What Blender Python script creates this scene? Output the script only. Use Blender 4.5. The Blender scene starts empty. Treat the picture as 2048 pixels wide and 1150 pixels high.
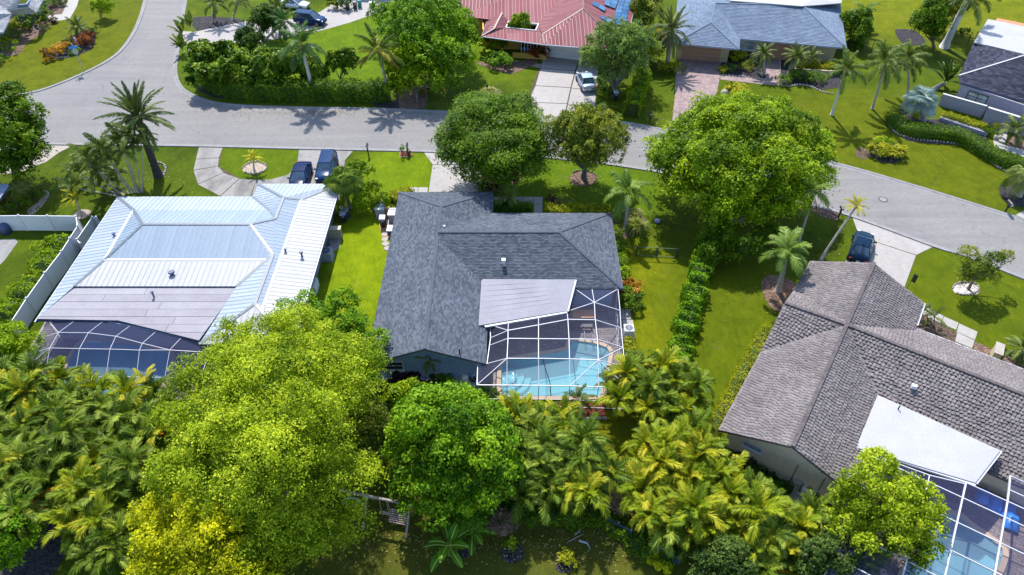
import bpy, math, random
import numpy as np
from mathutils import Vector, Matrix
R = math.radians
SC = bpy.context.scene
COL = SC.collection

# ------------------------------------------------------------------ camera, sky, sun, exposure
CAM_H, CAM_F, CAM_T = 44.0, 1420.0, R(43.9)
cam = bpy.data.cameras.new('camera')
cam.sensor_width = 36.0
cam.lens = 36.0 * CAM_F / 2048.0
cam.clip_start = 0.5
cam.clip_end = 3000
cam_o = bpy.data.objects.new('camera', cam)
COL.objects.link(cam_o)
cam_o.location = (0, 0, CAM_H)
cam_o.rotation_euler = (math.pi / 2 - CAM_T, 0, 0)
SC.camera = cam_o

SUN_V = Vector((-0.17, 0.74, 1.0)).normalized()
sun_el = math.asin(SUN_V.z)
world = bpy.data.worlds.new('World')
SC.world = world
world.use_nodes = True
wt = world.node_tree
wt.nodes.clear()
sky = wt.nodes.new('ShaderNodeTexSky')
sky.sky_type = 'NISHITA'
sky.sun_disc = False
sky.sun_elevation = sun_el
sky.sun_rotation = math.atan2(SUN_V.x, SUN_V.y)
sky.air_density = 1.0
sky.dust_density = 0.6
bg = wt.nodes.new('ShaderNodeBackground')
bg.inputs['Strength'].default_value = 0.15
wo = wt.nodes.new('ShaderNodeOutputWorld')
wt.links.new(sky.outputs[0], bg.inputs[0])
wt.links.new(bg.outputs[0], wo.inputs[0])

sl = bpy.data.lights.new('sun', 'SUN')
sl.energy = 3.5
sl.angle = R(0.8)
sl.color = (1.0, 0.955, 0.88)
so = bpy.data.objects.new('sun', sl)
COL.objects.link(so)
so.location = (0, 0, 80)
so.rotation_euler = SUN_V.to_track_quat('Z', 'Y').to_euler()
SC.view_settings.view_transform = 'Standard'
SC.view_settings.look = 'None'
SC.view_settings.gamma = 1
SC.view_settings.exposure = 1.06
SC.view_settings.use_curve_mapping = False
SC.render.engine = 'CYCLES'
SC.cycles.max_bounces = 6
SC.cycles.transparent_max_bounces = 12

# ------------------------------------------------------------------ surveying: where a ray of the drone camera meets height z
_s, _c = math.sin(CAM_T), math.cos(CAM_T)
def gp(px, py, z=0.0):
    u = (px - 1024) / CAM_F; v = (py - 575) / CAM_F
    t = (CAM_H - z) / (_s + v * _c)
    return (t * u, t * (_c - v * _s))
def W(px, py, z=0.0):
    x, y = gp(px, py, z); return (x, y, z)
def hgt(py, y0):
    v = (py - 575) / CAM_F
    return CAM_H - y0 * (_s + v * _c) / (_c - v * _s)

# ------------------------------------------------------------------ materials
MATS = {}
def _mat(name):
    m = bpy.data.materials.new(name); m.use_nodes = True
    nt = m.node_tree; b = nt.nodes['Principled BSDF']; return m, nt, b
def rgba(c): return (c[0], c[1], c[2], 1.0)
def ramp(nt, fac, cols):
    r = nt.nodes.new('ShaderNodeValToRGB')
    e = r.color_ramp.elements
    n = len(cols)
    while len(e) < n: e.new(0.5)
    for i, cc in enumerate(cols):
        if len(cc) == 2 and hasattr(cc[1], '__len__'): p, c = cc
        else: p, c = i / max(1, n - 1), cc
        e[i].position = p; e[i].color = rgba(c)
    nt.links.new(fac, r.inputs[0]); return r.outputs[0]
def noise(nt, scale, detail=4, rough=0.55, obj=True, stretch=None, dist=0.0):
    tc = nt.nodes.new('ShaderNodeTexCoord')
    n = nt.nodes.new('ShaderNodeTexNoise')
    n.inputs['Scale'].default_value = scale; n.inputs['Detail'].default_value = detail
    n.inputs['Roughness'].default_value = rough; n.inputs['Distortion'].default_value = dist
    src = tc.outputs['Object' if obj else 'Generated']
    if stretch:
        mp = nt.nodes.new('ShaderNodeMapping'); mp.inputs['Scale'].default_value = stretch[:3]
        if len(stretch) > 3: mp.inputs['Rotation'].default_value = (0, 0, stretch[3])
        nt.links.new(src, mp.inputs[0]); src = mp.outputs[0]
    nt.links.new(src, n.inputs['Vector']); return n.outputs['Fac']
def mix(nt, a, b, f, mode='MIX'):
    m = nt.nodes.new('ShaderNodeMix'); m.data_type = 'RGBA'; m.blend_type = mode
    for v, i in ((f, 0), (a, 6), (b, 7)):
        if hasattr(v, 'links') or hasattr(v, 'is_linked'): nt.links.new(v, m.inputs[i])
        else: m.inputs[i].default_value = v if i == 0 else rgba(v)
    return m.outputs[2]
def bump(nt, b, h, st=0.3, d=0.02):
    n = nt.nodes.new('ShaderNodeBump'); n.inputs['Strength'].default_value = st
    n.inputs['Distance'].default_value = d
    nt.links.new(h, n.inputs['Height']); nt.links.new(n.outputs[0], b.inputs['Normal'])
def simple(name, c, rough=0.6, metal=0.0, var=0.12, scale=3.0, spec=0.5, coat=0.0, bmp=0.0):
    if name in MATS: return MATS[name]
    m, nt, b = _mat(name)
    f = noise(nt, scale, 5)
    lo = tuple(x * (1 - var) for x in c); hi = tuple(min(1, x * (1 + var)) for x in c)
    nt.links.new(ramp(nt, f, [(0.3, lo), (0.7, hi)]), b.inputs['Base Color'])
    b.inputs['Roughness'].default_value = rough; b.inputs['Metallic'].default_value = metal
    b.inputs['Specular IOR Level'].default_value = spec
    b.inputs['Coat Weight'].default_value = coat; b.inputs['Coat Roughness'].default_value = 0.04
    if bmp: bump(nt, b, noise(nt, scale * 8, 3), bmp, 0.02)
    MATS[name] = m; return m
def grass_mat(name, dark, midc, light, dry=None, streak=0.0):
    m, nt, b = _mat(name)
    n1 = noise(nt, 0.16, 5, 0.6); n2 = noise(nt, 1.3, 5, 0.65, stretch=(1, 1.5, 1, streak), dist=0.5)
    n3 = noise(nt, 14.0, 4, 0.7)
    c1 = ramp(nt, n1, [(0.34, dark), (0.5, midc), (0.68, light)])
    c2 = ramp(nt, n2, [(0.3, tuple(x * 0.78 for x in midc)), (0.52, midc), (0.72, tuple(x * 1.28 for x in light))])
    c = mix(nt, c1, c2, 0.5)
    g = ramp(nt, n3, [(0.3, (0.55, 0.6, 0.5)), (0.5, (0.95, 0.95, 0.95)), (0.72, (1.35, 1.3, 1.1))])
    c = mix(nt, c, g, 1.0, 'MULTIPLY')
    if dry:
        nd = noise(nt, 0.33, 6, 0.7, dist=0.4)
        fd = ramp(nt, nd, [(0.58, (0, 0, 0)), (0.7, (1, 1, 1))])
        c = mix(nt, c, dry, fd)
    nt.links.new(c, b.inputs['Base Color'])
    b.inputs['Roughness'].default_value = 0.95; b.inputs['Specular IOR Level'].default_value = 0.12
    bump(nt, b, noise(nt, 22, 3, 0.8), 0.9, 0.06)
    MATS[name] = m; return m
def leaf_mat(name, dark, midc, light, trans=0.3, rough=0.5, obj_rand=False):
    if name in MATS: return MATS[name]
    m, nt, b = _mat(name)
    if obj_rand:
        oi = nt.nodes.new('ShaderNodeObjectInfo'); at = nt.nodes.new('ShaderNodeAttribute'); at.attribute_name = 'tone'
        mm = nt.nodes.new('ShaderNodeMath'); mm.operation = 'MULTIPLY_ADD'
        nt.links.new(oi.outputs['Random'], mm.inputs[0]); mm.inputs[1].default_value = 0.6
        m2 = nt.nodes.new('ShaderNodeMath'); m2.operation = 'MULTIPLY'; m2.inputs[1].default_value = 0.4
        nt.links.new(at.outputs['Fac'], m2.inputs[0]); nt.links.new(m2.outputs[0], mm.inputs[2]); f = mm.outputs[0]
    else:
        at = nt.nodes.new('ShaderNodeAttribute'); at.attribute_name = 'tone'; f = at.outputs['Fac']
    c = ramp(nt, f, [(0.05, dark), (0.5, midc), (0.95, light)])
    nt.links.new(c, b.inputs['Base Color'])
    b.inputs['Roughness'].default_value = rough; b.inputs['Specular IOR Level'].default_value = 0.12
    tr = nt.nodes.new('ShaderNodeBsdfTranslucent')
    tc = mix(nt, c, (1.0, 1.0, 0.35), 1.0, 'MULTIPLY'); nt.links.new(tc, tr.inputs[0])
    ms = nt.nodes.new('ShaderNodeMixShader'); ms.inputs[0].default_value = trans
    nt.links.new(b.outputs[0], ms.inputs[1]); nt.links.new(tr.outputs[0], ms.inputs[2])
    nt.links.new(ms.outputs[0], nt.nodes['Material Output'].inputs[0])
    MATS[name] = m; return m
def tone_mat(name, cols, rough=0.9, spec=0.25, nvar=0.25, nscale=0.5, bs=0.4):
    if name in MATS: return MATS[name]
    m, nt, b = _mat(name)
    at = nt.nodes.new('ShaderNodeAttribute'); at.attribute_name = 'tone'
    c = ramp(nt, at.outputs['Fac'], cols)
    g = ramp(nt, noise(nt, nscale, 6, 0.65), [(0.3, (1 - nvar,) * 3), (0.7, (1 + nvar,) * 3)])
    c = mix(nt, c, g, 1.0, 'MULTIPLY')
    g2 = ramp(nt, noise(nt, 18, 3, 0.7), [(0.3, (0.8,) * 3), (0.7, (1.2,) * 3)])
    c = mix(nt, c, g2, 1.0, 'MULTIPLY')
    nt.links.new(c, b.inputs['Base Color'])
    b.inputs['Roughness'].default_value = rough; b.inputs['Specular IOR Level'].default_value = spec
    bump(nt, b, noise(nt, 30, 3, 0.7), bs, 0.02)
    MATS[name] = m; return m
def concrete(name, c, stain=(0.1, 0.1, 0.1), amt=0.35, rough=0.85, ns=0.5, crack=False):
    if name in MATS: return MATS[name]
    m, nt, b = _mat(name)
    base = ramp(nt, noise(nt, 2.2, 7, 0.7), [(0.3, tuple(x * 0.86 for x in c)), (0.7, tuple(x * 1.1 for x in c))])
    f = ramp(nt, noise(nt, ns, 7, 0.7, stretch=(1, 0.45, 1), dist=0.6), [(0.46, (0, 0, 0)), (0.74, (amt,) * 3)])
    col = mix(nt, base, stain, f)
    fine = ramp(nt, noise(nt, 28, 4, 0.75), [(0.3, (0.86,) * 3), (0.7, (1.12,) * 3)])
    col = mix(nt, col, fine, 1.0, 'MULTIPLY')
    if crack:
        st_ = ramp(nt, noise(nt, .5, 5, .6, stretch=(.12, 1.6, 1), dist=.3), [(.3, (.88, .88, .89)), (.7, (1.08, 1.08, 1.07))]); col = mix(nt, col, st_, 1.0, 'MULTIPLY')
        sp_ = ramp(nt, noise(nt, 1.7, 6, .8), [(.62, (1, 1, 1)), (.8, (.72, .71, .71))]); col = mix(nt, col, sp_, 1.0, 'MULTIPLY')
        tc = nt.nodes.new('ShaderNodeTexCoord'); vo = nt.nodes.new('ShaderNodeTexVoronoi')
        vo.feature = 'DISTANCE_TO_EDGE'; vo.inputs['Scale'].default_value = 0.13; vo.inputs['Randomness'].default_value = 1
        dn = nt.nodes.new('ShaderNodeTexNoise'); dn.inputs['Scale'].default_value = 1.2; dn.inputs['Detail'].default_value = 5
        nt.links.new(tc.outputs['Object'], dn.inputs['Vector'])
        va = nt.nodes.new('ShaderNodeVectorMath'); va.operation = 'MULTIPLY_ADD'
        nt.links.new(dn.outputs['Color'], va.inputs[0]); va.inputs[1].default_value = (1.3,) * 3
        nt.links.new(tc.outputs['Object'], va.inputs[2]); nt.links.new(va.outputs[0], vo.inputs['Vector'])
        cr = ramp(nt, vo.outputs['Distance'], [(0.0, (0.62, 0.6, 0.62)), (0.0045, (1, 1, 1))])
        msk = ramp(nt, noise(nt, 0.12, 3), [(0.5, (0, 0, 0)), (0.6, (1, 1, 1))])
        col = mix(nt, col, mix(nt, col, cr, 1.0, 'MULTIPLY'), msk)
    nt.links.new(col, b.inputs['Base Color'])
    b.inputs['Roughness'].default_value = rough; b.inputs['Specular IOR Level'].default_value = 0.25
    bump(nt, b, noise(nt, 40, 4, 0.7), 0.25, 0.01)
    MATS[name] = m; return m
def brick_mat(name, c1, c2, mortar, scale, w, h, rot=0.0, rough=0.85):
    if name in MATS: return MATS[name]
    m, nt, b = _mat(name)
    tc = nt.nodes.new('ShaderNodeTexCoord'); mp = nt.nodes.new('ShaderNodeMapping')
    mp.inputs['Rotation'].default_value = (0, 0, rot); nt.links.new(tc.outputs['Object'], mp.inputs[0])
    br = nt.nodes.new('ShaderNodeTexBrick'); nt.links.new(mp.outputs[0], br.inputs['Vector'])
    br.inputs['Color1'].default_value = rgba(c1); br.inputs['Color2'].default_value = rgba(c2)
    br.inputs['Mortar'].default_value = rgba(mortar); br.inputs['Scale'].default_value = scale
    br.inputs['Brick Width'].default_value = w; br.inputs['Row Height'].default_value = h
    br.inputs['Mortar Size'].default_value = 0.02; br.inputs['Mortar Smooth'].default_value = 0.3
    g = ramp(nt, noise(nt, 1.3, 6, 0.7), [(0.3, (0.72,) * 3), (0.7, (1.25,) * 3)])
    g2 = ramp(nt, noise(nt, 9, 2), [(0.35, (0.8, 0.75, 0.78)), (0.65, (1.2, 1.22, 1.2))])
    c = mix(nt, mix(nt, br.outputs['Color'], g, 1.0, 'MULTIPLY'), g2, 1.0, 'MULTIPLY')
    nt.links.new(c, b.inputs['Base Color']); b.inputs['Roughness'].default_value = rough
    bump(nt, b, br.outputs['Fac'], -0.4, 0.02)
    MATS[name] = m; return m
def mulch_mat(name, c, var=0.6):
    if name in MATS: return MATS[name]
    m, nt, b = _mat(name)
    tc = nt.nodes.new('ShaderNodeTexCoord'); vo = nt.nodes.new('ShaderNodeTexVoronoi'); vo.inputs['Scale'].default_value = 9
    nt.links.new(tc.outputs['Object'], vo.inputs['Vector'])
    sp = nt.nodes.new('ShaderNodeSeparateColor'); nt.links.new(vo.outputs['Color'], sp.inputs[0])
    col = ramp(nt, sp.outputs[0], [(0.0, tuple(x * (1 - var) for x in c)), (1.0, tuple(min(1, x * (1 + var * 1.6)) for x in c))])
    nt.links.new(col, b.inputs['Base Color']); b.inputs['Roughness'].default_value = 0.95
    b.inputs['Specular IOR Level'].default_value = 0.2
    bump(nt, b, vo.outputs['Distance'], 1.0, 0.08)
    MATS[name] = m; return m
def glass_mat(name, c=(0.02, 0.03, 0.04), rough=0.08):
    if name in MATS: return MATS[name]
    m, nt, b = _mat(name)
    col = ramp(nt, noise(nt, 0.7, 2), [(0.35, tuple(x * 0.6 for x in c)), (0.65, tuple(x * 1.5 for x in c))])
    nt.links.new(col, b.inputs['Base Color'])
    b.inputs['Roughness'].default_value = rough; b.inputs['Specular IOR Level'].default_value = 0.9
    MATS[name] = m; return m
def screen_mat(name, c, alpha):
    m = bpy.data.materials.new(name); m.use_nodes = True; nt = m.node_tree; nt.nodes.clear()
    o = nt.nodes.new('ShaderNodeOutputMaterial'); ms = nt.nodes.new('ShaderNodeMixShader')
    t = nt.nodes.new('ShaderNodeBsdfTransparent'); d = nt.nodes.new('ShaderNodeBsdfDiffuse')
    n = noise(nt, 0.5, 3)
    col = ramp(nt, n, [(0.3, tuple(x * 0.85 for x in c)), (0.7, tuple(x * 1.15 for x in c))])
    nt.links.new(col, d.inputs[0]); ms.inputs[0].default_value = alpha
    nt.links.new(t.outputs[0], ms.inputs[1]); nt.links.new(d.outputs[0], ms.inputs[2]); nt.links.new(ms.outputs[0], o.inputs[0])
    MATS[name] = m; return m
def water_mat(name, tint, sc=1.4):
    m = bpy.data.materials.new(name); m.use_nodes = True; nt = m.node_tree; nt.nodes.clear()
    o = nt.nodes.new('ShaderNodeOutputMaterial'); ms = nt.nodes.new('ShaderNodeMixShader')
    t = nt.nodes.new('ShaderNodeBsdfTransparent'); t.inputs[0].default_value = rgba(tint)
    g = nt.nodes.new('ShaderNodeBsdfGlossy'); g.inputs['Roughness'].default_value = 0.06
    fr = nt.nodes.new('ShaderNodeFresnel'); fr.inputs[0].default_value = 1.33
    bn = nt.nodes.new('ShaderNodeBump'); bn.inputs['Strength'].default_value = 0.25; bn.inputs['Distance'].default_value = 0.05
    nt.links.new(noise(nt, sc * 3, 3, dist=0.6), bn.inputs['Height'])
    nt.links.new(bn.outputs[0], g.inputs['Normal']); nt.links.new(bn.outputs[0], fr.inputs['Normal'])
    nt.links.new(fr.outputs[0], ms.inputs[0]); nt.links.new(t.outputs[0], ms.inputs[1]); nt.links.new(g.outputs[0], ms.inputs[2])
    df = nt.nodes.new('ShaderNodeBsdfDiffuse'); df.inputs[0].default_value = (0.42, 0.72, 0.80, 1)
    m3 = nt.nodes.new('ShaderNodeMixShader'); m3.inputs[0].default_value = 0.28; nt.links.new(ms.outputs[0], m3.inputs[1]); nt.links.new(df.outputs[0], m3.inputs[2])
    nt.links.new(m3.outputs[0], o.inputs[0]); MATS[name] = m; return m

# ------------------------------------------------------------------ objects and meshes
def link(name, data, parent=None):
    o = bpy.data.objects.new(name, data); COL.objects.link(o)
    if parent is not None: o.parent = parent
    return o
def tag(o, label=None, cat=None, group=None, kind=None):
    if label: o['label'] = label
    if cat: o['category'] = cat
    if group: o['group'] = group
    if kind: o['kind'] = kind
    return o
def thing(name, label, cat, loc=(0, 0, 0), rz=0.0, group=None):
    o = link(name, None); o.empty_display_size = 0.3
    o.location = loc; o.rotation_euler = (0, 0, rz)
    return tag(o, label, cat, group)
def mesh_np(name, V, F, tone=None, mats=(), mi=None, smooth=False):
    """V (n,3); F (m,4) all quads or a list of faces"""
    me = bpy.data.meshes.new(name)
    if isinstance(F, np.ndarray):
        n, k = F.shape
        me.vertices.add(len(V)); me.vertices.foreach_set('co', np.asarray(V, dtype=np.float32).ravel())
        me.loops.add(n * k); me.loops.foreach_set('vertex_index', F.astype(np.int32).ravel())
        me.polygons.add(n); me.polygons.foreach_set('loop_start', np.arange(0, n * k, k, dtype=np.int32))
        me.update(calc_edges=True); nf = n
    else:
        me.from_pydata([tuple(v) for v in V], [], F); me.update(); nf = len(F)
    if tone is not None:
        a = me.attributes.new('tone', 'FLOAT', 'FACE'); a.data.foreach_set('value', np.asarray(tone, dtype=np.float32))
    for m in mats: me.materials.append(m)
    if mi is not None: me.polygons.foreach_set('material_index', np.asarray(mi, dtype=np.int32))
    if smooth: me.polygons.foreach_set('use_smooth', np.ones(nf, dtype=bool))
    return me
class MB:
    def __init__(s): s.v = []; s.f = []; s.m = []; s.t = []
    def add(s, vs, fs, m=0, t=0.5):
        n = len(s.v); s.v += [tuple(v) for v in vs]
        for f in fs: s.f.append(tuple(i + n for i in f)); s.m.append(m); s.t.append(t)
        return s
    def box(s, c, size, rz=0.0, m=0, taper=0.0, t=0.5):
        x, y, z = (q / 2 for q in size); k = 1 - taper; vs = []
        cs, sn = math.cos(rz), math.sin(rz)
        for zz, q in ((-z, 1), (z, k)):
            for a, b in ((-x, -y), (x, -y), (x, y), (-x, y)):
                a *= q; b *= q; vs.append((c[0] + a * cs - b * sn, c[1] + a * sn + b * cs, c[2] + zz))
        return s.add(vs, [(3, 2, 1, 0), (4, 5, 6, 7), (0, 1, 5, 4), (1, 2, 6, 5), (2, 3, 7, 6), (3, 0, 4, 7)], m, t)
    def beam(s, p, q, w=0.08, h=None, m=0):
        p = Vector(p); q = Vector(q); d = (q - p)
        if d.length < 1e-6: return s
        d.normalize(); up = Vector((0, 0, 1)) if abs(d.z) < 0.95 else Vector((0, 1, 0))
        a = d.cross(up).normalized(); b = a.cross(d).normalized(); h = h or w; vs = []
        for P in (p, q):
            for i, j in ((-1, -1), (1, -1), (1, 1), (-1, 1)): vs.append(P + a * (i * w / 2) + b * (j * h / 2))
        return s.add(vs, [(0, 1, 2, 3), (7, 6, 5, 4), (0, 4, 5, 1), (1, 5, 6, 2), (2, 6, 7, 3), (3, 7, 4, 0)], m)
    def tube(s, pts, rad, n=6, m=0, cap=True, t=0.5):
        pts = [Vector(p) for p in pts]; base = len(s.v)
        if not hasattr(rad, '__len__'): rad = [rad] * len(pts)
        vs = []; fs = []
        for i, p in enumerate(pts):
            d = (pts[min(i + 1, len(pts) - 1)] - pts[max(i - 1, 0)]).normalized()
            up = Vector((0, 0, 1)) if abs(d.z) < 0.9 else Vector((1, 0, 0))
            a = d.cross(up).normalized(); b = d.cross(a).normalized()
            for k in range(n):
                th = 2 * math.pi * k / n; vs.append(p + (a * math.cos(th) + b * math.sin(th)) * rad[i])
        for i in range(len(pts) - 1):
            for k in range(n):
                fs.append((i * n + k, i * n + (k + 1) % n, (i + 1) * n + (k + 1) % n, (i + 1) * n + k))
        if cap: fs.append(tuple(range(n))); fs.append(tuple(range((len(pts) - 1) * n, len(pts) * n))[::-1])
        return s.add(vs, fs, m, t)
    def lathe(s, c, prof, n=12, m=0):
        vs = []; fs = []
        for r, z in prof:
            for k in range(n):
                th = 2 * math.pi * k / n; vs.append((c[0] + r * math.cos(th), c[1] + r * math.sin(th), c[2] + z))
        for i in range(len(prof) - 1):
            for k in range(n): fs.append((i * n + k, i * n + (k + 1) % n, (i + 1) * n + (k + 1) % n, (i + 1) * n + k))
        fs.append(tuple(range(n))[::-1]); fs.append(tuple(range((len(prof) - 1) * n, len(prof) * n)))
        return s.add(vs, fs, m)
    def prism(s, top, depth, m=0, ms=None, t=0.5):
        """top: list of 3D points; extruded straight down by depth"""
        n = len(top); vs = list(top) + [(p[0], p[1], p[2] - depth) for p in top]
        a = sum(top[i][0] * top[(i + 1) % n][1] - top[(i + 1) % n][0] * top[i][1] for i in range(n))
        o = list(range(n)) if a > 0 else list(range(n))[::-1]
        s.add(vs, [tuple(o)], m, t)
        b = len(s.v) - 2 * n; s.f.append(tuple(b + n + i for i in o[::-1])); s.m.append(m); s.t.append(t)
        for i in range(n):
            j = (i + 1) % n
            f = (b + o[i], b + n + o[i], b + n + o[j], b + o[j])
            s.f.append(f); s.m.append(m if ms is None else ms); s.t.append(t)
        return s
    def build(s, name, mats, parent=None, smooth=False):
        if not isinstance(mats, (list, tuple)): mats = [mats]
        me = mesh_np(name, s.v, s.f, s.t, mats, s.m, smooth)
        return link(name, me, parent)
def flat(name, pts, z, mat, thick=0.0, kind='structure', parent=None, label=None):
    """a flat sheet (or slab) whose outline is given in ground coordinates"""
    mb = MB()
    if thick: mb.prism([(p[0], p[1], z) for p in pts], thick)
    else:
        a = sum(pts[i][0] * pts[(i + 1) % len(pts)][1] - pts[(i + 1) % len(pts)][0] * pts[i][1] for i in range(len(pts)))
        q = pts if a > 0 else pts[::-1]
        mb.add([(p[0], p[1], z) for p in q], [tuple(range(len(q)))])
    o = mb.build(name, mat, parent)
    if kind and parent is None: o['kind'] = kind
    if label: o['label'] = label
    return o
def G(*pp, z=0.0): return [gp(a, b, z) for a, b in pp]
def spl(pts, k=4, closed=False):
    """Catmull-Rom through 2D/3D points"""
    n = len(pts); out = []
    rng = range(n) if closed else range(n - 1)
    for i in rng:
        P = [np.array(pts[(i + d) % n] if closed else pts[min(max(i + d, 0), n - 1)], float) for d in (-1, 0, 1, 2)]
        for j in range(k):
            t = j / k
            out.append(tuple(0.5 * ((2 * P[1]) + (P[2] - P[0]) * t + (2 * P[0] - 5 * P[1] + 4 * P[2] - P[3]) * t * t + (3 * P[1] - P[0] - 3 * P[2] + P[3]) * t ** 3)))
    if not closed: out.append(tuple(float(q) for q in pts[-1]))
    return out
def ccw(pts):
    a = sum(pts[i][0] * pts[(i + 1) % len(pts)][1] - pts[(i + 1) % len(pts)][0] * pts[i][1] for i in range(len(pts)))
    return pts if a > 0 else pts[::-1]
def tri_fill_obj(name, pts, z, mat, kind='structure', holes=()):
    """non-convex sheet, triangulated, with openings"""
    from mathutils.geometry import tessellate_polygon
    if holes:
        loops = [[Vector((p[0], p[1], z)) for p in ccw(list(pts))]] + [[Vector((p[0], p[1], z)) for p in ccw(list(h))[::-1]] for h in holes]
        v = [p for l in loops for p in l]
        fs = [t if (v[t[1]] - v[t[0]]).cross(v[t[2]] - v[t[0]]).z > 0 else t[::-1] for t in tessellate_polygon(loops)]
        o = link(name, mesh_np(name, v, [tuple(f) for f in fs], None, [mat]))
        if kind: o['kind'] = kind
        return o
    a = sum(pts[i][0] * pts[(i + 1) % len(pts)][1] - pts[(i + 1) % len(pts)][0] * pts[i][1] for i in range(len(pts)))
    if a < 0: pts = pts[::-1]
    v = [Vector((p[0], p[1], z)) for p in pts]
    fs = [t if (v[t[1]] - v[t[0]]).cross(v[t[2]] - v[t[0]]).z > 0 else t[::-1] for t in tessellate_polygon([v])]
    me = mesh_np(name, v, [tuple(f) for f in fs], None, [mat]); o = link(name, me)
    if kind: o['kind'] = kind
    return o
def strip(name, line, w, z, mat, prof=None, kind='structure', closed=False, parent=None):
    """sweep a cross profile [(offset, height)] along a ground line"""
    prof = prof or [(-w / 2, z), (w / 2, z)]
    n = len(line); V = []; F = []; k = len(prof)
    for i, p in enumerate(line):
        a = line[(i - 1) % n] if (closed or i > 0) else p; b = line[(i + 1) % n] if (closed or i < n - 1) else p
        d = Vector((b[0] - a[0], b[1] - a[1])).normalized(); nx, ny = d.y, -d.x
        for o_, h in prof: V.append((p[0] + nx * o_, p[1] + ny * o_, h))
    for i in range(n if closed else n - 1):
        for j in range(k - 1):
            a = i * k + j; b = ((i + 1) % n) * k + j
            F.append((a, a + 1, b + 1, b))
    mb = MB(); mb.add(V, F); o = mb.build(name, mat, parent)
    me = o.data
    if me.polygons and me.polygons[0].normal.z < 0: me.flip_normals()
    if kind and parent is None: o['kind'] = kind
    return o

# ------------------------------------------------------------------ roofs
def clip(poly, a, b, c):
    """keep a*x+b*y<=c"""
    out = []; n = len(poly)
    for i in range(n):
        p, q = poly[i], poly[(i + 1) % n]
        dp = a * p[0] + b * p[1] - c; dq = a * q[0] + b * q[1] - c
        if dp <= 0: out.append(p)
        if (dp < 0 < dq) or (dq < 0 < dp):
            t = dp / (dp - dq); out.append((p[0] + (q[0] - p[0]) * t, p[1] + (q[1] - p[1]) * t))
    return out
def clip_poly(poly, conv):
    n = len(conv); ar = sum(conv[i][0] * conv[(i + 1) % n][1] - conv[(i + 1) % n][0] * conv[i][1] for i in range(n))
    if ar < 0: conv = conv[::-1]
    for i in range(n):
        p, q = conv[i], conv[(i + 1) % n]; ex, ey = q[0] - p[0], q[1] - p[1]
        poly = clip(poly, ey, -ex, ey * p[0] - ex * p[1])
        if len(poly) < 3: return []
    return poly
def frame(poly3, up_hint=None):
    P = np.array(poly3, float); c = P.mean(0)
    _, _, vt = np.linalg.svd(P - c); n = vt[2]
    if n[2] < 0: n = -n
    if up_hint is not None: v = np.array([up_hint[0], up_hint[1], 0.0]); v = v - n * v.dot(n)
    else: v = np.array([0, 0, 1.0]) - n * n[2]
    if np.linalg.norm(v) < 1e-3: v = np.array([0, 1.0, 0]) - n * n[1]
    v /= np.linalg.norm(v); u = np.cross(v, n); u /= np.linalg.norm(u)
    return c, u, v, n
def to2(P, c, u, v): return [(float((np.array(p) - c) @ u), float((np.array(p) - c) @ v)) for p in P]
def shingle_face(mb, poly3, tw, expo, lift=0.03, rng=random, barrel=0.0, jit=0.0, up=None, tspread=1.0):
    c, u, v, n = frame(poly3, up); P2 = to2(poly3, c, u, v)
    u0 = min(p[0] for p in P2); u1 = max(p[0] for p in P2); v0 = min(p[1] for p in P2); v1 = max(p[1] for p in P2)
    off0 = -(c @ v) % expo; r = int((v0 - off0) // expo) - 1
    V = []; F = []; T = []
    def w3(a, b, h): q = c + u * a + v * b + n * h; return (q[0], q[1], q[2])
    while r * expo + off0 < v1:
        b0 = r * expo + off0; b1 = b0 + expo * 1.02; so_ = rng.random() * tw; a0 = u0 - so_
        while a0 < u1:
            a1 = a0 + tw * 0.985; pl = clip_poly([(a0, b0), (a1, b0), (a1, b1), (a0, b1)], P2)
            if len(pl) >= 3:
                t = 0.5 + (rng.random() - 0.5) * tspread; j = (rng.random() - 0.5) * jit
                full = len(pl) == 4 and abs((max(p[0] for p in pl) - min(p[0] for p in pl)) - (a1 - a0)) < 1e-4 and abs(max(p[1] for p in pl) - min(p[1] for p in pl) - (b1 - b0)) < 1e-4
                k = len(V)
                if full and barrel:
                    w = a1 - a0; xs = (a0, a0 + w * .24, a0 + w * .72, a1); hs = (-.01, barrel, barrel, -.01)
                    tl = (rng.random() - 0.5) * jit * 2
                    for i in range(4): V.append(w3(xs[i], b0 + tl, lift + hs[i] + j + 0.012)); V.append(w3(xs[i], b1, hs[i] * .7 + 0.004)); V.append(w3(xs[i], b0 + tl, 0.0))
                    for i in range(3):
                        q = k + i * 3; F += [(q, q + 3, q + 4, q + 1), (q + 2, q + 5, q + 3, q)]; T += [t, t * 0.75]
                else:
                    for p in pl: V.append(w3(p[0], p[1], 0.006 + (lift + j) * max(0, 1 - (p[1] - b0) / expo)))
                    F.append(tuple(range(k, k + len(pl)))); T.append(t)
                    lo = [i for i, p in enumerate(pl) if abs(p[1] - b0) < 1e-5]
                    if len(lo) == 2 and full:
                        i, jx = lo; V.append(w3(pl[i][0], b0, 0)); V.append(w3(pl[jx][0], b0, 0))
                        F.append((k + i, len(V) - 2, len(V) - 1, k + jx)); T.append(t * .6)
            a0 += tw
        r += 1
    n0 = len(mb.v); mb.v += V
    for f, t in zip(F, T): mb.f.append(tuple(i + n0 for i in f)); mb.m.append(0); mb.t.append(t)
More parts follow.
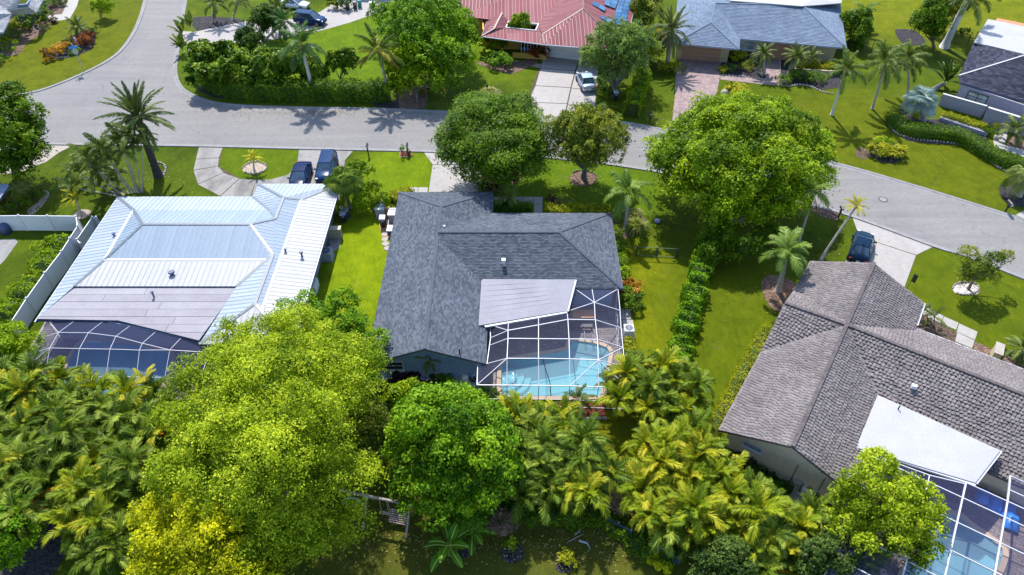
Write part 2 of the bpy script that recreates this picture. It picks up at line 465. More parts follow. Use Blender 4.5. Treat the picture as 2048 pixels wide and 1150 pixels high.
def panel_face(parent, poly3, w, mats, up=None, seam=0.05, joined=None, name='roof_panel', rng=random):
    """standing-seam sheets: one object per sheet (or all into joined)"""
    c, u, v, n = frame(poly3, up); P2 = to2(poly3, c, u, v)
    u0 = min(p[0] for p in P2); u1 = max(p[0] for p in P2)
    k0 = math.ceil((u1 - u0) / w); w = (u1 - u0) / k0
    def w3(a, b, h): q = c + u * a + v * b + n * h; return (q[0], q[1], q[2])
    for i in range(k0):
        a0 = u0 + i * w; a1 = a0 + w
        pl = clip_poly([(a0 + .006, -99), (a1 - .006, -99), (a1 - .006, 99), (a0 + .006, 99)], P2)
        if len(pl) < 3: continue
        mb = joined if joined is not None else MB(); t = rng.random(); k = len(pl)
        vs = [w3(p[0], p[1], 0.03) for p in pl] + [w3(p[0], p[1], 0.004) for p in pl]
        mb.add(vs, [tuple(range(k))] + [(j, k + j, k + (j + 1) % k, (j + 1) % k) for j in range(k)], 0, t)
        lo = [p[1] for p in pl if abs(p[0] - (a0 + .006)) < 1e-3]
        if len(lo) >= 2 and i > 0:
            y0, y1 = min(lo), max(lo); h = seam; s2 = 0.032
            vs = [w3(a0 + x, y, z) for y in (y0, y1) for x, z in ((-s2, .01), (s2, .01), (s2, h), (-s2, h))]
            mb.add(vs, [(0, 1, 2, 3), (7, 6, 5, 4), (1, 5, 6, 2), (2, 6, 7, 3), (3, 7, 4, 0)], 1, t)
        if joined is None: mb.build(name, mats, parent)
def slab(parent, faces, mat, th=0.16, name='roof_deck'):
    mb = MB()
    for f in faces:
        c, u, v, n = frame(f); mb.prism([(p[0], p[1], c[2] - (n[0] * (p[0] - c[0]) + n[1] * (p[1] - c[1])) / n[2] - 0.012) for p in f], th)
    return mb.build(name, mat, parent)
def planar(faces):
    """split warped faces into triangles so that every roof plane is flat; items may be (kind, face, up)"""
    out = []
    for it in faces:
        f = it[1] if isinstance(it, tuple) and isinstance(it[0], str) else it; P = np.array(f, float); c, u, v, n = frame(f)
        fs = [f] if len(f) == 3 or np.abs((P - c) @ n).max() < .02 else [[f[0], f[i], f[i + 1]] for i in range(1, len(f) - 1)]
        for g in fs: out.append((it[0], g, it[2]) if f is not it else g)
    return out
def cap(mb, p, q, w=0.3, h=0.05, lift=0.05, m=0):
    p = Vector(p) + Vector((0, 0, lift)); q = Vector(q) + Vector((0, 0, lift)); mb.beam(p, q, w, h, m)
def walls(parent, pts, z, mat, name='wall', z0=0.0):
    """ring of walls under the roof, one object per side"""
    n = len(pts); a = sum(pts[i][0] * pts[(i + 1) % n][1] - pts[(i + 1) % n][0] * pts[i][1] for i in range(n))
    if a < 0: pts = pts[::-1]
    for i in range(n):
        p, q = Vector(pts[i]), Vector(pts[(i + 1) % n]); d = (q - p).normalized(); nrm = Vector((-d.y, d.x)) * 0.2
        A = p; B = q - d * 0.003; Cc = q + nrm - d * 0.2; D = p + nrm + d * 0.003
        Cc = B + nrm - d * 0.197
        mb = MB(); mb.prism([(A.x, A.y, z), (B.x, B.y, z), (Cc.x, Cc.y, z), (D.x, D.y, z)], z - z0); mb.build(name, mat, parent)
def window(parent, p, q, z0, z1, cols=2, rows=2, frame_m=None, glass=None, proud=0.05, sill=True, name='window'):
    """window on a wall running p->q (outside is to the right of p->q)"""
    p = Vector(p); q = Vector(q); d = (q - p).normalized(); nrm = Vector((d.y, -d.x)); L = (q - p).length
    rz = math.atan2(d.y, d.x); mid = (p + q) / 2
    def bx(mb, a0, a1, h0, h1, dep, off): 
        c = p + d * ((a0 + a1) / 2) + nrm * off; mb.box((c.x, c.y, (h0 + h1) / 2), (a1 - a0, dep, h1 - h0), rz)
    fr = MB(); t = 0.07
    bx(fr, 0, L, z0, z0 + t, .1, proud); bx(fr, 0, L, z1 - t, z1, .1, proud); bx(fr, 0, t, z0 + t, z1 - t, .1, proud); bx(fr, L - t, L, z0 + t, z1 - t, .1, proud)
    for i in range(1, cols): bx(fr, L * i / cols - .03, L * i / cols + .03, z0 + t, z1 - t, .08, proud)
    for j in range(1, rows):
        h = z0 + (z1 - z0) * j / rows; bx(fr, t, L - t, h - .022, h + .022, .06, proud + .001)
    w = fr.build(name, frame_m, parent)
    for i in range(cols):
        pm = MB(); bx(pm, L * i / cols + .035, L * (i + 1) / cols - .035, z0 + t, z1 - t, .03, proud - .02); pm.build('pane', glass, w) if parent.parent is None else pm.build('pane', glass, parent)
    if sill:
        s_ = MB(); bx(s_, -.08, L + .08, z0 - .09, z0 - .003, .22, proud + .03); s_.build('sill', frame_m, w)
    return w

# ------------------------------------------------------------------ foliage
def leaf_quads(C, N, L, Wd, rng, droop=0.25):
    """rhombic leaves: centres C, normals N, length L, width Wd (arrays)"""
    n = len(C); r = rng.normal(size=(n, 3)); N = N / np.linalg.norm(N, axis=1, keepdims=True)
    A = r - N * (r * N).sum(1, keepdims=True); A /= np.linalg.norm(A, axis=1, keepdims=True); B = np.cross(N, A)
    L = L[:, None]; Wd = Wd[:, None]; D = np.array([0, 0, -1.0]) * L * droop
    V = np.empty((n, 4, 3)); V[:, 0] = C - A * L * .5; V[:, 1] = C + B * Wd * .5 - A * L * .05; V[:, 2] = C + A * L * .5 + D; V[:, 3] = C - B * Wd * .5 - A * L * .05
    F = np.arange(n * 4).reshape(n, 4); return V.reshape(-1, 3), F
def crown_pts(lobes, n_leaf, spray_r, rng, up=0.5, flatten=0.55, per=36, low=-0.35, inner=0.15, lobe_sd=0.18, spray_sd=0.16, leaf_sd=0.14):
    """lobes: (x,y,z,rx,ry,rz). Each lobe breaks into boughs; leaves sit in sprays over the boughs"""
    sub = []
    for q in lobes:
        r_ = min(q[3], q[4])
        if r_ < 1.15: sub.append(q); continue
        k = int(8 + r_ * 4); ph = rng.random() * 6.28
        for i in range(k):
            zz = 1 - 1.42 * (i + .5) / k; az = ph + i * 2.39996 + rng.normal() * .25; cr = math.sqrt(max(0, 1 - zz * zz)); kk = rng.uniform(.52, .98) * (1.16 if rng.random() < .16 else 1); f = rng.uniform(.2, .40)
            sub.append((q[0] + math.cos(az) * cr * q[3] * kk, q[1] + math.sin(az) * cr * q[4] * kk, q[2] + zz * q[5] * kk, q[3] * f, q[4] * f, q[5] * f * .85))
        sub.append((q[0], q[1], q[2] - q[5] * .1, q[3] * .5, q[4] * .5, q[5] * .5))
    lobes = sub
    Lb = np.array(lobes, float); area = (Lb[:, 3] * Lb[:, 4] + Lb[:, 3] * Lb[:, 5] + Lb[:, 4] * Lb[:, 5])
    nsp = max(6, int(n_leaf / per * 1.35)); idx = rng.choice(len(Lb), nsp, p=area / area.sum())
    d = rng.normal(size=(nsp, 3)); d /= np.linalg.norm(d, axis=1, keepdims=True)
    flip = d[:, 2] < low; d[flip, 2] *= -1
    rr = np.where(rng.random(nsp) < inner, rng.uniform(.45, .85, nsp), rng.uniform(.84, 1.1, nsp))
    S = Lb[idx, :3] + d * Lb[idx, 3:6] * rr[:, None]
    keep = np.ones(nsp, bool)
    for k in range(len(Lb)):
        q = ((S - Lb[k, :3]) / Lb[k, 3:6]); inside = (q ** 2).sum(1) < .55; keep &= ~(inside & (idx != k) & (rng.random(nsp) < .9))
    S, d, idx = S[keep], d[keep], idx[keep]; ns = len(S); m = max(1, int(n_leaf / ns))
    ltone = rng.normal(0, lobe_sd, len(Lb)); stone = rng.normal(0, spray_sd, ns)
    N0 = d * Lb[idx, 3:6].min(1, keepdims=True) / Lb[idx, 3:6]; N0 /= np.linalg.norm(N0, axis=1, keepdims=True)
    sr = spray_r * rng.uniform(.6, 1.35, ns)
    P = rng.normal(size=(ns, m, 3)) * .5; along = (P * N0[:, None]).sum(2, keepdims=True); P -= N0[:, None] * along * (1 - flatten)
    P *= sr[:, None, None]; rad2 = (P ** 2).sum(2); P[:, :, 2] -= rad2 * .35 / np.maximum(sr[:, None], .1)
    C = (S[:, None] + P).reshape(-1, 3)
    N = (N0[:, None] * .7 + np.array([0, 0, up]) + rng.normal(size=(ns, m, 3)) * .5).reshape(-1, 3)
    T = .5 + (ltone[idx] + stone)[:, None] + rng.normal(0, leaf_sd, (ns, m)); T = np.clip(T.ravel(), 0, 1)
    return C, N, T
def ellipsoid_lobes(cx, cy, cz, rx, ry, rz, n, rng, lr=0.42, dome=True, core=True):
    L = []
    if core: L.append((cx, cy, cz - rz * .1, rx * .62, ry * .62, rz * .72))
    ph = rng.random() * 6.28
    for i in range(n):
        t = (i + .5) / n; el = math.asin(min(1, max(-.25 if dome else -.7, -.2 + 1.15 * t))) + rng.normal() * .12
        az = ph + i * 2.39996 + rng.normal() * .2; k = rng.uniform(.62, .8)
        s = lr * rng.uniform(.72, 1.22)
        L.append((cx + math.cos(az) * math.cos(el) * rx * k, cy + math.sin(az) * math.cos(el) * ry * k, cz + math.sin(el) * rz * k, rx * s, ry * s, rz * s * 1.05))
    return L
def crown_mesh(name, lobes, n, leaf, rng, mat, spray=0.6, aspect=.55, **kw):
    C, N, T = crown_pts(lobes, n, spray, rng, **kw)
    L = leaf * rng.uniform(.7, 1.35, len(C)); V, F = leaf_quads(C, N, L, L * aspect, rng)
    return mesh_np(name, V, F, T, [mat])

# ------------------------------------------------------------------ palms
FR = {}
def frond_mesh(kind, L, n, ll, lw, ang, vee, p0, p1, mat, rmat, seed, plumose=0.0, tipl=.35, start=.16, twist=0.0):
    rng = np.random.default_rng(seed); K = 14
    ts = np.linspace(0, 1, K); pit = np.radians(p0 + (p1 - p0) * ts ** 1.15); ds = L / (K - 1)
    X = np.concatenate([[0], np.cumsum(np.cos(pit[:-1]) * ds)]); Z = np.concatenate([[0], np.cumsum(np.sin(pit[:-1]) * ds)])
    Yc = twist * ts ** 2 * L
    t = np.repeat(start + (1 - start) * (np.arange(n) + .5) / n, 2) + rng.normal(0, .004, 2 * n); t = np.clip(t, 0, .995)
    side = np.tile([1.0, -1.0], n)
    px = np.interp(t, ts, X); pz = np.interp(t, ts, Z); py = np.interp(t, ts, Yc); pt = np.interp(t, ts, pit)
    T = np.stack([np.cos(pt), 0 * pt, np.sin(pt)], 1); Nn = np.stack([-np.sin(pt), 0 * pt, np.cos(pt)], 1)
    S = np.stack([0 * t, side, 0 * t], 1)
    prof = np.clip(np.sin(np.pi * (.12 + .78 * t)) ** .7, .25, 1) * np.where(t > .9, 1 - (t - .9) * (1 - tipl) * 9, 1)
    l = ll * prof * rng.uniform(.88, 1.1, 2 * n); a = np.radians(ang - 22 * t + rng.normal(0, 4, 2 * n))
    v = np.radians(vee + rng.normal(0, 6 + plumose * 35, 2 * n))
    D = T * np.cos(a)[:, None] + S * (np.sin(a) * np.cos(v))[:, None] + Nn * (np.sin(a) * np.sin(v))[:, None]
    P = np.stack([px, py, pz], 1); Wv = T * lw * .5
    mid = P + D * (l * .5)[:, None]; tip = P + D * l[:, None] + np.array([0, 0, -1.0]) * (l * rng.uniform(.12, .4, 2 * n))[:, None]
    mid = mid + np.array([0, 0, -1.0]) * (l * .05)[:, None]
    V = np.stack([P - Wv * .6, P + Wv * .6, mid + Wv, mid - Wv, tip], 1).reshape(-1, 3)
    b = np.arange(2 * n) * 5
    F = [tuple(q) for q in np.stack([b, b + 1, b + 2, b + 3], 1).tolist()] + [tuple(q) for q in np.stack([b + 3, b + 2, b + 4], 1).tolist()]
    tn = np.clip(.5 + rng.normal(0, .2, 2 * n), 0, 1); tone = list(tn) + list(tn)
    mb = MB(); mb.add(V, F, 0); mb.t = tone
    mb.tube([(X[i], Yc[i], Z[i]) for i in range(0, K, 2)] + [(X[-1], Yc[-1], Z[-1])], [max(.012, .035 * L / 3 * (1 - .75 * q)) for q in [i / K for i in range(0, K, 2)] + [1]], 4, 1, False)
    return mesh_np(kind + '_frond', mb.v, mb.f, mb.t, [mat, rmat], mb.m)
def fan_mesh(kind, pet, Rr, n, mat, rmat, seed, p0=60, droop=.25, arc=290, split=.45, pleat=.05):
    """fan leaf: petiole then pleated, split blade"""
    rng = np.random.default_rng(seed); mb = MB(); pa = R(p0)
    tip = Vector((math.cos(pa) * pet, 0, math.sin(pa) * pet)); q = R(p0 - 35)
    T = Vector((math.cos(q), 0, math.sin(q))); S = Vector((0, 1, 0)); N = T.cross(S) * -1
    if N.z < 0: N = -N
    mb.tube([(0, 0, 0), tip * .5 + Vector((0, 0, .02)), tip], [.035, .028, .02], 4, 1, False)
    for i in range(n):
        a0 = R(-arc / 2 + arc * i / n); a1 = R(-arc / 2 + arc * (i + 1) / n); am = (a0 + a1) / 2
        rr = Rr * (1 - .22 * abs(math.sin(am / 2)) ** 2) * rng.uniform(.9, 1.06)
        def pt(a, r, h=0.0): return tip + T * math.cos(a) * r + S * math.sin(a) * r + N * h + Vector((0, 0, -droop * r * r / Rr))
        r1 = rr * split
        mb.add([pt(a0, .02), pt(a0, r1, -pleat * .4), pt(am, r1 * 1.02, pleat), pt(a1, r1, -pleat * .4), pt(am, rr, -.03)], [(0, 1, 2), (0, 2, 3), (1, 4, 2), (2, 4, 3)], 0, float(np.clip(.5 + rng.normal(0, .2), 0, 1)))
    return mesh_np(kind + '_leaf', mb.v, mb.f, mb.t, [mat, rmat], mb.m)
def banana_mesh(mat, rmat, seed, L=2.3, w=.62, p0=62, p1=-25):
    rng = np.random.default_rng(seed); K = 9; mb = MB(); pts = []; x = z = 0.0
    for i in range(K):
        t = i / (K - 1); pts.append((x, 0, z)); p = R(p0 + (p1 - p0) * t); x += math.cos(p) * L / K; z += math.sin(p) * L / K
    V = []; F = []
    for i, (x, _, z) in enumerate(pts):
        t = i / (K - 1); ww = w * .5 * (0.05 if t < .18 else math.sin(math.pi * min(1, (t - .14) / .88)) ** .55)
        j = rng.normal(0, .015); V += [(x, -ww, z + ww * .28 + j), (x, 0, z), (x, ww, z + ww * .28 - j)]
    for i in range(K - 1): F += [(i * 3, i * 3 + 1, i * 3 + 4, i * 3 + 3), (i * 3 + 1, i * 3 + 2, i * 3 + 5, i * 3 + 4)]
    mb.add(V, F, 0, .5); mb.tube([(a, b, c + .012) for a, b, c in pts], [.05 - .037 * i / K for i in range(K)], 4, 1, False)
    return mesh_np('banana_leaf', mb.v, mb.f, mb.t, [mat, rmat], mb.m)
def place_fronds(root, top, meshes, n, scale=1.0, spread=(0, 1), seed=0, name='frond', az0=None, azs=None, jt=7, skew=0.0):
    rng = random.Random(seed); az = rng.random() * 360 if az0 is None else az0
    for i in range(n):
        q = spread[0] + (spread[1] - spread[0]) * ((i + .5) / n) ** (1 + skew); k = min(len(meshes) - 1, int(q * len(meshes)))
        o = link(name, meshes[k], root); a = azs[i] if azs else az + i * 137.5 + rng.uniform(-12, 12)
        s = scale * rng.uniform(.84, 1.12)
        o.matrix_local = Matrix.Translation(top) @ Matrix.Rotation(R(a), 4, 'Z') @ Matrix.Rotation(R(rng.uniform(-jt, jt)), 4, 'Y') @ Matrix.Rotation(R(rng.uniform(-14, 14)), 4, 'X') @ Matrix.Diagonal((s, s, s, 1))
def trunk_pts(top, bend=0.15, n=6, side=(1, 0)):
    tx, ty, h = top; out = []
    for i in range(n):
        t = i / (n - 1); k = t + bend * math.sin(math.pi * t) * -.6
        out.append((tx * k, ty * k, h * t - (0.06 if i == 0 else 0)))
    return out
def palm(label, base, crown, kind, n, r=(.16, .11), scale=1.0, seed=1, group=None, cat='palm tree', bend=.2, h=None, tmat=None, spread=(0, 1), shaft=None, dead=0, fname='frond', skew=0.0, dy=0.0, name='palm_tree'):
    """base, crown: where the trunk foot and the crown's heart stand in the survey photograph"""
    x, y = gp(*base); hh = hgt(crown[1], y + dy) if h is None else h
    cx = gp(crown[0], crown[1], hh)[0]; top = Vector((cx - x, dy, hh))
    t = thing(name, label, cat, (x, y, 0), 0, group)
    P = trunk_pts(top, bend, 7); m = MB()
    rs = [r[0] * (1.35 if i == 0 else 1) + (r[1] - r[0]) * i / 6 for i in range(7)]
    m.tube(P, rs, 8); m.build('trunk', tmat or MATS['palm_trunk'], t, True)
    if shaft:
        s_ = MB(); s_.tube([top - Vector((0, 0, .9)), top - Vector((0, 0, .5)), top + Vector((0, 0, .1))], [r[1] * 1.15, r[1] * 1.45, r[1] * .8], 8); s_.build('crownshaft', MATS[shaft], t, True)
    place_fronds(t, top, FRK(kind), n, scale, spread, seed, fname, skew=skew)
    if dead: place_fronds(t, top - Vector((0, 0, .15)), FRK('dead'), dead, scale, (0, 1), seed + 5, 'dead_frond')
    return t
def FRK(kind):
    if kind in FR: return FR[kind]
    M = MATS; out = []
    def ser(mat, rm, L, n, ll, lw, ang, vee, ps, seed0=0, **kw):
        return [frond_mesh(kind, L, n, ll, lw, ang, vee, a, b, M[mat], M[rm], seed0 + 17 * i + len(kind) * 31, **kw) for i, (a, b) in enumerate(ps)]
    if kind == 'areca': out = [q for z in zip(ser('areca_leaf', 'areca_rib', 2.4, 38, .66, .10, 52, 26, [(86, 20), (80, -10), (74, -42), (64, -66), (50, -82)], plumose=.15), ser('areca_leaf', 'areca_rib', 2.4, 38, .66, .10, 52, 26, [(86, 20), (80, -10), (74, -42), (64, -66), (50, -82)], plumose=.15, twist=.13, seed0=400), ser('areca_leaf', 'areca_rib', 2.4, 38, .66, .10, 52, 26, [(86, 20), (80, -10), (74, -42), (64, -66), (50, -82)], plumose=.15, twist=-.16, seed0=800)) for q in z]
    if kind == 'areca_y': out = [q for z in zip(ser('areca_leaf_y', 'areca_rib', 2.4, 38, .68, .11, 50, 26, [(86, 28), (80, 0), (74, -32), (64, -56), (50, -72)], plumose=.15), ser('areca_leaf_y', 'areca_rib', 2.4, 38, .68, .11, 50, 26, [(86, 28), (80, 0), (74, -32), (64, -56), (50, -72)], plumose=.15, twist=.13, seed0=400), ser('areca_leaf_y', 'areca_rib', 2.4, 38, .68, .11, 50, 26, [(86, 28), (80, 0), (74, -32), (64, -56), (50, -72)], plumose=.15, twist=-.16, seed0=800)) for q in z]
    if kind == 'areca_d': out = [q for z in zip(ser('areca_leaf_d', 'areca_rib', 2.35, 40, .62, .10, 50, 16, [(82, 20), (72, -5), (62, -35), (50, -60), (36, -75)], plumose=.2), ser('areca_leaf_d', 'areca_rib', 2.35, 40, .62, .10, 50, 16, [(82, 20), (72, -5), (62, -35), (50, -60), (36, -75)], plumose=.2, twist=.13, seed0=400), ser('areca_leaf_d', 'areca_rib', 2.35, 40, .62, .10, 50, 16, [(82, 20), (72, -5), (62, -35), (50, -60), (36, -75)], plumose=.2, twist=-.16, seed0=800)) for q in z]
    if kind == 'phoenix': out = ser('phoenix_leaf', 'phoenix_rib', 3.8, 72, .56, .12, 42, 14, [(82, 50), (66, 20), (48, -2), (30, -22), (12, -42), (-6, -62)], plumose=.1)
    if kind == 'canary': out = ser('phoenix_leaf', 'phoenix_rib', 3.4, 60, .46, .085, 44, 8, [(80, 40), (62, 8), (44, -20), (22, -50), (-2, -75), (-30, -88)], plumose=.1)
    if kind == 'canary_old': out = ser('tan_frond', 'phoenix_rib', 3.2, 50, .40, .08, 42, -10, [(-20, -85), (-40, -88), (-55, -90)], plumose=.2)
    if kind == 'coconut': out = ser('coco_leaf', 'coco_rib', 3.5, 52, .78, .105, 48, -28, [(82, 30), (64, 0), (46, -30), (26, -52), (6, -66)], plumose=.15)
    if kind == 'coconut_y': out = ser('coco_leaf_y', 'coco_rib', 3.3, 48, .7, .10, 44, -35, [(30, -40), (10, -50), (-10, -60)], plumose=.25)
    if kind == 'queen': out = ser('queen_leaf', 'areca_rib', 3.4, 70, .70, .085, 52, -18, [(80, 15), (62, -22), (42, -52), (18, -78), (-10, -86)], plumose=.9)
    if kind == 'royal': out = ser('royal_leaf', 'areca_rib', 3.3, 66, .74, .09, 55, -5, [(80, 15), (58, -20), (36, -50), (12, -70), (-12, -80)], plumose=.8)
    if kind == 'veitchia': out = ser('light_leaf', 'areca_rib', 2.7, 40, .80, .11, 55, 5, [(78, 5), (58, -28), (38, -58), (18, -70), (0, -78)], plumose=.2)
    if kind == 'pygmy': out = ser('pygmy_leaf', 'areca_rib', 1.6, 44, .34, .06, 50, 8, [(80, 20), (55, -15), (32, -45), (10, -65), (-15, -80)], plumose=.2)
    if kind == 'dead': out = ser('tan_frond', 'tan_frond', 2.6, 26, .40, .06, 35, -50, [(-55, -88), (-70, -90), (-80, -90)], plumose=.6)
    if kind == 'orange': out = ser('orange_frond', 'orange_frond', 2.2, 30, .5, .08, 45, -10, [(35, -40), (5, -60)], plumose=.3)
    if kind == 'yellow': out = ser('yellow_frond', 'areca_rib', 2.0, 30, .5, .08, 48, 14, [(80, 10), (62, -20), (40, -50), (20, -65)], plumose=.2)
    if kind == 'bismarck': out = [fan_mesh(kind, 1.15, 1.35, 30, M['silver_leaf'], M['silver_rib'], 40 + i, p) for i, p in enumerate((82, 64, 44, 22, 0))]
    if kind == 'fan': out = [fan_mesh(kind, 1.0, .85, 26, M['fan_leaf'], M['areca_rib'], 60 + i, p, .5) for i, p in enumerate((82, 62, 40, 16, -8))]
    if kind == 'fan_pale': out = [fan_mesh(kind, .9, .85, 26, M['fan_leaf_pale'], M['areca_rib'], 70 + i, p, .8) for i, p in enumerate((82, 62, 40, 16, -12))]
    if kind == 'banana': out = [banana_mesh(M['banana_leaf'], M['banana_rib'], 80 + i, 2.3, .62, a, b) for i, (a, b) in enumerate(((80, 20), (62, -12), (46, -35), (30, -45)))]
    if kind == 'traveller': out = [banana_mesh(M['trav_leaf'], M['areca_rib'], 90 + i, 3.4, .62, a, b) for i, (a, b) in enumerate(((88, 60), (78, 42), (66, 20), (50, 0)))]
    if kind == 'bop': out = [banana_mesh(M['queen_leaf'], M['areca_rib'], 95 + i, 2.2, .5, a, b) for i, (a, b) in enumerate(((88, 70), (78, 50), (62, 20)))]
    FR[kind] = out; return out

# ------------------------------------------------------------------ broadleaf trees, shrubs, hedges
def tree(label, base, crown, zc, rx, ry, rz, n_leaf, mat, leaf=.22, nl=12, seed=1, tr=.22, name='broadleaf_tree', group=None, spray=.6, lobes=None, lr=.42, dome=True, cat='tree', tmat=None, limbs=7, cw=None, cname='crown', **kw):
    rng = np.random.default_rng(seed)
    bx, by = base if cw == 'w' else gp(*base)
    cx, cy = crown if cw == 'w' else gp(crown[0], crown[1], zc)
    t = thing(name, label, cat, (bx, by, 0), 0, group); dx, dy = cx - bx, cy - by
    L = lobes or ellipsoid_lobes(dx, dy, zc, rx, ry, rz, nl, rng, lr, dome)
    if lobes: L = [(a - bx, b - by, c, d, e, f) for a, b, c, d, e, f in lobes]
    mb = MB(); top = Vector((dx * .6, dy * .6, max(.8, zc - rz * .35)))
    fork = Vector((dx * .2, dy * .2, max(.5, (zc - rz) * .55 + .5)))
    mb.tube([(0, 0, -.05), fork * .5, fork, (fork + top) * .5, top], [tr * 1.5, tr * 1.05, tr * .95, tr * .6, tr * .3], 8)
    order = sorted(L, key=lambda q: -q[3])[:limbs]
    for q in order:
        e = Vector(q[:3]); md = fork.lerp(e, .5) + Vector((0, 0, -.1 * (e - fork).length))
        mb.tube([fork, md, e], [tr * .6, tr * .38, tr * .12], 5)
    mb.build('trunk', tmat or MATS['bark'], t, True)
    me = crown_mesh(cname, L, n_leaf, leaf, rng, MATS[mat], spray, **kw); link(cname, me, t)
    return t
def shrub(label, at_, r, h, mat, n=1200, leaf=.16, seed=1, name='shrub', group=None, spray=.28, nl=6, spike=False, cat='shrub', w=False, ry=None, flowers=None, **kw):
    rng = np.random.default_rng(seed); x, y = at_ if w else gp(*at_); ry = ry or r
    L = ellipsoid_lobes(0, 0, h * .52, r, ry, h * .52, nl, rng, .5)
    me = crown_mesh('foliage', L, n, leaf, rng, MATS[mat], spray, aspect=.3 if spike else .6, up=1.0 if not spike else .1, **kw)
    t = thing(name, label, cat, (x, y, 0), 0, group); link('foliage', me, t)
    mb = MB(); rr = random.Random(seed)
    for i in range(4):
        a = rr.random() * 6.28; mb.tube([(0, 0, -.03), (math.cos(a) * r * .25, math.sin(a) * ry * .25, h * .3), (math.cos(a) * r * .5, math.sin(a) * ry * .5, h * .62)], [.045, .03, .012], 4)
    mb.build('stem', MATS['bark'], t)
    return t
def blades(label, at_, r, h, mat, n=220, seed=1, name='ornamental_grass', cat='grass clump', group=None, wd=.05):
    """a tuft of long arching blades"""
    rng = np.random.default_rng(seed); x, y = gp(*at_); V = []; F = []; T = []
    for i in range(n):
        a = rng.random() * 6.28; lean = rng.uniform(.1, 1) ** .8 * r; hh = h * rng.uniform(.7, 1.1) * (1 - .45 * lean / r); b0 = rng.random() * r * .25
        ca, sa = math.cos(a), math.sin(a); s = (-sa * wd / 2, ca * wd / 2)
        p = [(ca * b0, sa * b0, 0), (ca * (b0 + lean * .4), sa * (b0 + lean * .4), hh * .8), (ca * (b0 + lean * .8), sa * (b0 + lean * .8), hh * .85), (ca * (b0 + lean * 1.15), sa * (b0 + lean * 1.15), hh * .35)]
        k = len(V)
        for j, q in enumerate(p):
            ww = (1, 1, .8, .2)[j]; V += [(q[0] - s[0] * ww, q[1] - s[1] * ww, q[2]), (q[0] + s[0] * ww, q[1] + s[1] * ww, q[2])]
        for j in range(3): F.append((k + j * 2, k + j * 2 + 1, k + j * 2 + 3, k + j * 2 + 2)); T.append(float(np.clip(rng.normal(.5, .25), 0, 1)))
    me = mesh_np(name, V, F, T, [MATS[mat]]); o = link(name, me); o.location = (x, y, 0)
    return tag(o, label, cat, group)
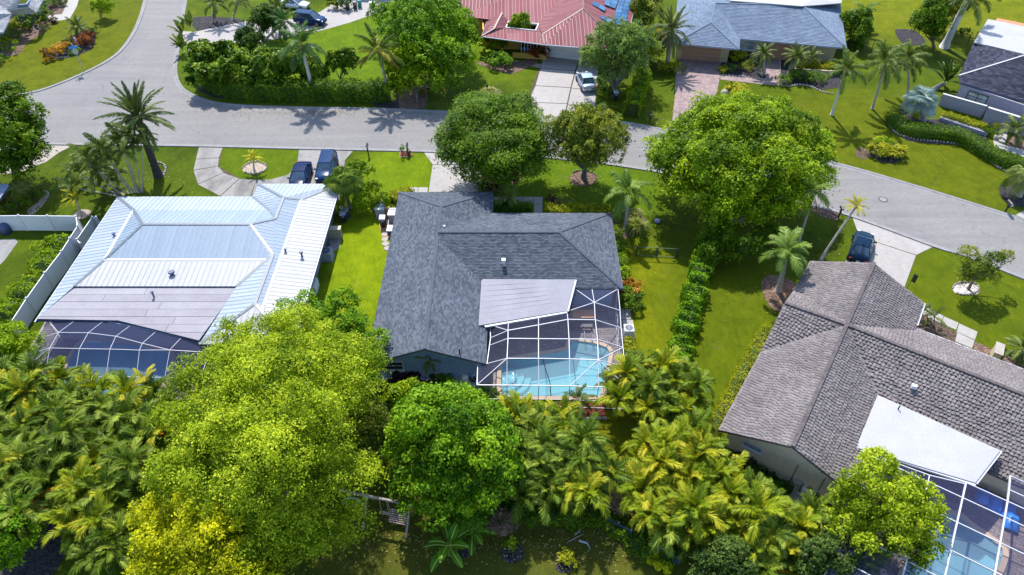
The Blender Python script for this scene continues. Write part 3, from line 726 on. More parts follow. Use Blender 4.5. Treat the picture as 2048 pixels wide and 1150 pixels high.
def hedge(label, line, w, h, mat, dens=150, leaf=.14, seed=1, name='hedge', group=None, lump=.12, cat='hedge', px=True, top_lump=.15, cyc=.9):
    """clipped or loose hedge along a ground line: leaves over a woody mass"""
    rng = np.random.default_rng(seed); L = [gp(*p) for p in line] if px else list(line)
    L = spl(L, 6) if len(L) > 2 else [L[0], L[1]]; P = np.array(L); seg = np.linalg.norm(np.diff(P, axis=0), axis=1); cum = np.concatenate([[0], np.cumsum(seg)]); tot = cum[-1]
    o0 = P.mean(0)
    def at(s):
        x = np.interp(s, cum, P[:, 0]); y = np.interp(s, cum, P[:, 1]); x2 = np.interp(np.minimum(s + .1, tot), cum, P[:, 0]); y2 = np.interp(np.minimum(s + .1, tot), cum, P[:, 1]); x1 = np.interp(np.maximum(s - .1, 0), cum, P[:, 0]); y1 = np.interp(np.maximum(s - .1, 0), cum, P[:, 1])
        d = np.stack([x2 - x1, y2 - y1], 1); d /= np.maximum(np.linalg.norm(d, axis=1, keepdims=True), 1e-6); return np.stack([x, y], 1), d
    ph = rng.random(6) * 6.28
    def hh(s): return h * (1 + top_lump * (.5 * np.sin(s * cyc * 2.1 + ph[0]) + .35 * np.sin(s * cyc * 4.3 + ph[1]) + .3 * np.sin(s * cyc * 7.7 + ph[2])))
    def ww(s): return w * (1 + lump * (.6 * np.sin(s * cyc * 1.9 + ph[3]) + .5 * np.sin(s * cyc * 5.1 + ph[4])))
    n = int((tot * (w + 2 * h) + 2 * w * h) * dens); s = rng.uniform(-w * .25, tot + w * .25, n); th = rng.uniform(-1, 1, n)
    per = h / (w + 2 * h) * 2; th = np.where(np.abs(th) < 1 - per, th / (1 - per) * .5, np.sign(th) * (.5 + (np.abs(th) - (1 - per)) / per * .5))
    sc = np.clip(s, 0, tot); c, d = at(sc); nr = np.stack([d[:, 1], -d[:, 0]], 1); H = hh(s); Wd = ww(s); top = np.abs(th) <= .5
    off = np.where(top, th * 2, np.sign(th)) * Wd / 2; z = np.where(top, H * (1 - .12 * (2 * th) ** 4), H * (1 - (np.abs(th) - .5) * 2))
    dep = rng.exponential(.07, n) * rng.choice([1, -.6], n, p=[.72, .28]); bulge = .05 * np.sin(s * 3.1 + z * 5 + off * 2 + ph[5]) + .05 * np.sin(s * 7.3 - off * 4 + z * 3) + .04 * np.sin(s * 13 + off * 9 + ph[0])
    N = np.zeros((n, 3)); N[:, :2] = nr * np.where(top, 0, np.sign(th))[:, None]; N[:, 2] = np.where(top, 1, .25)
    C = np.zeros((n, 3)); C[:, :2] = c + nr * off[:, None] + d * (s - sc)[:, None]; C[:, 2] = z
    C += N * (bulge - dep)[:, None]; C[:, 2] = np.maximum(C[:, 2], .03); N += rng.normal(size=(n, 3)) * .55
    T = np.clip(.5 + .22 * np.sin(s * 1.7 + ph[1]) * np.sin(off * 3 + ph[2]) + rng.normal(0, .2, n), 0, 1); C[:, :2] -= o0
    Ls = leaf * rng.uniform(.7, 1.4, n); V, F = leaf_quads(C, N, Ls, Ls * .6, rng); me = mesh_np('foliage', V, F, T, [MATS[mat]])
    t = thing(name, label, cat, (o0[0], o0[1], 0), 0, group); link('foliage', me, t)
    ss = np.linspace(0, tot, max(3, int(tot / .5))); c, d = at(ss); nr = np.stack([d[:, 1], -d[:, 0]], 1); H = hh(ss) - min(.3, h * .3); Wd = ww(ss) - min(.5, w * .35); Vv = []; Ff = []
    prof = ((-1, 0), (-1, .8), (-.6, 1), (.6, 1), (1, .8), (1, 0)); k = 6
    for i in range(len(ss)):
        for a, b in prof: Vv.append((c[i, 0] + nr[i, 0] * a * Wd[i] / 2 - o0[0], c[i, 1] + nr[i, 1] * a * Wd[i] / 2 - o0[1], H[i] * b))
    for i in range(len(ss) - 1):
        for j in range(k - 1): Ff.append((i * k + j, i * k + j + 1, (i + 1) * k + j + 1, (i + 1) * k + j))
    Ff += [tuple(range(k)), tuple(range((len(ss) - 1) * k, len(ss) * k))[::-1]]
    mb = MB(); mb.add(Vv, Ff); mb.build('twigs', MATS['twigs'], t)
    return t

# ------------------------------------------------------------------ cars
def car(label, px, rz, L=4.6, Wd=1.85, H=1.5, paint=None, suv=False, plate='', group=None, name='parked_car', world_xy=None, spoiler=False):
    x, y = world_xy or gp(*px); t = thing(name, label, 'car', (x, y, 0), R(rz), group); hw = Wd / 2
    M = MATS; pt = paint
    if suv: st = [(-.5, .80, .42, .86), (-.48, .93, .30, .98), (-.40, .99, .25, 1.02), (-.1, 1, .24, 1.0), (.18, 1, .24, 1.0), (.26, .99, .24, 1.02), (.40, .95, .26, .94), (.475, .84, .32, .84), (.5, .70, .42, .70)]
    else: st = [(-.5, .78, .38, .78), (-.48, .90, .28, .92), (-.40, .97, .22, .96), (-.25, 1, .2, .93), (.0, 1, .2, .90), (.2, 1, .2, .90), (.27, .98, .2, .90), (.40, .93, .22, .80), (.475, .82, .28, .70), (.5, .66, .36, .58)]
    mb = MB(); V = []; F = []
    for fx, fw, zb, zt in st:
        w = hw * fw; X = fx * L; mid = (zb + zt) / 2
        V += [(X, 0, zb), (X, -w * .8, zb), (X, -w * .98, zb + .1), (X, -w, mid), (X, -w * .985, zt - .12), (X, -w * .9, zt - .02), (X, -w * .5, zt + .03), (X, 0, zt + .045), (X, w * .5, zt + .03), (X, w * .9, zt - .02), (X, w * .985, zt - .12), (X, w, mid), (X, w * .98, zb + .1), (X, w * .8, zb)]
    k = 14; n = len(st)
    for i in range(n - 1):
        for j in range(k): F.append((i * k + j, i * k + (j + 1) % k, (i + 1) * k + (j + 1) % k, (i + 1) * k + j))
    F += [tuple(range(k))[::-1], tuple(range((n - 1) * k, n * k))]
    mb.add(V, F); body = mb.build('body', pt, t, True); body.data.flip_normals()
    zb = .99 if suv else .90
    if suv: xb0, xb1, xt0, xt1 = -.475 * L, .26 * L, -.42 * L, .09 * L
    else: xb0, xb1, xt0, xt1 = -.36 * L, .27 * L, -.20 * L, .06 * L
    wb, wt_ = hw * .90, hw * .68; zt = H - .03
    B = [(xb0, -wb, zb), (xb1, -wb, zb), (xb1, wb, zb), (xb0, wb, zb)]; Tt = [(xt0, -wt_, zt), (xt1, -wt_, zt), (xt1, wt_, zt), (xt0, wt_, zt)]
    def lerp(a, b, q): return tuple(a[i] + (b[i] - a[i]) * q for i in range(3))
    def quad(nm, a, b, c, d, mat, ins=.08):
        q = MB(); cc = tuple(sum(z) / 4 for z in zip(a, b, c, d)); q.add([lerp(p, cc, ins) for p in (a, b, c, d)], [(0, 1, 2, 3)]); return q.build(nm, mat, t)
    rf = MB(); cr = .035; pa = []
    for i in range(5):
        f = i / 4; xx = xt0 + (xt1 - xt0) * f
        for j in range(5):
            g = j / 4; yy = -wt_ + 2 * wt_ * g; pa.append((xx, yy, zt + cr * (1 - (2 * g - 1) ** 2) * (1 - .5 * (2 * f - 1) ** 2)))
    rf.add(pa, [(i * 5 + j, (i + 1) * 5 + j, (i + 1) * 5 + j + 1, i * 5 + j + 1) for i in range(4) for j in range(4)])
    rf.build('roof', pt, t, True)
    pl = MB()
    for i in range(4): pl.beam(B[i], Tt[i], .085, .07)
    for s in (-1, 1):
        xm = (xt0 + xt1) / 2; pl.beam((xm + .05, s * wb, zb), (xm, s * wt_, zt), .07, .05)
        pl.beam((xt0, s * wt_, zt), (xt1, s * wt_, zt), .06, .05)
    pl.beam(Tt[0], Tt[3], .06, .05); pl.beam(Tt[1], Tt[2], .06, .05); pl.build('pillars', pt, t)
    quad('windshield', B[1], B[2], Tt[2], Tt[1], M['car_glass'], .02); quad('rear_window', B[3], B[0], Tt[0], Tt[3], M['car_glass'], .02)
    for s, (a, b) in ((-1, (0, 1)), (1, (3, 2))): quad('side_window', B[a], B[b], Tt[b], Tt[a], M['car_glass'], .01)
    if not suv or spoiler:
        pass
    for sx in (-.31, .305):
        for s in (-1, 1):
            w = MB(); r = .36 if suv else .33; seg = 14; ring = []
            for yy in (-.11, .11):
                for q in range(seg): ring.append((math.cos(6.2832 * q / seg) * r, yy, math.sin(6.2832 * q / seg) * r))
            w.add(ring, [(q, (q + 1) % seg, seg + (q + 1) % seg, seg + q) for q in range(seg)] + [tuple(range(seg))[::-1], tuple(range(seg, 2 * seg))])
            wo_ = w.build('wheel', M['tyre'], t); wo_.location = (sx * L, s * (hw - .07), r)
            rm = MB(); seg = 10; rr = r * .64; vs = [(math.cos(6.2832 * q / seg) * rr, s * .118, math.sin(6.2832 * q / seg) * rr) for q in range(seg)] + [(0, s * .10, 0)]
            rm.add(vs, [(q, (q + 1) % seg, seg) for q in range(seg)]); rm.build('rim', M['alloy'], wo_)
    for s in (-1, 1):
        hl = MB(); hl.box((.468 * L, s * hw * .62, (.80 if suv else .66)), (.16, .36, .12), s * -.35); hl.build('headlight', M['lamp_glass'], t)
        tl = MB(); tl.box((-.489 * L, s * hw * .68, .86 if suv else .80), (.1, .32, .14), s * .25); tl.build('tail_light', M['tail_red'], t)
        mi = MB(); mi.box((xt1 + (.42 if suv else .5), s * (hw + .08), zb + .05), (.12, .2, .13)); mi.build('mirror', pt, t)
    gr = MB(); gr.box((.497 * L, 0, .5), (.05, Wd * .5, .16)); gr.build('grille', M['black_trim'], t)
    pm = MB(); pm.box((-.503 * L, 0, .62), (.02, .31, .15)); pm.build('licence_plate', M['white_paint'], t)
    return t

# ------------------------------------------------------------------ material library
leaf_mat('leaf_lime', (0.07, 0.13, 0.004), (0.29, 0.40, 0.010), (0.60, 0.68, 0.04), .46)
leaf_mat('leaf_yellow', (0.17, 0.20, 0.004), (0.48, 0.51, 0.008), (0.76, 0.74, 0.02), .46)
leaf_mat('leaf_mid', (0.035, 0.085, 0.003), (0.085, 0.17, 0.005), (0.18, 0.29, 0.010), .32)
leaf_mat('leaf_bright', (0.06, 0.13, 0.003), (0.19, 0.31, 0.005), (0.38, 0.50, 0.012), .38)
leaf_mat('leaf_green', (0.045, 0.12, 0.003), (0.12, 0.26, 0.006), (0.26, 0.42, 0.012), .34)
leaf_mat('leaf_dark', (0.018, 0.05, 0.005), (0.04, 0.095, 0.01), (0.10, 0.17, 0.02), .25)
leaf_mat('leaf_seagrape', (0.03, 0.085, 0.004), (0.10, 0.19, 0.008), (0.28, 0.36, 0.03), .3, .4)
leaf_mat('leaf_olive', (0.0675, 0.115, 0.0108), (0.162, 0.216, 0.0189), (0.365, 0.365, 0.0405), .3)
leaf_mat('leaf_grey', (0.045, 0.10, 0.018), (0.11, 0.20, 0.035), (0.24, 0.34, 0.07), .3)
leaf_mat('leaf_blue', (0.02, 0.045, 0.008), (0.05, 0.095, 0.015), (0.12, 0.18, 0.03), .25)
leaf_mat('leaf_hedge', (0.035, 0.09, 0.003), (0.08, 0.17, 0.006), (0.18, 0.28, 0.012), .28)
leaf_mat('leaf_hedge_y', (0.14, 0.18, 0.005), (0.30, 0.33, 0.008), (0.52, 0.48, 0.02), .32)
leaf_mat('leaf_croton', (0.14, 0.07, 0.01), (0.48, 0.22, 0.02), (0.75, 0.48, 0.05), .3, .4)
leaf_mat('leaf_croton_red', (0.08, 0.02, 0.01), (0.26, 0.07, 0.02), (0.45, 0.16, 0.04), .25, .4)
leaf_mat('leaf_maroon', (0.02, 0.010, 0.010), (0.05, 0.02, 0.018), (0.10, 0.05, 0.035), .2, .4)
leaf_mat('leaf_dead', (0.12, 0.075, 0.06), (0.22, 0.15, 0.12), (0.32, 0.24, 0.19), .2, .8)
leaf_mat('leaf_orange', (0.25, 0.10, 0.01), (0.50, 0.22, 0.02), (0.65, 0.36, 0.04), .3)
leaf_mat('grass_blade', (0.10, 0.14, 0.02), (0.20, 0.25, 0.03), (0.34, 0.36, 0.08), .3)
leaf_mat('grass_pale', (0.16, 0.18, 0.05), (0.30, 0.31, 0.08), (0.42, 0.40, 0.14), .3)
leaf_mat('areca_leaf', (0.03, 0.065, 0.006), (0.125, 0.20, 0.014), (0.36, 0.43, 0.06), .28, .4, True)
leaf_mat('areca_leaf_y', (0.07, 0.13, 0.006), (0.25, 0.32, 0.012), (0.58, 0.48, 0.03), .3, .4, True)
leaf_mat('areca_leaf_d', (0.0403, 0.0739, 0.0161), (0.0941, 0.148, 0.0269), (0.228, 0.269, 0.0538), .25, .4, True)
leaf_mat('phoenix_leaf', (0.042, 0.072, 0.024), (0.09, 0.132, 0.036), (0.192, 0.228, 0.054), .2, .4, True)
leaf_mat('coco_leaf', (0.048, 0.084, 0.0096), (0.12, 0.168, 0.018), (0.288, 0.312, 0.048), .28, .4, True)
leaf_mat('coco_leaf_y', (0.18, 0.16, 0.02), (0.34, 0.28, 0.03), (0.5, 0.42, 0.08), .28, .4, True)
leaf_mat('queen_leaf', (0.048, 0.096, 0.0168), (0.108, 0.168, 0.03), (0.24, 0.288, 0.072), .25, .4, True)
leaf_mat('royal_leaf', (0.024, 0.084, 0.0168), (0.072, 0.156, 0.036), (0.18, 0.288, 0.072), .25, .35, True)
leaf_mat('light_leaf', (0.08, 0.15, 0.02), (0.17, 0.27, 0.04), (0.32, 0.4, 0.1), .32, .4, True)
leaf_mat('pygmy_leaf', (0.05, 0.085, 0.02), (0.12, 0.17, 0.035), (0.24, 0.27, 0.07), .25, .4, True)
leaf_mat('tan_frond', (0.12, 0.09, 0.055), (0.25, 0.19, 0.12), (0.40, 0.33, 0.22), .2, .8, True)
leaf_mat('orange_frond', (0.35, 0.12, 0.01), (0.60, 0.22, 0.02), (0.75, 0.36, 0.03), .25, .6, True)
leaf_mat('yellow_frond', (0.30, 0.28, 0.01), (0.46, 0.42, 0.015), (0.60, 0.50, 0.02), .3, .5, True)
leaf_mat('silver_leaf', (0.155, 0.226, 0.202), (0.262, 0.357, 0.321), (0.428, 0.524, 0.476), .12, .55, True)
leaf_mat('fan_leaf', (0.06, 0.12, 0.0144), (0.144, 0.228, 0.024), (0.36, 0.42, 0.072), .28, .4, True)
leaf_mat('fan_leaf_pale', (0.10, 0.14, 0.03), (0.22, 0.27, 0.06), (0.38, 0.42, 0.13), .28, .4, True)
leaf_mat('banana_leaf', (0.04, 0.12, 0.006), (0.08, 0.21, 0.01), (0.16, 0.32, 0.02), .35, .35, True)
leaf_mat('trav_leaf', (0.02, 0.05, 0.01), (0.05, 0.10, 0.02), (0.15, 0.2, 0.04), .25, .35, True)
simple('areca_rib', (0.28, 0.30, 0.05), .5)
simple('phoenix_rib', (0.20, 0.20, 0.05), .6)
simple('coco_rib', (0.36, 0.33, 0.08), .5)
simple('banana_rib', (0.42, 0.50, 0.12), .5)
simple('silver_rib', (0.25, 0.32, 0.30), .6)
simple('shaft_green', (0.12, 0.19, 0.03), .4)
simple('shaft_orange', (0.36, 0.26, 0.03), .5)
simple('shaft_pale', (0.45, 0.38, 0.28), .6)
simple('bark', (0.17, 0.145, 0.12), .9, var=.4, scale=5, bmp=.8)
simple('bark_blue', (0.10, 0.11, 0.13), .9, var=.35, scale=5, bmp=.8)
simple('palm_trunk', (0.34, 0.31, 0.28), .85, var=.25, scale=4, bmp=.6)
simple('palm_dark', (0.055, 0.045, 0.045), .95, var=.5, scale=6, bmp=1)
simple('palm_white', (0.52, 0.51, 0.50), .8, var=.2, scale=3, bmp=.4)
simple('twigs', (0.04, 0.075, 0.010), .95, var=.4, scale=9)
concrete('road', (0.212, 0.205, 0.201), (0.162, 0.157, 0.167), .7, .9, .12, crack=True)
concrete('kerb', (0.247, 0.242, 0.247), (0.108, 0.103, 0.108), .5, .85, .8)
concrete('drive_white', (0.348, 0.326, 0.314), (0.225, 0.207, 0.207), .5, .85, .25)
concrete('drive_pale', (0.337, 0.298, 0.264), (0.236, 0.202, 0.179), .4, .85, .3)
concrete('drive_stained', (0.259, 0.248, 0.238), (0.072, 0.0684, 0.0684), .95, .85, .42)
concrete('slab_white', (0.337, 0.32, 0.303), (0.236, 0.225, 0.214), .4, .85, .6)
concrete('path_white', (0.36, 0.348, 0.337), (0.281, 0.27, 0.258), .4, .85, .6)
concrete('coping', (0.56, 0.42, 0.30), (0.42, 0.31, 0.22), .4, .8, 1.2)
concrete('stone_white', (0.374, 0.338, 0.302), (0.216, 0.187, 0.158), .5, .85, 2)
concrete('plaster_cream', (0.446, 0.374, 0.238), (0.324, 0.274, 0.173), .3, .9, .8)
concrete('plaster_yellow', (0.60, 0.36, 0.08), (0.45, 0.27, 0.07), .3, .9, .8)
concrete('plaster_tan', (0.751, 0.597, 0.442), (0.442, 0.354, 0.265), .4, .9, .7)
concrete('plaster_blue', (0.234, 0.319, 0.531), (0.149, 0.213, 0.361), .4, .9, .7)
concrete('plaster_grey', (0.30, 0.29, 0.36), (0.22, 0.21, 0.27), .4, .9, .7)
concrete('plaster_white', (0.518, 0.511, 0.518), (0.396, 0.389, 0.403), .3, .9, .7)
concrete('plaster_brown', (0.30, 0.15, 0.085), (0.2, 0.1, 0.06), .3, .9, .7)
brick_mat('pavers_pink', (0.231, 0.16, 0.16), (0.34, 0.258, 0.245), (0.116, 0.0884, 0.0884), 1, .42, .21, .1)
brick_mat('pavers_red', (0.32, 0.216, 0.176), (0.44, 0.336, 0.288), (0.16, 0.12, 0.104), 1, .42, .21, 0)
brick_mat('pavers_deck', (0.168, 0.144, 0.144), (0.248, 0.216, 0.2), (0.088, 0.08, 0.08), 1, .5, .25, 0)
brick_mat('pavers_deck_turned', (0.168, 0.136, 0.128), (0.248, 0.2, 0.184), (0.088, 0.08, 0.08), 1, .5, .25, R(33.6))
mulch_mat('mulch_dark', (0.035, 0.032, 0.038)); mulch_mat('mulch_brown', (0.14, 0.09, 0.07)); mulch_mat('mulch_red', (0.13, 0.035, 0.022))
mulch_mat('mulch_tan', (0.33, 0.27, 0.22), .4); mulch_mat('gravel_white', (0.42, 0.38, 0.36), .5); mulch_mat('soil', (0.09, 0.065, 0.045), .4)
tone_mat('shingle_dark', [(0.0, (0.039, 0.0484, 0.0686)), (0.5, (0.0819, 0.0952, 0.121)), (1.0, (0.136, 0.152, 0.179))], .95, .06, .12, .35)
tone_mat('shingle_blue', [(0.0, (0.10, 0.135, 0.19)), (0.5, (0.15, 0.19, 0.26)), (1.0, (0.21, 0.26, 0.33))], .95, .06, .1, .35)
tone_mat('shingle_grey', [(0.0, (0.204, 0.218, 0.245)), (0.5, (0.272, 0.286, 0.313)), (1.0, (0.354, 0.36, 0.388))], .95, .06, .1, .35)
tone_mat('shingle_navy', [(0.0, (0.0237, 0.0257, 0.0405)), (0.5, (0.0372, 0.0405, 0.0608)), (1.0, (0.0574, 0.0608, 0.0844))], .95, .06, .1, .35)
tone_mat('tile_brown', [(0.0, (0.095, 0.0792, 0.0824)), (0.5, (0.171, 0.149, 0.149)), (1.0, (0.279, 0.247, 0.244))], .85, .3, .2, .3)
tone_mat('metal_sheen_ice', [(0.0, (0.27, 0.31, 0.36)), (1.0, (0.31, 0.35, 0.40))], .55, .25, .05, .3, .03)  # pale tone of low-pitch roof faces, their sheen painted into the colour
tone_mat('metal_steel', [(0.0, (0.20, 0.255, 0.325)), (1.0, (0.235, 0.29, 0.36))], .55, .25, .05, .3, .03)
tone_mat('metal_sheen_white', [(0.0, (0.361, 0.361, 0.37)), (1.0, (0.393, 0.393, 0.398))], .6, .2, .04, .3, .03)  # brightest faces: sky and sun sheen put into the base colour
tone_mat('metal_red', [(0.0, (0.20, 0.072, 0.082)), (1.0, (0.26, 0.11, 0.12))], .75, .04, .08, .3, .05)
tone_mat('membrane', [(0.0, (0.242, 0.23, 0.259)), (1.0, (0.288, 0.277, 0.306))], .8, .3, .1, .5, .2)
tone_mat('white_roof', [(0.0, (0.332, 0.328, 0.343)), (1.0, (0.393, 0.388, 0.403))], .6, .4, .07, .5, .15)
tone_mat('patio_grey', [(0.0, (0.24, 0.235, 0.27)), (1.0, (0.29, 0.285, 0.32))], .8, .1, .1, .5, .15)
tone_mat('solar_blue', [(0.0, (0.03, 0.10, 0.22)), (1.0, (0.06, 0.17, 0.32))], .4, .12, .1, .5, .03)
tone_mat('fence_white', [(0.0, (0.598, 0.598, 0.63)), (1.0, (0.696, 0.696, 0.73))], .6, .4, .06, .7, .1)
simple('seam_blue', (0.205, 0.283, 0.386), .5); simple('seam_white', (0.24, 0.252, 0.276), .5); simple('seam_red', (0.124, 0.0372, 0.0403), .5)  # seam colours paint in the shadow lines of the ribs
simple('ridge_grey', (0.11, 0.138, 0.168), .45); simple('ridge_dark', (0.075, 0.09, 0.11), .9); simple('ridge_tile', (0.0976, 0.0808, 0.0832), .9, var=.35, scale=3)
simple('ridge_red', (0.0853, 0.0253, 0.0284), .5)
simple('white_paint', (0.64, 0.64, 0.656), .45, var=.04); simple('white_metal', (0.51, 0.51, 0.561), .4, var=.03)
simple('navy_metal', (0.05, 0.07, 0.15), .45); simple('grey_metal', (0.35, 0.37, 0.40), .45); simple('black_trim', (0.02, 0.02, 0.022), .5)
simple('black_plastic', (0.022, 0.025, 0.03), .45); simple('lid_grey', (0.34, 0.36, 0.44), .4); simple('dark_green', (0.015, 0.06, 0.035), .5)
simple('tan_box', (0.38, 0.34, 0.27), .7); simple('ac_blue', (0.26, 0.32, 0.40), .5); simple('ac_white', (0.66, 0.67, 0.70), .5)
simple('blue_panel', (0.035, 0.07, 0.17), .6); simple('sign_blue', (0.01, 0.22, 0.75), .5); simple('pvc', (0.62, 0.60, 0.58), .5)
simple('wood_grey', (0.26, 0.23, 0.23), .8, scale=6, var=.3); simple('wood_pink', (0.33, 0.25, 0.25), .8, scale=6, var=.3); simple('rope', (0.35, 0.38, 0.30), .8)
simple('rubber_green', (0.22, 0.36, 0.34), .6); simple('teal', (0.02, 0.25, 0.24), .5); simple('red_plastic', (0.7, 0.07, 0.03), .5)
simple('terracotta', (0.55, 0.22, 0.12), .8); simple('garage_tan', (0.36, 0.20, 0.13), .6); simple('blue_fabric', (0.02, 0.22, 0.75), .35)
simple('tyre', (0.018, 0.018, 0.018), .8); simple('alloy', (0.45, 0.46, 0.48), .3, .8); simple('lamp_glass', (0.75, 0.77, 0.8), .1); simple('tail_red', (0.45, 0.02, 0.02), .2)
simple('paint_navy', (0.0066, 0.0165, 0.0633), .2, 0.0, var=.05, spec=.1, coat=0); simple('paint_blue', (0.011, 0.0385, 0.11), .2, 0.0, var=.05, spec=.1, coat=0)
simple('paint_teal', (0.0044, 0.0193, 0.0468), .2, 0.0, var=.05, spec=.1, coat=0); simple('paint_silver', (0.36, 0.44, 0.55), .25, .6, var=.04, coat=1)
simple('paint_white', (0.62, 0.66, 0.74), .25, var=.04, coat=1); simple('lilac', (0.30, 0.30, 0.48), .6); simple('orange_wood', (0.52, 0.24, 0.10), .7)
simple('basin_aqua', (0.311, 0.577, 0.622), .7, var=.08, scale=.8); simple('basin_blue', (0.28, 0.55, 0.72), .7, var=.12, scale=.8); simple('basin_pale', (0.408, 0.561, 0.68), .7, var=.1, scale=.7)
glass_mat('glass'); glass_mat('car_glass', (0.03, 0.06, 0.10), .05); glass_mat('glass_pale', (0.30, 0.36, 0.38), .12)
screen_mat('cage_screen', (0.10, 0.10, 0.16), .20); screen_mat('cage_screen_dark', (0.05, 0.055, 0.12), .36); screen_mat('gauze_grey', (0.12, 0.12, 0.14), .5)
water_mat('pool_water', (0.68, 0.90, 0.95)); water_mat('pool_water_deep', (0.55, 0.80, 0.92))

def turf_mat():
    """one continuous turf; each yard is fed and cut differently, blending softly into the next"""
    m, nt, b = _mat('turf'); tc = nt.nodes.new('ShaderNodeTexCoord')
    dn = nt.nodes.new('ShaderNodeTexNoise'); dn.inputs['Scale'].default_value = .35; dn.inputs['Detail'].default_value = 5; nt.links.new(tc.outputs['Object'], dn.inputs['Vector'])
    va = nt.nodes.new('ShaderNodeVectorMath'); va.operation = 'MULTIPLY_ADD'; nt.links.new(dn.outputs['Color'], va.inputs[0]); va.inputs[1].default_value = (5, 5, 0); nt.links.new(tc.outputs['Object'], va.inputs[2])
    col = None
    n1 = noise(nt, .11, 5, .6); c = ramp(nt, n1, [(.35, (0.0419, 0.0711, 0.00252)), (.5, (0.065, 0.103, 0.00315)), (.66, (0.0922, 0.13, 0.00504))])
    yards = [((-13.9, 52), 4.6, 20, (0.178, 0.248, 0.00315)), ((-12.5, 63), 5.5, 6.5, (0.131, 0.197, 0.00315)), (gp(1130, 375), 13, 8, (0.0891, 0.153, 0.00315)), (gp(1300, 610), 4.6, 11, (0.141, 0.164, 0.00252)), (gp(1480, 660), 7.5, 15, (0.0891, 0.123, 0.00252)),
             (gp(1780, 290), 30, 15, (0.0964, 0.121, 0.00252)), (gp(1960, 600), 12, 13, (0.0891, 0.123, 0.00252)), (gp(1900, 10), 34, 17, (0.131, 0.153, 0.00252)), (gp(110, 100), 19, 22, (0.103, 0.123, 0.00252)), (gp(950, 1140), 17, 7.5, (0.0818, 0.0909, 0.0126)),
             (gp(700, 100), 28, 15, (0.0992, 0.164, 0.00315)), (gp(520, 325), 7, 5, (0.0891, 0.138, 0.00315)), (gp(1240, 880), 4, 4, (0.126, 0.138, 0.00378))]
    for (cx, cy), rx, ry, cc in yards:
        mp = nt.nodes.new('ShaderNodeMapping'); mp.vector_type = 'POINT'; mp.inputs['Location'].default_value = (-(cx + 2.5) / rx, -(cy + 2.5) / ry, 0); mp.inputs['Scale'].default_value = (1 / rx, 1 / ry, 0)
        nt.links.new(va.outputs[0], mp.inputs[0]); ln = nt.nodes.new('ShaderNodeVectorMath'); ln.operation = 'LENGTH'; nt.links.new(mp.outputs[0], ln.inputs[0])
        mr = nt.nodes.new('ShaderNodeMapRange'); mr.interpolation_type = 'SMOOTHSTEP'; mr.inputs[1].default_value = .5; mr.inputs[2].default_value = 1.15; mr.inputs[3].default_value = 1; mr.inputs[4].default_value = 0
        nt.links.new(ln.outputs['Value'], mr.inputs[0]); c = mix(nt, c, cc, mr.outputs[0])
    g1 = ramp(nt, noise(nt, .55, 6, .65, dist=.5), [(.3, (.74, .80, .7)), (.5, (1, 1, 1)), (.72, (1.28, 1.2, 1.1))]); c = mix(nt, c, g1, 1.0, 'MULTIPLY')
    g2 = ramp(nt, noise(nt, 3.0, 5, .7, stretch=(1, .35, 1, .25)), [(.3, (.80, .84, .8)), (.7, (1.2, 1.16, 1.15))]); c = mix(nt, c, g2, 1.0, 'MULTIPLY')
    g3 = ramp(nt, noise(nt, 15, 4, .8), [(.28, (.5, .55, .45)), (.5, (.95, .95, .95)), (.74, (1.5, 1.42, 1.2))]); c = mix(nt, c, g3, 1.0, 'MULTIPLY')
    dry = ramp(nt, noise(nt, .42, 7, .75, dist=.6), [(.60, (0, 0, 0)), (.74, (.6, .6, .6))]); c = mix(nt, c, (.15, .13, .055), dry)
    nt.links.new(c, b.inputs['Base Color']); b.inputs['Roughness'].default_value = .95; b.inputs['Specular IOR Level'].default_value = .1
    bump(nt, b, noise(nt, 24, 4, .8), 1.0, .07); MATS['turf'] = m; return m
turf_mat()
# ------------------------------------------------------------------ the setting: ground, road, kerbs, drives
def ext(p, q, d):
    v = Vector((p[0] - q[0], p[1] - q[1])).normalized(); return (p[0] + v.x * d, p[1] + v.y * d)
waterB = G((1132, 701.5), (1136.5, 699), (1138.5, 695), (1139, 688), (1141.5, 684.5), (1146, 682.8), (1156, 682.8), (1185, 687), (1204, 692.5), (1213, 696.5), (1217.5, 702), (1218.5, 709), (1213, 735), (1207, 762), (1200.5, 790), (1197, 793.5), (1100, 793.5), (1012, 793.5), (1005, 790), (1002, 784), (1002, 760), (1003, 737), (1005.5, 729), (1011, 723.5), (1019, 720.5), (1075, 711.5))
waterA = spl(G((160, 688), (200, 684), (262, 686), (300, 698), (335, 705), (345, 725), (330, 760), (300, 790), (140, 790), (134, 740)), 3, True)
waterC = spl(G((1868, 1040), (1885, 1037), (1903, 1030), (1920, 1034), (1940, 1052), (1985, 1083), (2004, 1100), (2000, 1125), (1985, 1160), (1960, 1230), (1800, 1230), (1820, 1120)), 3, True)
tri_fill_obj('ground', [(-600, -300), (600, -300), (600, 900), (-600, 900)], 0.0, MATS['turf'], holes=(waterA, waterB, waterC))
kN1 = spl(G((0, 197), (45, 188), (90, 178), (160, 150), (215, 122), (245, 98), (268, 65), (283, 30), (291, 0)), 5)
kN1 = [ext(kN1[0], kN1[3], 40)] + kN1 + [ext(kN1[-1], kN1[-4], 40)]
kN2 = spl(G((372, 0), (364, 45), (356, 100), (351, 140), (359, 170), (383, 190), (430, 206), (500, 213), (600, 216), (760, 219), (880, 224), (1050, 232), (1225, 243), (1330, 261), (1500, 293), (1660, 325), (1830, 373), (2048, 441)), 5)
kN2 = [ext(kN2[0], kN2[3], 40)] + kN2 + [ext(kN2[-1], kN2[-4], 40)]
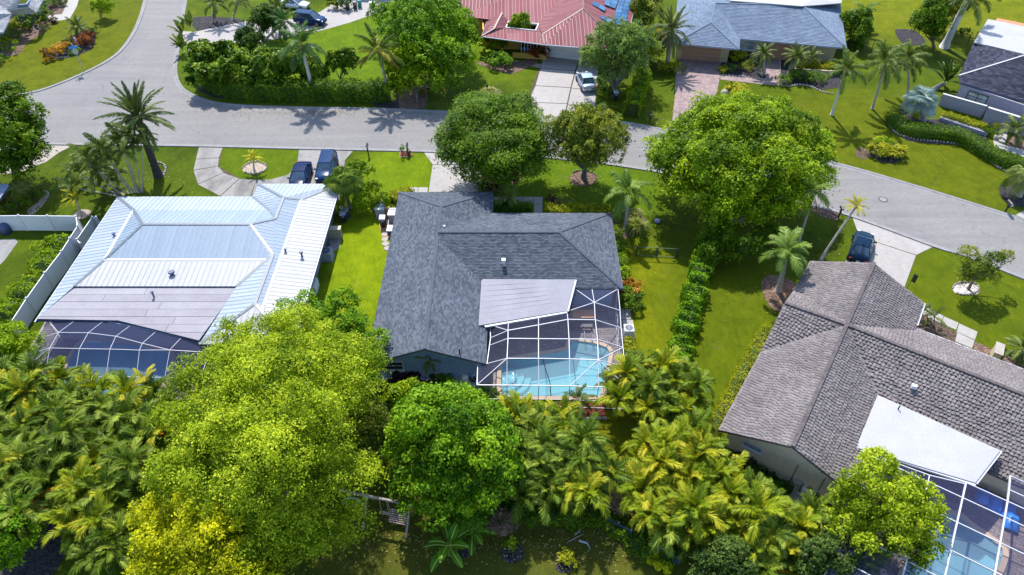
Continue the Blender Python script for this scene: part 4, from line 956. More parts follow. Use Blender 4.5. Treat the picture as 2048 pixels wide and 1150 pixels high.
kS = spl(G((0, 283), (95, 288), (370, 291.5), (600, 297), (870, 303.5), (1096, 315), (1284, 338), (1450, 372), (1624, 411), (1705, 433), (1870, 493), (1930, 511), (2048, 557)), 5)
kS = [ext(kS[0], kS[3], 60)] + kS + [ext(kS[-1], kS[-4], 60)]
road_pts = kS + kN2[::-1] + kN1[::-1]
tri_fill_obj('road', road_pts, 0.006, MATS['road'])
kp = [(-.34, .010), (-.12, .016), (.02, .09), (.22, .10), (.24, .0)]
strip('kerb', kN1, 0, 0, MATS['kerb'], [(a, b) for a, b in kp])
strip('kerb', kN2, 0, 0, MATS['kerb'], [(-a, b) for a, b in kp])
strip('kerb', kS, 0, 0, MATS['kerb'], [(a, b) for a, b in kp])


def slabs(name, mat, quads, z=.03, th=.06, parent=None):
    for q in quads:
        a = [gp(*p) for p in q]; c = (sum(p[0] for p in a) / len(a), sum(p[1] for p in a) / len(a))
        a = [(c[0] + (p[0] - c[0]) * .994, c[1] + (p[1] - c[1]) * .994) for p in a]
        o = flat(name, a, z, MATS[mat], th, None if parent else 'structure', parent)
for q in (((398, 293), (446, 294), (437, 332), (478, 357), (512, 360), (497, 404), (440, 392), (396, 369), (386, 341)), ((1087, 113), (1197, 126), (1190, 213), (1222, 245), (1040, 234)), ((1705, 436), (1868, 493), (1833, 510), (1808, 577), (1688, 530), (1716, 467))): tri_fill_obj('driveway', G(*q), .008, MATS['soil'])
# drive of the white-roofed house: a loop around the lawn island
for q in (((398, 293), (446, 294), (438, 315), (392, 318)), ((392, 319), (438, 316), (436, 332), (387, 340)), ((387, 341), (436, 333), (447, 345), (396, 368)), ((396, 369), (447, 346), (478, 357), (440, 392)), ((441, 393), (479, 358), (512, 360), (497, 404))):
    slabs('driveway', 'drive_stained', [q], .016, .05)
tri_fill_obj('driveway', G((598, 299), (706, 302), (690, 320), (680, 400), (500, 404), (512, 360), (540, 359), (575, 350), (594, 333)), .010, MATS['drive_stained'])
tri_fill_obj('driveway', G((0, 284), (150, 289), (118, 305), (92, 324), (60, 336), (40, 345), (-20, 350), (-20, 284)), .010, MATS['drive_pale'])
slabs('driveway', 'drive_white', [((847, 304), (982, 307), (966, 329), (865, 329)), ((865, 330), (966, 330), (960, 384), (857, 384))], .014, .05)
slabs('driveway', 'drive_white', [((1087, 113), (1158, 121), (1150, 141), (1081, 136)), ((1081, 137), (1150, 142), (1141, 175), (1071, 171)), ((1071, 172), (1141, 176), (1134, 207), (1056, 204)), ((1056, 205), (1134, 208), (1127, 240), (1040, 234)),
    ((1160, 121), (1197, 126), (1196, 147), (1152, 142)), ((1152, 143), (1196, 148), (1193, 181), (1143, 176)), ((1143, 177), (1193, 182), (1190, 212), (1136, 208)), ((1136, 209), (1190, 213), (1222, 245), (1129, 239))], .016, .05)
tri_fill_obj('driveway', G((1352, 114), (1443, 124), (1441, 148), (1470, 152), (1562, 168), (1560, 116), (1535, 113), (1533, 158), (1440, 151), (1434, 185), (1420, 205), (1395, 225), (1385, 270), (1327, 261), (1345, 237), (1350, 190)), .010, MATS['pavers_pink'])
tri_fill_obj('path', G((1532, 114), (1560, 114), (1558, 172), (1440, 159), (1441, 149), (1530, 157)), .014, MATS['pavers_pink'])
slabs('driveway', 'drive_white', [((1705, 436), (1868, 493), (1833, 510), (1753, 484), (1716, 466)), ((1716, 467), (1753, 485), (1735, 530), (1688, 530)), ((1754, 485), (1832, 511), (1808, 577), (1720, 560), (1736, 530))], .014, .05)
tri_fill_obj('driveway', G((2031, 430), (2048, 421), (2110, 440), (2110, 462)), .008, MATS['drive_white'])
tri_fill_obj('driveway', G((362, 62), (390, 64), (470, 45), (520, 40), (600, 38), (640, 24), (720, -30), (1000, -30), (760, 24), (700, 45), (640, 62), (520, 84), (420, 86), (370, 86)), .010, MATS['drive_white'])
tri_fill_obj('path', G((133, -30), (165, -30), (154, 12), (140, 37), (122, 41), (98, 41), (96, 31), (124, 28), (137, 0)), .010, MATS['path_white'])
slabs('path', 'slab_white', [((984, 394), (1006, 394), (1006, 404), (982, 404)), ((1007, 394), (1025, 394), (1025, 404), (1007, 404)), ((1026, 394), (1045, 394), (1045, 405), (1026, 405)), ((1046, 394), (1067, 394), (1067, 408), (1046, 408)), ((1068, 394), (1085, 394), (1085, 408), (1068, 408)), ((1068, 409), (1085, 409), (1085, 430), (1068, 430))], .03, .05)
slabs('path', 'slab_white', [((818, 375), (836, 375), (835, 386), (817, 386)), ((837, 375), (856, 375), (855, 386), (836, 386))], .03, .05)
slabs('path', 'path_white', [((1990, 216), (2030, 222), (2028, 236), (1996, 231)), ((1996, 232), (2028, 237), (2022, 252), (1994, 248)), ((1994, 249), (2022, 253), (2014, 268), (1990, 264)), ((1990, 265), (2014, 269), (2012, 288), (1986, 280)), ((1986, 281), (2012, 289), (2008, 302), (1990, 296)), ((2013, 290), (2060, 304), (2060, 318), (2009, 303))], .03, .05)

BEDN = [0]
def bed(mat, *pp, z=.018, closed=True, k=4, name='planting_bed'):
    BEDN[0] += 1; z += .0012 * (BEDN[0] % 14)
    return tri_fill_obj(name, spl(G(*pp), k, True) if k else G(*pp), z, MATS[mat])
bed('mulch_dark', (392, 165), (430, 183), (560, 196), (700, 200), (800, 200), (850, 205), (850, 215), (830, 222), (755, 214), (740, 206), (560, 203), (430, 196), (398, 182), k=0)
bed('mulch_dark', (385, 35), (420, 32), (480, 38), (486, 44), (395, 62), (385, 52), k=0)
bed('mulch_brown', (1148, 345), (1167, 343), (1192, 349), (1193, 361), (1175, 372), (1150, 371), (1140, 360))
bed('mulch_brown', (960, 352), (1000, 335), (1050, 328), (1057, 340), (1045, 355), (1030, 375), (1005, 385), (960, 385), k=0)
bed('mulch_dark', (1737, 298), (1748, 286), (1772, 283), (1800, 292), (1808, 306), (1800, 322), (1780, 327), (1752, 320))
bed('mulch_dark', (1998, 378), (2010, 368), (2060, 372), (2080, 410), (2048, 415), (2010, 404))
bed('gravel_white', (1905, 576), (1915, 567), (1940, 566), (1957, 575), (1955, 588), (1930, 590), (1910, 586))
bed('mulch_red', (1000, 1103), (1015, 1091), (1035, 1088), (1048, 1100), (1046, 1118), (1028, 1126), (1008, 1122), name='planting_bed').data.materials[0] = MATS['mulch_dark']
bed('mulch_dark', (1111, 1122), (1120, 1110), (1140, 1107), (1149, 1120), (1146, 1138), (1128, 1146), (1114, 1140))
bed('mulch_dark', (918, 1105), (930, 1095), (942, 1103), (940, 1113), (925, 1116))
bed('mulch_brown', (1228, 440), (1262, 432), (1290, 436), (1292, 455), (1275, 468), (1250, 478), (1235, 470))
bed('mulch_dark', (1443, 110), (1533, 112), (1531, 156), (1441, 149), k=0)
bed('mulch_dark', (1562, 118), (1680, 118), (1680, 175), (1640, 180), (1600, 168), (1562, 172), k=0)
bed('mulch_dark', (1800, 215), (1835, 240), (1890, 238), (1930, 245), (1972, 265), (1985, 300), (1900, 268), (1830, 262), (1795, 250), k=0)
bed('mulch_dark', (1780, 236), (1782, 262), (1815, 282), (1860, 288), (1910, 290), (1950, 300), (1985, 325), (2020, 335), (2045, 345), (2050, 325), (1990, 300), (1910, 262), (1800, 240), k=0)
bed('mulch_brown', (2040, 262), (2018, 280), (2012, 292), (2060, 308), (2080, 300), (2080, 265), k=0)
bed('mulch_brown', (0, 110), (20, 112), (40, 108), (52, 88), (75, 72), (100, 55), (110, 42), (96, 40), (0, 60), k=0)
bed('mulch_brown', (92, 30), (124, 28), (137, -5), (100, -5), k=0)
bed('mulch_dark', (92, 112), (125, 118), (180, 100), (192, 75), (180, 60), (140, 72), (100, 98))
bed('mulch_tan', (486, 336), (500, 326), (530, 328), (532, 340), (512, 348), (490, 346))
bed('mulch_tan', (148, 428), (160, 420), (178, 420), (182, 428), (165, 438), (150, 436))
bed('mulch_tan', (55, 420), (75, 405), (95, 385), (98, 392), (90, 400), (70, 420), (60, 430))
bed('mulch_brown', (820, 128), (852, 148), (856, 200), (852, 216), (800, 222), (795, 190), k=0)
bed('mulch_brown', (1524, 562), (1545, 550), (1580, 560), (1592, 575), (1572, 612), (1548, 622), (1528, 592))
bed('mulch_brown', (1625, 413), (1680, 428), (1676, 442), (1655, 438), (1625, 425), k=0)
bed('mulch_red', (768, 745), (955, 745), (955, 790), (768, 790), k=0)
bed('mulch_red', (1030, 806), (1215, 806), (1210, 836), (1030, 836), k=0)
bed('mulch_tan', (800, 300), (822, 300), (824, 314), (799, 314), k=0)
bed('mulch_red', (801, 301), (821, 301), (823, 313), (800, 313), k=0, z=.03)
bed('soil', (1735, 298), (1715, 296), (1712, 312), (1730, 318), (1742, 312), name='bare_soil', z=.012)
bed('mulch_dark', (1790, 60), (1830, 62), (1850, 85), (1810, 90), name='bare_soil', z=.012)
bed('mulch_brown', (952, 125), (1020, 125), (1065, 118), (1075, 125), (1045, 140), (1020, 148), (990, 140))
bed('mulch_dark', (0, 1060), (100, 1020), (135, 1060), (120, 1130), (60, 1180), (-20, 1180), z=.012)
slabs('path', 'pavers_red', [((1228, 437), (1258, 437), (1252, 462), (1228, 462)), ((1228, 463), (1252, 463), (1252, 476), (1232, 478))], .028, .04)
tri_fill_obj('path', G((858, 786), (1000, 786), (1000, 812), (858, 812)), .026, MATS['pavers_deck'])
tri_fill_obj('path', G((1022, 120), (1083, 128), (1080, 136), (1020, 127)), .012, MATS['pavers_red'])
slabs('path', 'slab_white', [((1242, 618), (1261, 618), (1262, 639), (1244, 639)), ((1245, 640), (1266, 640), (1270, 685), (1250, 688))], .03, .05)
# manhole in the road
t = thing('manhole_cover', 'round iron manhole cover set in a concrete collar in the right-hand road', 'manhole', (*gp(1766, 399), .008))
m = MB(); m.lathe((0, 0, 0), [(.46, 0), (.46, .014)], 20); m.build('ring', MATS['black_trim'], t)
m = MB(); m.lathe((0, 0, 0.002), [(.36, .0), (.36, .018)], 20); m.build('lid', MATS['kerb'], t)
bed('soil', (1823, 625), (1850, 632), (1878, 646), (1912, 664), (1935, 690), (1900, 690), (1830, 655), k=0)
bed('mulch_brown', (1940, 680), (1965, 690), (2010, 710), (2048, 728), (2048, 745), (1950, 702), k=0)
# tar stains on the road
for i, (a, b, r) in enumerate(((1772, 432, .3), (1770, 438, .26), (1802, 445, .22), (1838, 451, .2), (1841, 462, .28), (1848, 451, .14), (340, 58, .2), (332, 72, .16), (335, 72, .12), (250, 117, .25), (201, 153, .22))):
    x, y = gp(a, b); rr = random.Random(i); pts = [(x + math.cos(q * .7) * r * rr.uniform(.5, 1.3), y + math.sin(q * .7) * r * .6 * rr.uniform(.5, 1.3)) for q in range(9)]
    tri_fill_obj('tar_stain', pts, .011, simple('road_stain', (0.16, 0.15, 0.16), .9))

# ------------------------------------------------------------------ house with the white standing-seam roof
E_ = 2.8
hA = thing('metal_roof_house', 'low house with white and pale blue standing-seam metal roof, left of the dark shingled house', 'house', (-27.5, 46, 0))
def L3(o, pts): return [(p[0] - o[0], p[1] - o[1], p[2]) for p in pts]
def face3(oo, *pp): return [(p[0] - oo[0], p[1] - oo[1], p[2]) for p in pp]
oA = (-27.5, 46)
def A3(px, py, z): x, y = gp(px, py, z); return (x - oA[0], y - oA[1], z)
def a3(x, y, z): return (x - oA[0], y - oA[1], z)
NW = a3(-38, 55.4, 2.8); SW = a3(-38, 38.9, 2.8); bNW = a3(-35.2, 52.6, 3.36); r1 = a3(-32.8, 49.35, 4.3); r2 = a3(-23.25, 49.35, 4.3)
m1 = a3(-35.0, 45.6, 3.4); m2 = a3(-20.65, 45.6, 3.4); f1 = a3(-36.4, 42.6, 3.12); f2 = a3(-22.9, 42.6, 3.12)
r3 = a3(-21.5, 50.8, 3.75); r4 = a3(-21.5, 54.0, 3.75); s1 = a3(-20.65, 46.2, 3.48); s2 = a3(-20.65, 40.2, 3.48)
bE1 = a3(-20, 54.3, 3.28); Em = a3(-20, 46.2, 3.28); E2 = a3(-20, 40.2, 3.28); eN1 = a3(-25, 57.5, 2.8); eN2 = a3(-17, 57.5, 2.8); b2 = a3(-25, 55.4, 2.8)
bNE = a3(-22.6, 52.6, 3.36); SEc = a3(-17, 36.4, 2.8); Sc = a3(-24.1, 36.4, 2.89); E1 = Em
facesA = [  # paler metals on the flatter faces paint in their sheen
 ('ice', [NW, b2, bNE, bNW], (0, -1)), ('steel', [bNW, bNE, r2, r1], (0, -1)), ('steel', [bNE, r3, r2], (0, -1)),
 ('ice', [SW, NW, bNW, m1, f1], (1, 0)), ('steel', [bNW, r1, m1], (1, 0)),
 ('steelw', [m1, r1, r2, m2], (0, 1)), ('white', [f1, m1, m2, f2], (0, 1)),
 ('ice', [eN1, eN2, r4], (0, -1)), ('ice', [r4, eN2, bE1], (0, -1)), ('ice', [b2, eN1, r4], (1, 0)), ('ice', [b2, r4, bNE], (1, 0)), ('steel', [bNE, r4, r3], (1, 0)),
 ('steel', [r4, bE1, Em, s1, r3], (-1, 0)), ('steel', [s1, Em, E2, s2], (-1, 0)), ('steel', [s1, r3, r2], (-1, 0)), ('steel', [s1, r2, m2], (-1, 0)),
 ('white', [bE1, eN2, SEc, E2], (-1, 0)), ('white', [s2, E2, SEc], (0, 1)),
 ('ice', [s1, s2, Sc, f2], (1, 0)), ('white', [s2, SEc, Sc], (0, 1)), ('ice', [m2, s1, f2], (1, 0)),
]
slab(hA, [f for _, f, _ in facesA], MATS['navy_metal'], .2)
rA = random.Random(3)
roofA = link('roof', None, hA)
for k, f, up in facesA:
    mt = {'ice': ('metal_sheen_ice', 'seam_blue'), 'steel': ('metal_steel', 'seam_blue'), 'steelw': ('metal_steel', 'seam_blue'), 'white': ('metal_sheen_white', 'seam_white')}[k]
    panel_face(roofA, f, .46, [MATS[mt[0]], MATS[mt[1]]], up, rng=rA)
for p, q in ((NW, bNW), (bNW, r1), (r1, r2), (r2, r3), (r3, r4), (r4, eN1), (r4, bE1), (bE1, eN2), (r1, m1), (m1, f1), (r2, s1), (s1, f2), (s1, s2), (s2, Sc), (s2, SEc), (bNE, b2), (bNE, r3)): mb = MB(); cap(mb, p, q, .26, .03, .05); mb.build('ridge_cap', MATS['ridge_grey'], roofA)
for p, q in ((bE1, E2), (m1, m2), (bNW, m1)): mb = MB(); cap(mb, p, q, .22, .03, .05); mb.build('flashing', MATS['white_paint'], roofA)
# flat membrane roof at the back, laid in sheets
zf = 3.0
fq = [(f1[0], f1[1]), (f2[0], f2[1])] + [(p[0] - oA[0], p[1] - oA[1]) for p in (gp(398, 681, zf), gp(236, 641, zf), gp(73, 638, zf))]
mid_ = (fq[3][0], fq[0][1]); parts_ = [[fq[0], mid_, fq[3], fq[4]], [mid_, fq[1], fq[2], fq[3]]]
slab(hA, [[(p[0], p[1], zf) for p in q] for q in parts_], MATS['navy_metal'], .3, 'fascia')
rf = random.Random(9); fr_ = link('flat_roof', None, hA); vmax = fq[0][1]; vmin = fq[2][1]; k = 7; dv = (vmax - vmin) / k; umin, umax = fq[4][0] - 1, fq[1][0] + 1
for i in range(k):
    cuts = [umin, rf.uniform(umin + 4, umax - 4), umax]
    for a, b in zip(cuts, cuts[1:]):
        mb = MB(); t_ = rf.random()
        for Q_ in parts_:
            pl = clip_poly([(a + .015, vmin + i * dv + .015), (b - .015, vmin + i * dv + .015), (b - .015, vmin + (i + 1) * dv - .015), (a + .015, vmin + (i + 1) * dv - .015)], Q_)
            if len(pl) >= 3: mb.add([(p[0], p[1], zf + .02 + .008 * (i % 2)) for p in pl], [tuple(range(len(pl)))], 0, t_)
        if mb.v: mb.build('roof_sheet', MATS['membrane'], fr_)
wz = 2.62
walls(hA, [(-37.4 + 27.5, 39.6 - 46), (-17.7 + 27.5, 37.4 - 46), (-17.7 + 27.5, 56.8 - 46), (-24.4 + 27.5, 56.8 - 46), (-24.4 + 27.5, 54.7 - 46), (-37.4 + 27.5, 54.7 - 46)], wz, MATS['plaster_grey'])
for px, py, w in ((341, 541, .32), (302, 581, .16), (601, 501, .2), (569, 495, .16), (225, 464, .18), (282, 429, .16)):
    z = 3.75; x, y = gp(px, py, z); m = MB(); m.lathe((x - oA[0], y - oA[1], z - .75), [(w * .45, 0), (w * .45, .52), (w * .9, .53), (w * .75, .64)], 8); m.build('vent_pipe', MATS['navy_metal'], hA)
mb = MB()
for x0, y0, x1, y1 in ((-38, 38.9, -38, 55.4), (-17, 36.4, -17, 57.5), (-25, 57.5, -17, 57.5), (-38, 55.4, -25, 55.4)): mb.beam((x0 - oA[0] + (.06 if x0 == x1 == -17 else (-.06 if x0 == x1 else 0)), y0 - oA[1] + (.06 if y0 == y1 else 0), 2.7), (x1 - oA[0] + (.06 if x0 == x1 == -17 else (-.06 if x0 == x1 else 0)), y1 - oA[1] + (.06 if y0 == y1 else 0), 2.7), .12, .13)
mb.build('gutter', MATS['white_metal'], hA)

# ------------------------------------------------------------------ house with the dark shingled roof
oB = (-1, 45); hB = thing('shingled_house', 'low house with dark slate-blue shingle roof and blue walls, in the middle', 'house', (oB[0], oB[1], 0))
def b3(x, y, z): return (x - oB[0], y - oB[1], z)
e = 2.7; rz_ = 4.4; xr = -6.45
wN1, wN2 = b3(-11, 56.3, e), b3(-1.95, 56.3, e); wA = b3(xr, 51.8, rz_); wS = b3(xr, 34.6, rz_); wSW = b3(-11, 34.6, e); wSE = b3(-1.95, 34.6, e)
k1 = (rz_ - e) / 4.52; re = e + 5.1 * k1
eNE, eSE_ = b3(9.2, 53.0, e), b3(9.2, 42.8, e); eA = b3(4.1, 47.9, re)
eNW = b3(-1.95, 53.0, e); eSW = b3(-1.95, 42.8, e); vp = b3(xr - (re - rz_) / k1 * 0, 47.9, rz_)
# the east wing ridge runs into the higher part of the west slope
xi = -1.95 - 4.52; jA = b3(xi + .02, 48.5, rz_); 
vN = b3(xr, 48.47, rz_); vS = b3(xr, 47.33, rz_)
eL = b3(-6.45, 47.9, re)
FB = [[wN1, wN2, wA], [wN1, wA, wS, wSW], [wN2, eNW, vN, wA], [wSE, wS, vS, eSW],
      [eNW, eNE, eA, eL, vN], [eSW, vS, eL, eA, eSE_], [eNE, eSE_, eA]]
FB[1] = [wSW, wN1, wA, wS]
slab(hB, FB, MATS['ridge_dark'], .16)
mb = MB(); rB = random.Random(5)
for f in FB: shingle_face(mb, f, .29, .145, .024, rB, jit=.012, tspread=.62)
o = mb.build('roof_shingles', MATS['shingle_dark'], hB); o['kind'] = 'stuff'
mb = MB()
for p, q in ((wN1, wA), (wN2, wA), (wA, wS), (eNE, eA), (eSE_, eA), (eA, eL)):
    P, Q = Vector(p), Vector(q); n = int((Q - P).length / .3)
    mb = MB()
    for i in range(n): mb.beam(P.lerp(Q, i / n) + Vector((0, 0, .045)), P.lerp(Q, (i + .96) / n) + Vector((0, 0, .03)), .26, .02)
    mb.build('ridge_cap', MATS['shingle_dark'], hB)
walls(hB, [(-10.4 + 1, 35.2 - 45), (-2.5 + 1, 35.2 - 45), (-2.5 + 1, 43.4 - 45), (8.6 + 1, 43.4 - 45), (8.6 + 1, 52.4 - 45), (-2.5 + 1, 52.4 - 45), (-2.5 + 1, 55.7 - 45), (-10.4 + 1, 55.7 - 45)], 2.52, MATS['plaster_blue'])
gm = MB(); gy = 35.2 - 45
gm.add([(-9.4, gy - .002, 2.5), (-1.5, gy - .002, 2.5), (-5.45, gy - .002, 4.1), (-9.4, gy + .2, 2.5), (-1.5, gy + .2, 2.5), (-5.45, gy + .2, 4.1)], [(0, 1, 2), (5, 4, 3), (0, 2, 5, 3), (1, 4, 5, 2)]); gm.build('gable_wall', MATS['plaster_blue'], hB)
window(hB, (-9.25, gy - .01), (-7.35, gy - .01), 1.35, 2.35, 1, 2, MATS['white_metal'], MATS['glass'])
for px, py, w in ((1007, 518, .2), (889, 457, .1), (1199, 690, .08)):
    if px > 1100: continue
    x, y = gp(px, py, 4.2); z = 4.0 if px > 950 else 4.35; m = MB(); m.box((x - oB[0], y - oB[1], z), (w * 1.6, w * 1.6, .35)); m.build('roof_vent', MATS['white_paint'], hB)
for px, py in ((886, 496), (881, 520), (919, 701)):
    x, y = gp(px, py, 3.9); m = MB(); m.lathe((x - oB[0], y - oB[1], 3.4), [(.05, 0), (.05, .75)], 6); m.build('vent_pipe', MATS['black_trim'], hB)
m = MB(); m.beam(b3(9.28, 42.8, 2.62), b3(9.28, 53, 2.62), .12, .12); m.beam(b3(-1.87, 53.2, 2.62), b3(-1.87, 56.3, 2.62), .12, .12); m.build('gutter', MATS['ridge_dark'], hB)
# patio roof
pr = [W(963, 560, 3.35), W(967, 558, 3.35), W(1150, 559, 3.35), W(1134, 621.5, 3.05), W(957, 651, 3.05)]
pr = [(p[0] - oB[0], p[1] - oB[1], p[2]) for p in pr]
m = MB(); m.prism([(p[0], p[1], p[2]) for p in pr], .14); o = m.build('patio_roof', MATS['patio_grey'], hB)
m = MB()
for i in range(1, 8):
    t_ = i / 8; p = Vector(pr[0]).lerp(Vector(pr[4]), t_); q = Vector(pr[2]).lerp(Vector(pr[3]), t_); m.beam(p + Vector((.1, 0, .002)), q + Vector((-.1, .25, .002)), .025, .004)
m.build('roof_seam', MATS['membrane'], hB)
m = MB(); m.beam(Vector(pr[4]) + Vector((.5, -.05, -.1)), Vector(pr[3]) + Vector((0, -.1, -.1)), .14, .12); m.beam(Vector(pr[2]) + Vector((.08, 0, -.08)), Vector(pr[3]) + Vector((.08, 0, -.08)), .12, .1); m.build('patio_gutter', MATS['white_metal'], hB)

# ------------------------------------------------------------------ pools and screen cages
def pool(label, water, coping_w, deckpts, basin, watermat, deckmat, cop='coping', steps=None, depth=1.0):
    c = (sum(p[0] for p in water) / len(water), sum(p[1] for p in water) / len(water))
    t = thing('swimming_pool', label, 'swimming pool', (c[0], c[1], 0)); w = [(p[0] - c[0], p[1] - c[1]) for p in water]; n = len(w)
    ar = sum(w[i][0] * w[(i + 1) % n][1] - w[(i + 1) % n][0] * w[i][1] for i in range(n))
    if ar < 0: w = w[::-1]
    from mathutils.geometry import tessellate_polygon
    tris = [tuple(x) for x in tessellate_polygon([[Vector((p[0], p[1], 0)) for p in w]])]
    def sheet(nm, z, mat):
        m = MB(); m.add([(p[0], p[1], z) for p in w], tris); o = m.build(nm, mat, t)
        if o.data.polygons[0].normal.z < 0: o.data.flip_normals()
        return o
    ins = [];
    for i in range(n):
        a, b, d = Vector(w[i - 1]), Vector(w[i]), Vector(w[(i + 1) % n]); e1 = (b - a).normalized(); e2 = (d - b).normalized(); nn = Vector((e1.y + e2.y, -e1.x - e2.x)); nn = nn.normalized() if nn.length > 1e-6 else Vector((e1.y, -e1.x)); ins.append((b.x + nn.x * coping_w, b.y + nn.y * coping_w))
    m = MB(); V = []; F = []; H0 = .10
    for i in range(n): V += [(w[i][0], w[i][1], H0 - depth * .92 if False else H0), (ins[i][0], ins[i][1], H0), (ins[i][0], ins[i][1], .03), (w[i][0], w[i][1], .0)]
    for i in range(n):
        j = (i + 1) % n; F += [(i * 4, i * 4 + 1, j * 4 + 1, j * 4), (i * 4 + 1, i * 4 + 2, j * 4 + 2, j * 4 + 1), (i * 4 + 3, i * 4, j * 4, j * 4 + 3)]
    m.add(V, F); o = m.build('coping', MATS[cop], t); 
    bs_ = MB(); bs_.add([(p[0], p[1], -depth) for p in w], tris); V = [(p[0], p[1], z) for p in w for z in (-depth, .02)]
    bs_.add(V, [(i * 2, ((i + 1) % n) * 2, ((i + 1) % n) * 2 + 1, i * 2 + 1) for i in range(n)]); bs_.build('basin', MATS[basin], t)
    sheet('water', -.07, MATS[watermat])
    return t, c, w
def deck_sheet(pts, mat, hole, z=.02): return tri_fill_obj('pool_deck', pts, z, MATS[mat], holes=(hole,))
deck_sheet(G((975, 640), (1135, 622), (1150, 575), (1238, 573), (1256, 780), (1250, 800), (955, 800), (953, 730), (975, 727)), 'pavers_deck', waterB)
tp, cp, wp = pool('pool of clear turquoise water under the white-framed screen cage', waterB, .32, None, 'basin_aqua', 'pool_water', None)
m = MB(); sx, sy = gp(1003, 735); sx -= cp[0]; sy -= cp[1]
for i, r in enumerate((2.3, 1.75, 1.2)):
    pts = [(sx + .02, sy - 1.9, 0)] + [(sx + .05 + math.cos(R(a)) * r, sy - .55 + math.sin(R(a)) * r * .8, 0) for a in range(-85, 40, 12)] + [(sx + .05, sy + .3, 0)]
    m.prism([(p[0], p[1], -.74 + i * .22) for p in pts], .22)
m.build('steps', MATS['basin_aqua'], tp)
m = MB()
for a, b in ((1168, 683), (1183, 685)):
    x, y = gp(a, b); x -= cp[0]; y -= cp[1]; m.tube([(x, y + .5, .05), (x, y + .45, .75), (x, y + .1, .9), (x, y - .35, .7), (x, y - .45, .06)], .03, 5)
m.build('handrail', MATS['grey_metal'], tp)
m = MB(); P_ = G((1085, 716), (1092, 740), (1100, 765), (1102, 792)); m.tube([(x - cp[0], y - cp[1], -.04) for x, y in P_], .035, 4); m.build('cleaner_hose', MATS['black_trim'], tp)
deck_sheet(G((92, 640), (240, 640), (400, 680), (440, 760), (400, 800), (50, 800), (50, 712)), 'pavers_deck', waterA)
pool('deep blue pool under the dark screen cage behind the white metal-roofed house', waterA, .3, None, 'basin_blue', 'pool_water_deep', None)
oC = gp(1693, 650, 4.8); Cd = Vector((.553, .833)).normalized(); Ce = Vector((.833, -.553)).normalized()
def C2(a, b): b += .42; return (oC[0] + Cd.x * a + Ce.x * b, oC[1] + Cd.y * a + Ce.y * b)
tri_fill_obj('pool_deck', [C2(-5.0, 4.1), C2(-5.0, 20), C2(-20.2, 20), C2(-20.2, 4.1)], .02, MATS['pavers_deck_turned'], holes=(waterC,))
pool('pale blue pool under the tall screen cage in the lower right corner', waterC, .34, None, 'basin_pale', 'pool_water', None)

def cage(label, nodes, panels, beams, frame_m, scr, c0, w=.09, posts=()):
    t = thing('pool_cage', label, 'pool cage', (c0[0], c0[1], 0)); N = {k: Vector((v[0] - c0[0], v[1] - c0[1], v[2])) for k, v in nodes.items()}
    edges = set()
    for pn in panels:
        vs = [N[k] for k in pn.split()]; cc = sum(vs, Vector()) / len(vs); m = MB(); m.add([v.lerp(cc, .012) for v in vs], [tuple(range(len(vs)))]); m.build('screen', scr, t)
        ks = pn.split()
        for a, b in zip(ks, ks[1:] + ks[:1]): edges.add(tuple(sorted((a, b))))
    for b in beams: a, c = b.split(); edges.add(tuple(sorted((a, c))))
    for a, b in sorted(edges):
        k_ = 1.6 if (a[0] == 'n' and '_' in a and '_' in b and a.split('_')[1] == b.split('_')[1]) else 1.0
        m = MB(); m.beam(N[a], N[b], w * k_, w * 1.3 * k_); m.build('beam', frame_m, t)
    for a in posts:
        m = MB(); p = N[a]; m.beam((p.x, p.y, p.z), (p.x, p.y, .02), w, w); m.build('post', frame_m, t)
    ps = list(posts)
    for a, b in zip(ps, ps[1:]):
        if (N[a] - N[b]).length > 4.5: continue
        m = MB(); p, q = N[a], N[b]; m.add([p, q, (q.x, q.y, .05), (p.x, p.y, .05)], [(0, 1, 2, 3)]); m.build('screen', scr, t)
        m = MB(); m.beam((p.x, p.y, .95), (q.x, q.y, .95), w * .8); m.beam((p.x, p.y, .06), (q.x, q.y, .06), w); m.build('rail', frame_m, t)
    return t
lo, hi = 2.6, 3.55
NB = {k: W(px, py, z) for k, (px, py, z) in dict(a0=(1150, 578, lo), a1=(1184, 578, lo), a2=(1236, 578, lo), b0=(1134, 623, lo), b1=(1188.6, 605, hi), b2=(1240, 621, lo), c0=(1135.7, 639, hi), c1=(1190.5, 639.6, hi), c2=(1242, 656, lo),
    n1=(1017, 642.5, 2.9), n2=(1077, 633, 2.9), m1=(1016, 661, hi), m2=(1077, 650, hi), l0=(980.4, 650, lo), l1=(981, 676, lo), l2=(979, 691, lo), d0=(1016, 677, hi), d1=(1077, 677.5, hi), d2=(1138, 678, hi), d3=(1195, 679, hi), d4=(1246, 695, lo),
    e0=(1014, 717, hi), e1=(1077, 717, hi), e2=(1139, 718, hi), e3=(1196.5, 720, hi), e4=(1250, 733.5, lo), el=(974, 727.5, lo), ell=(955.5, 728, lo), f0=(954, 770, lo), f1=(1014, 770.5, lo), f2=(1077.5, 771, lo), f3=(1139.6, 772, lo), f4=(1197, 774, lo), f5=(1256, 776, lo)).items()}
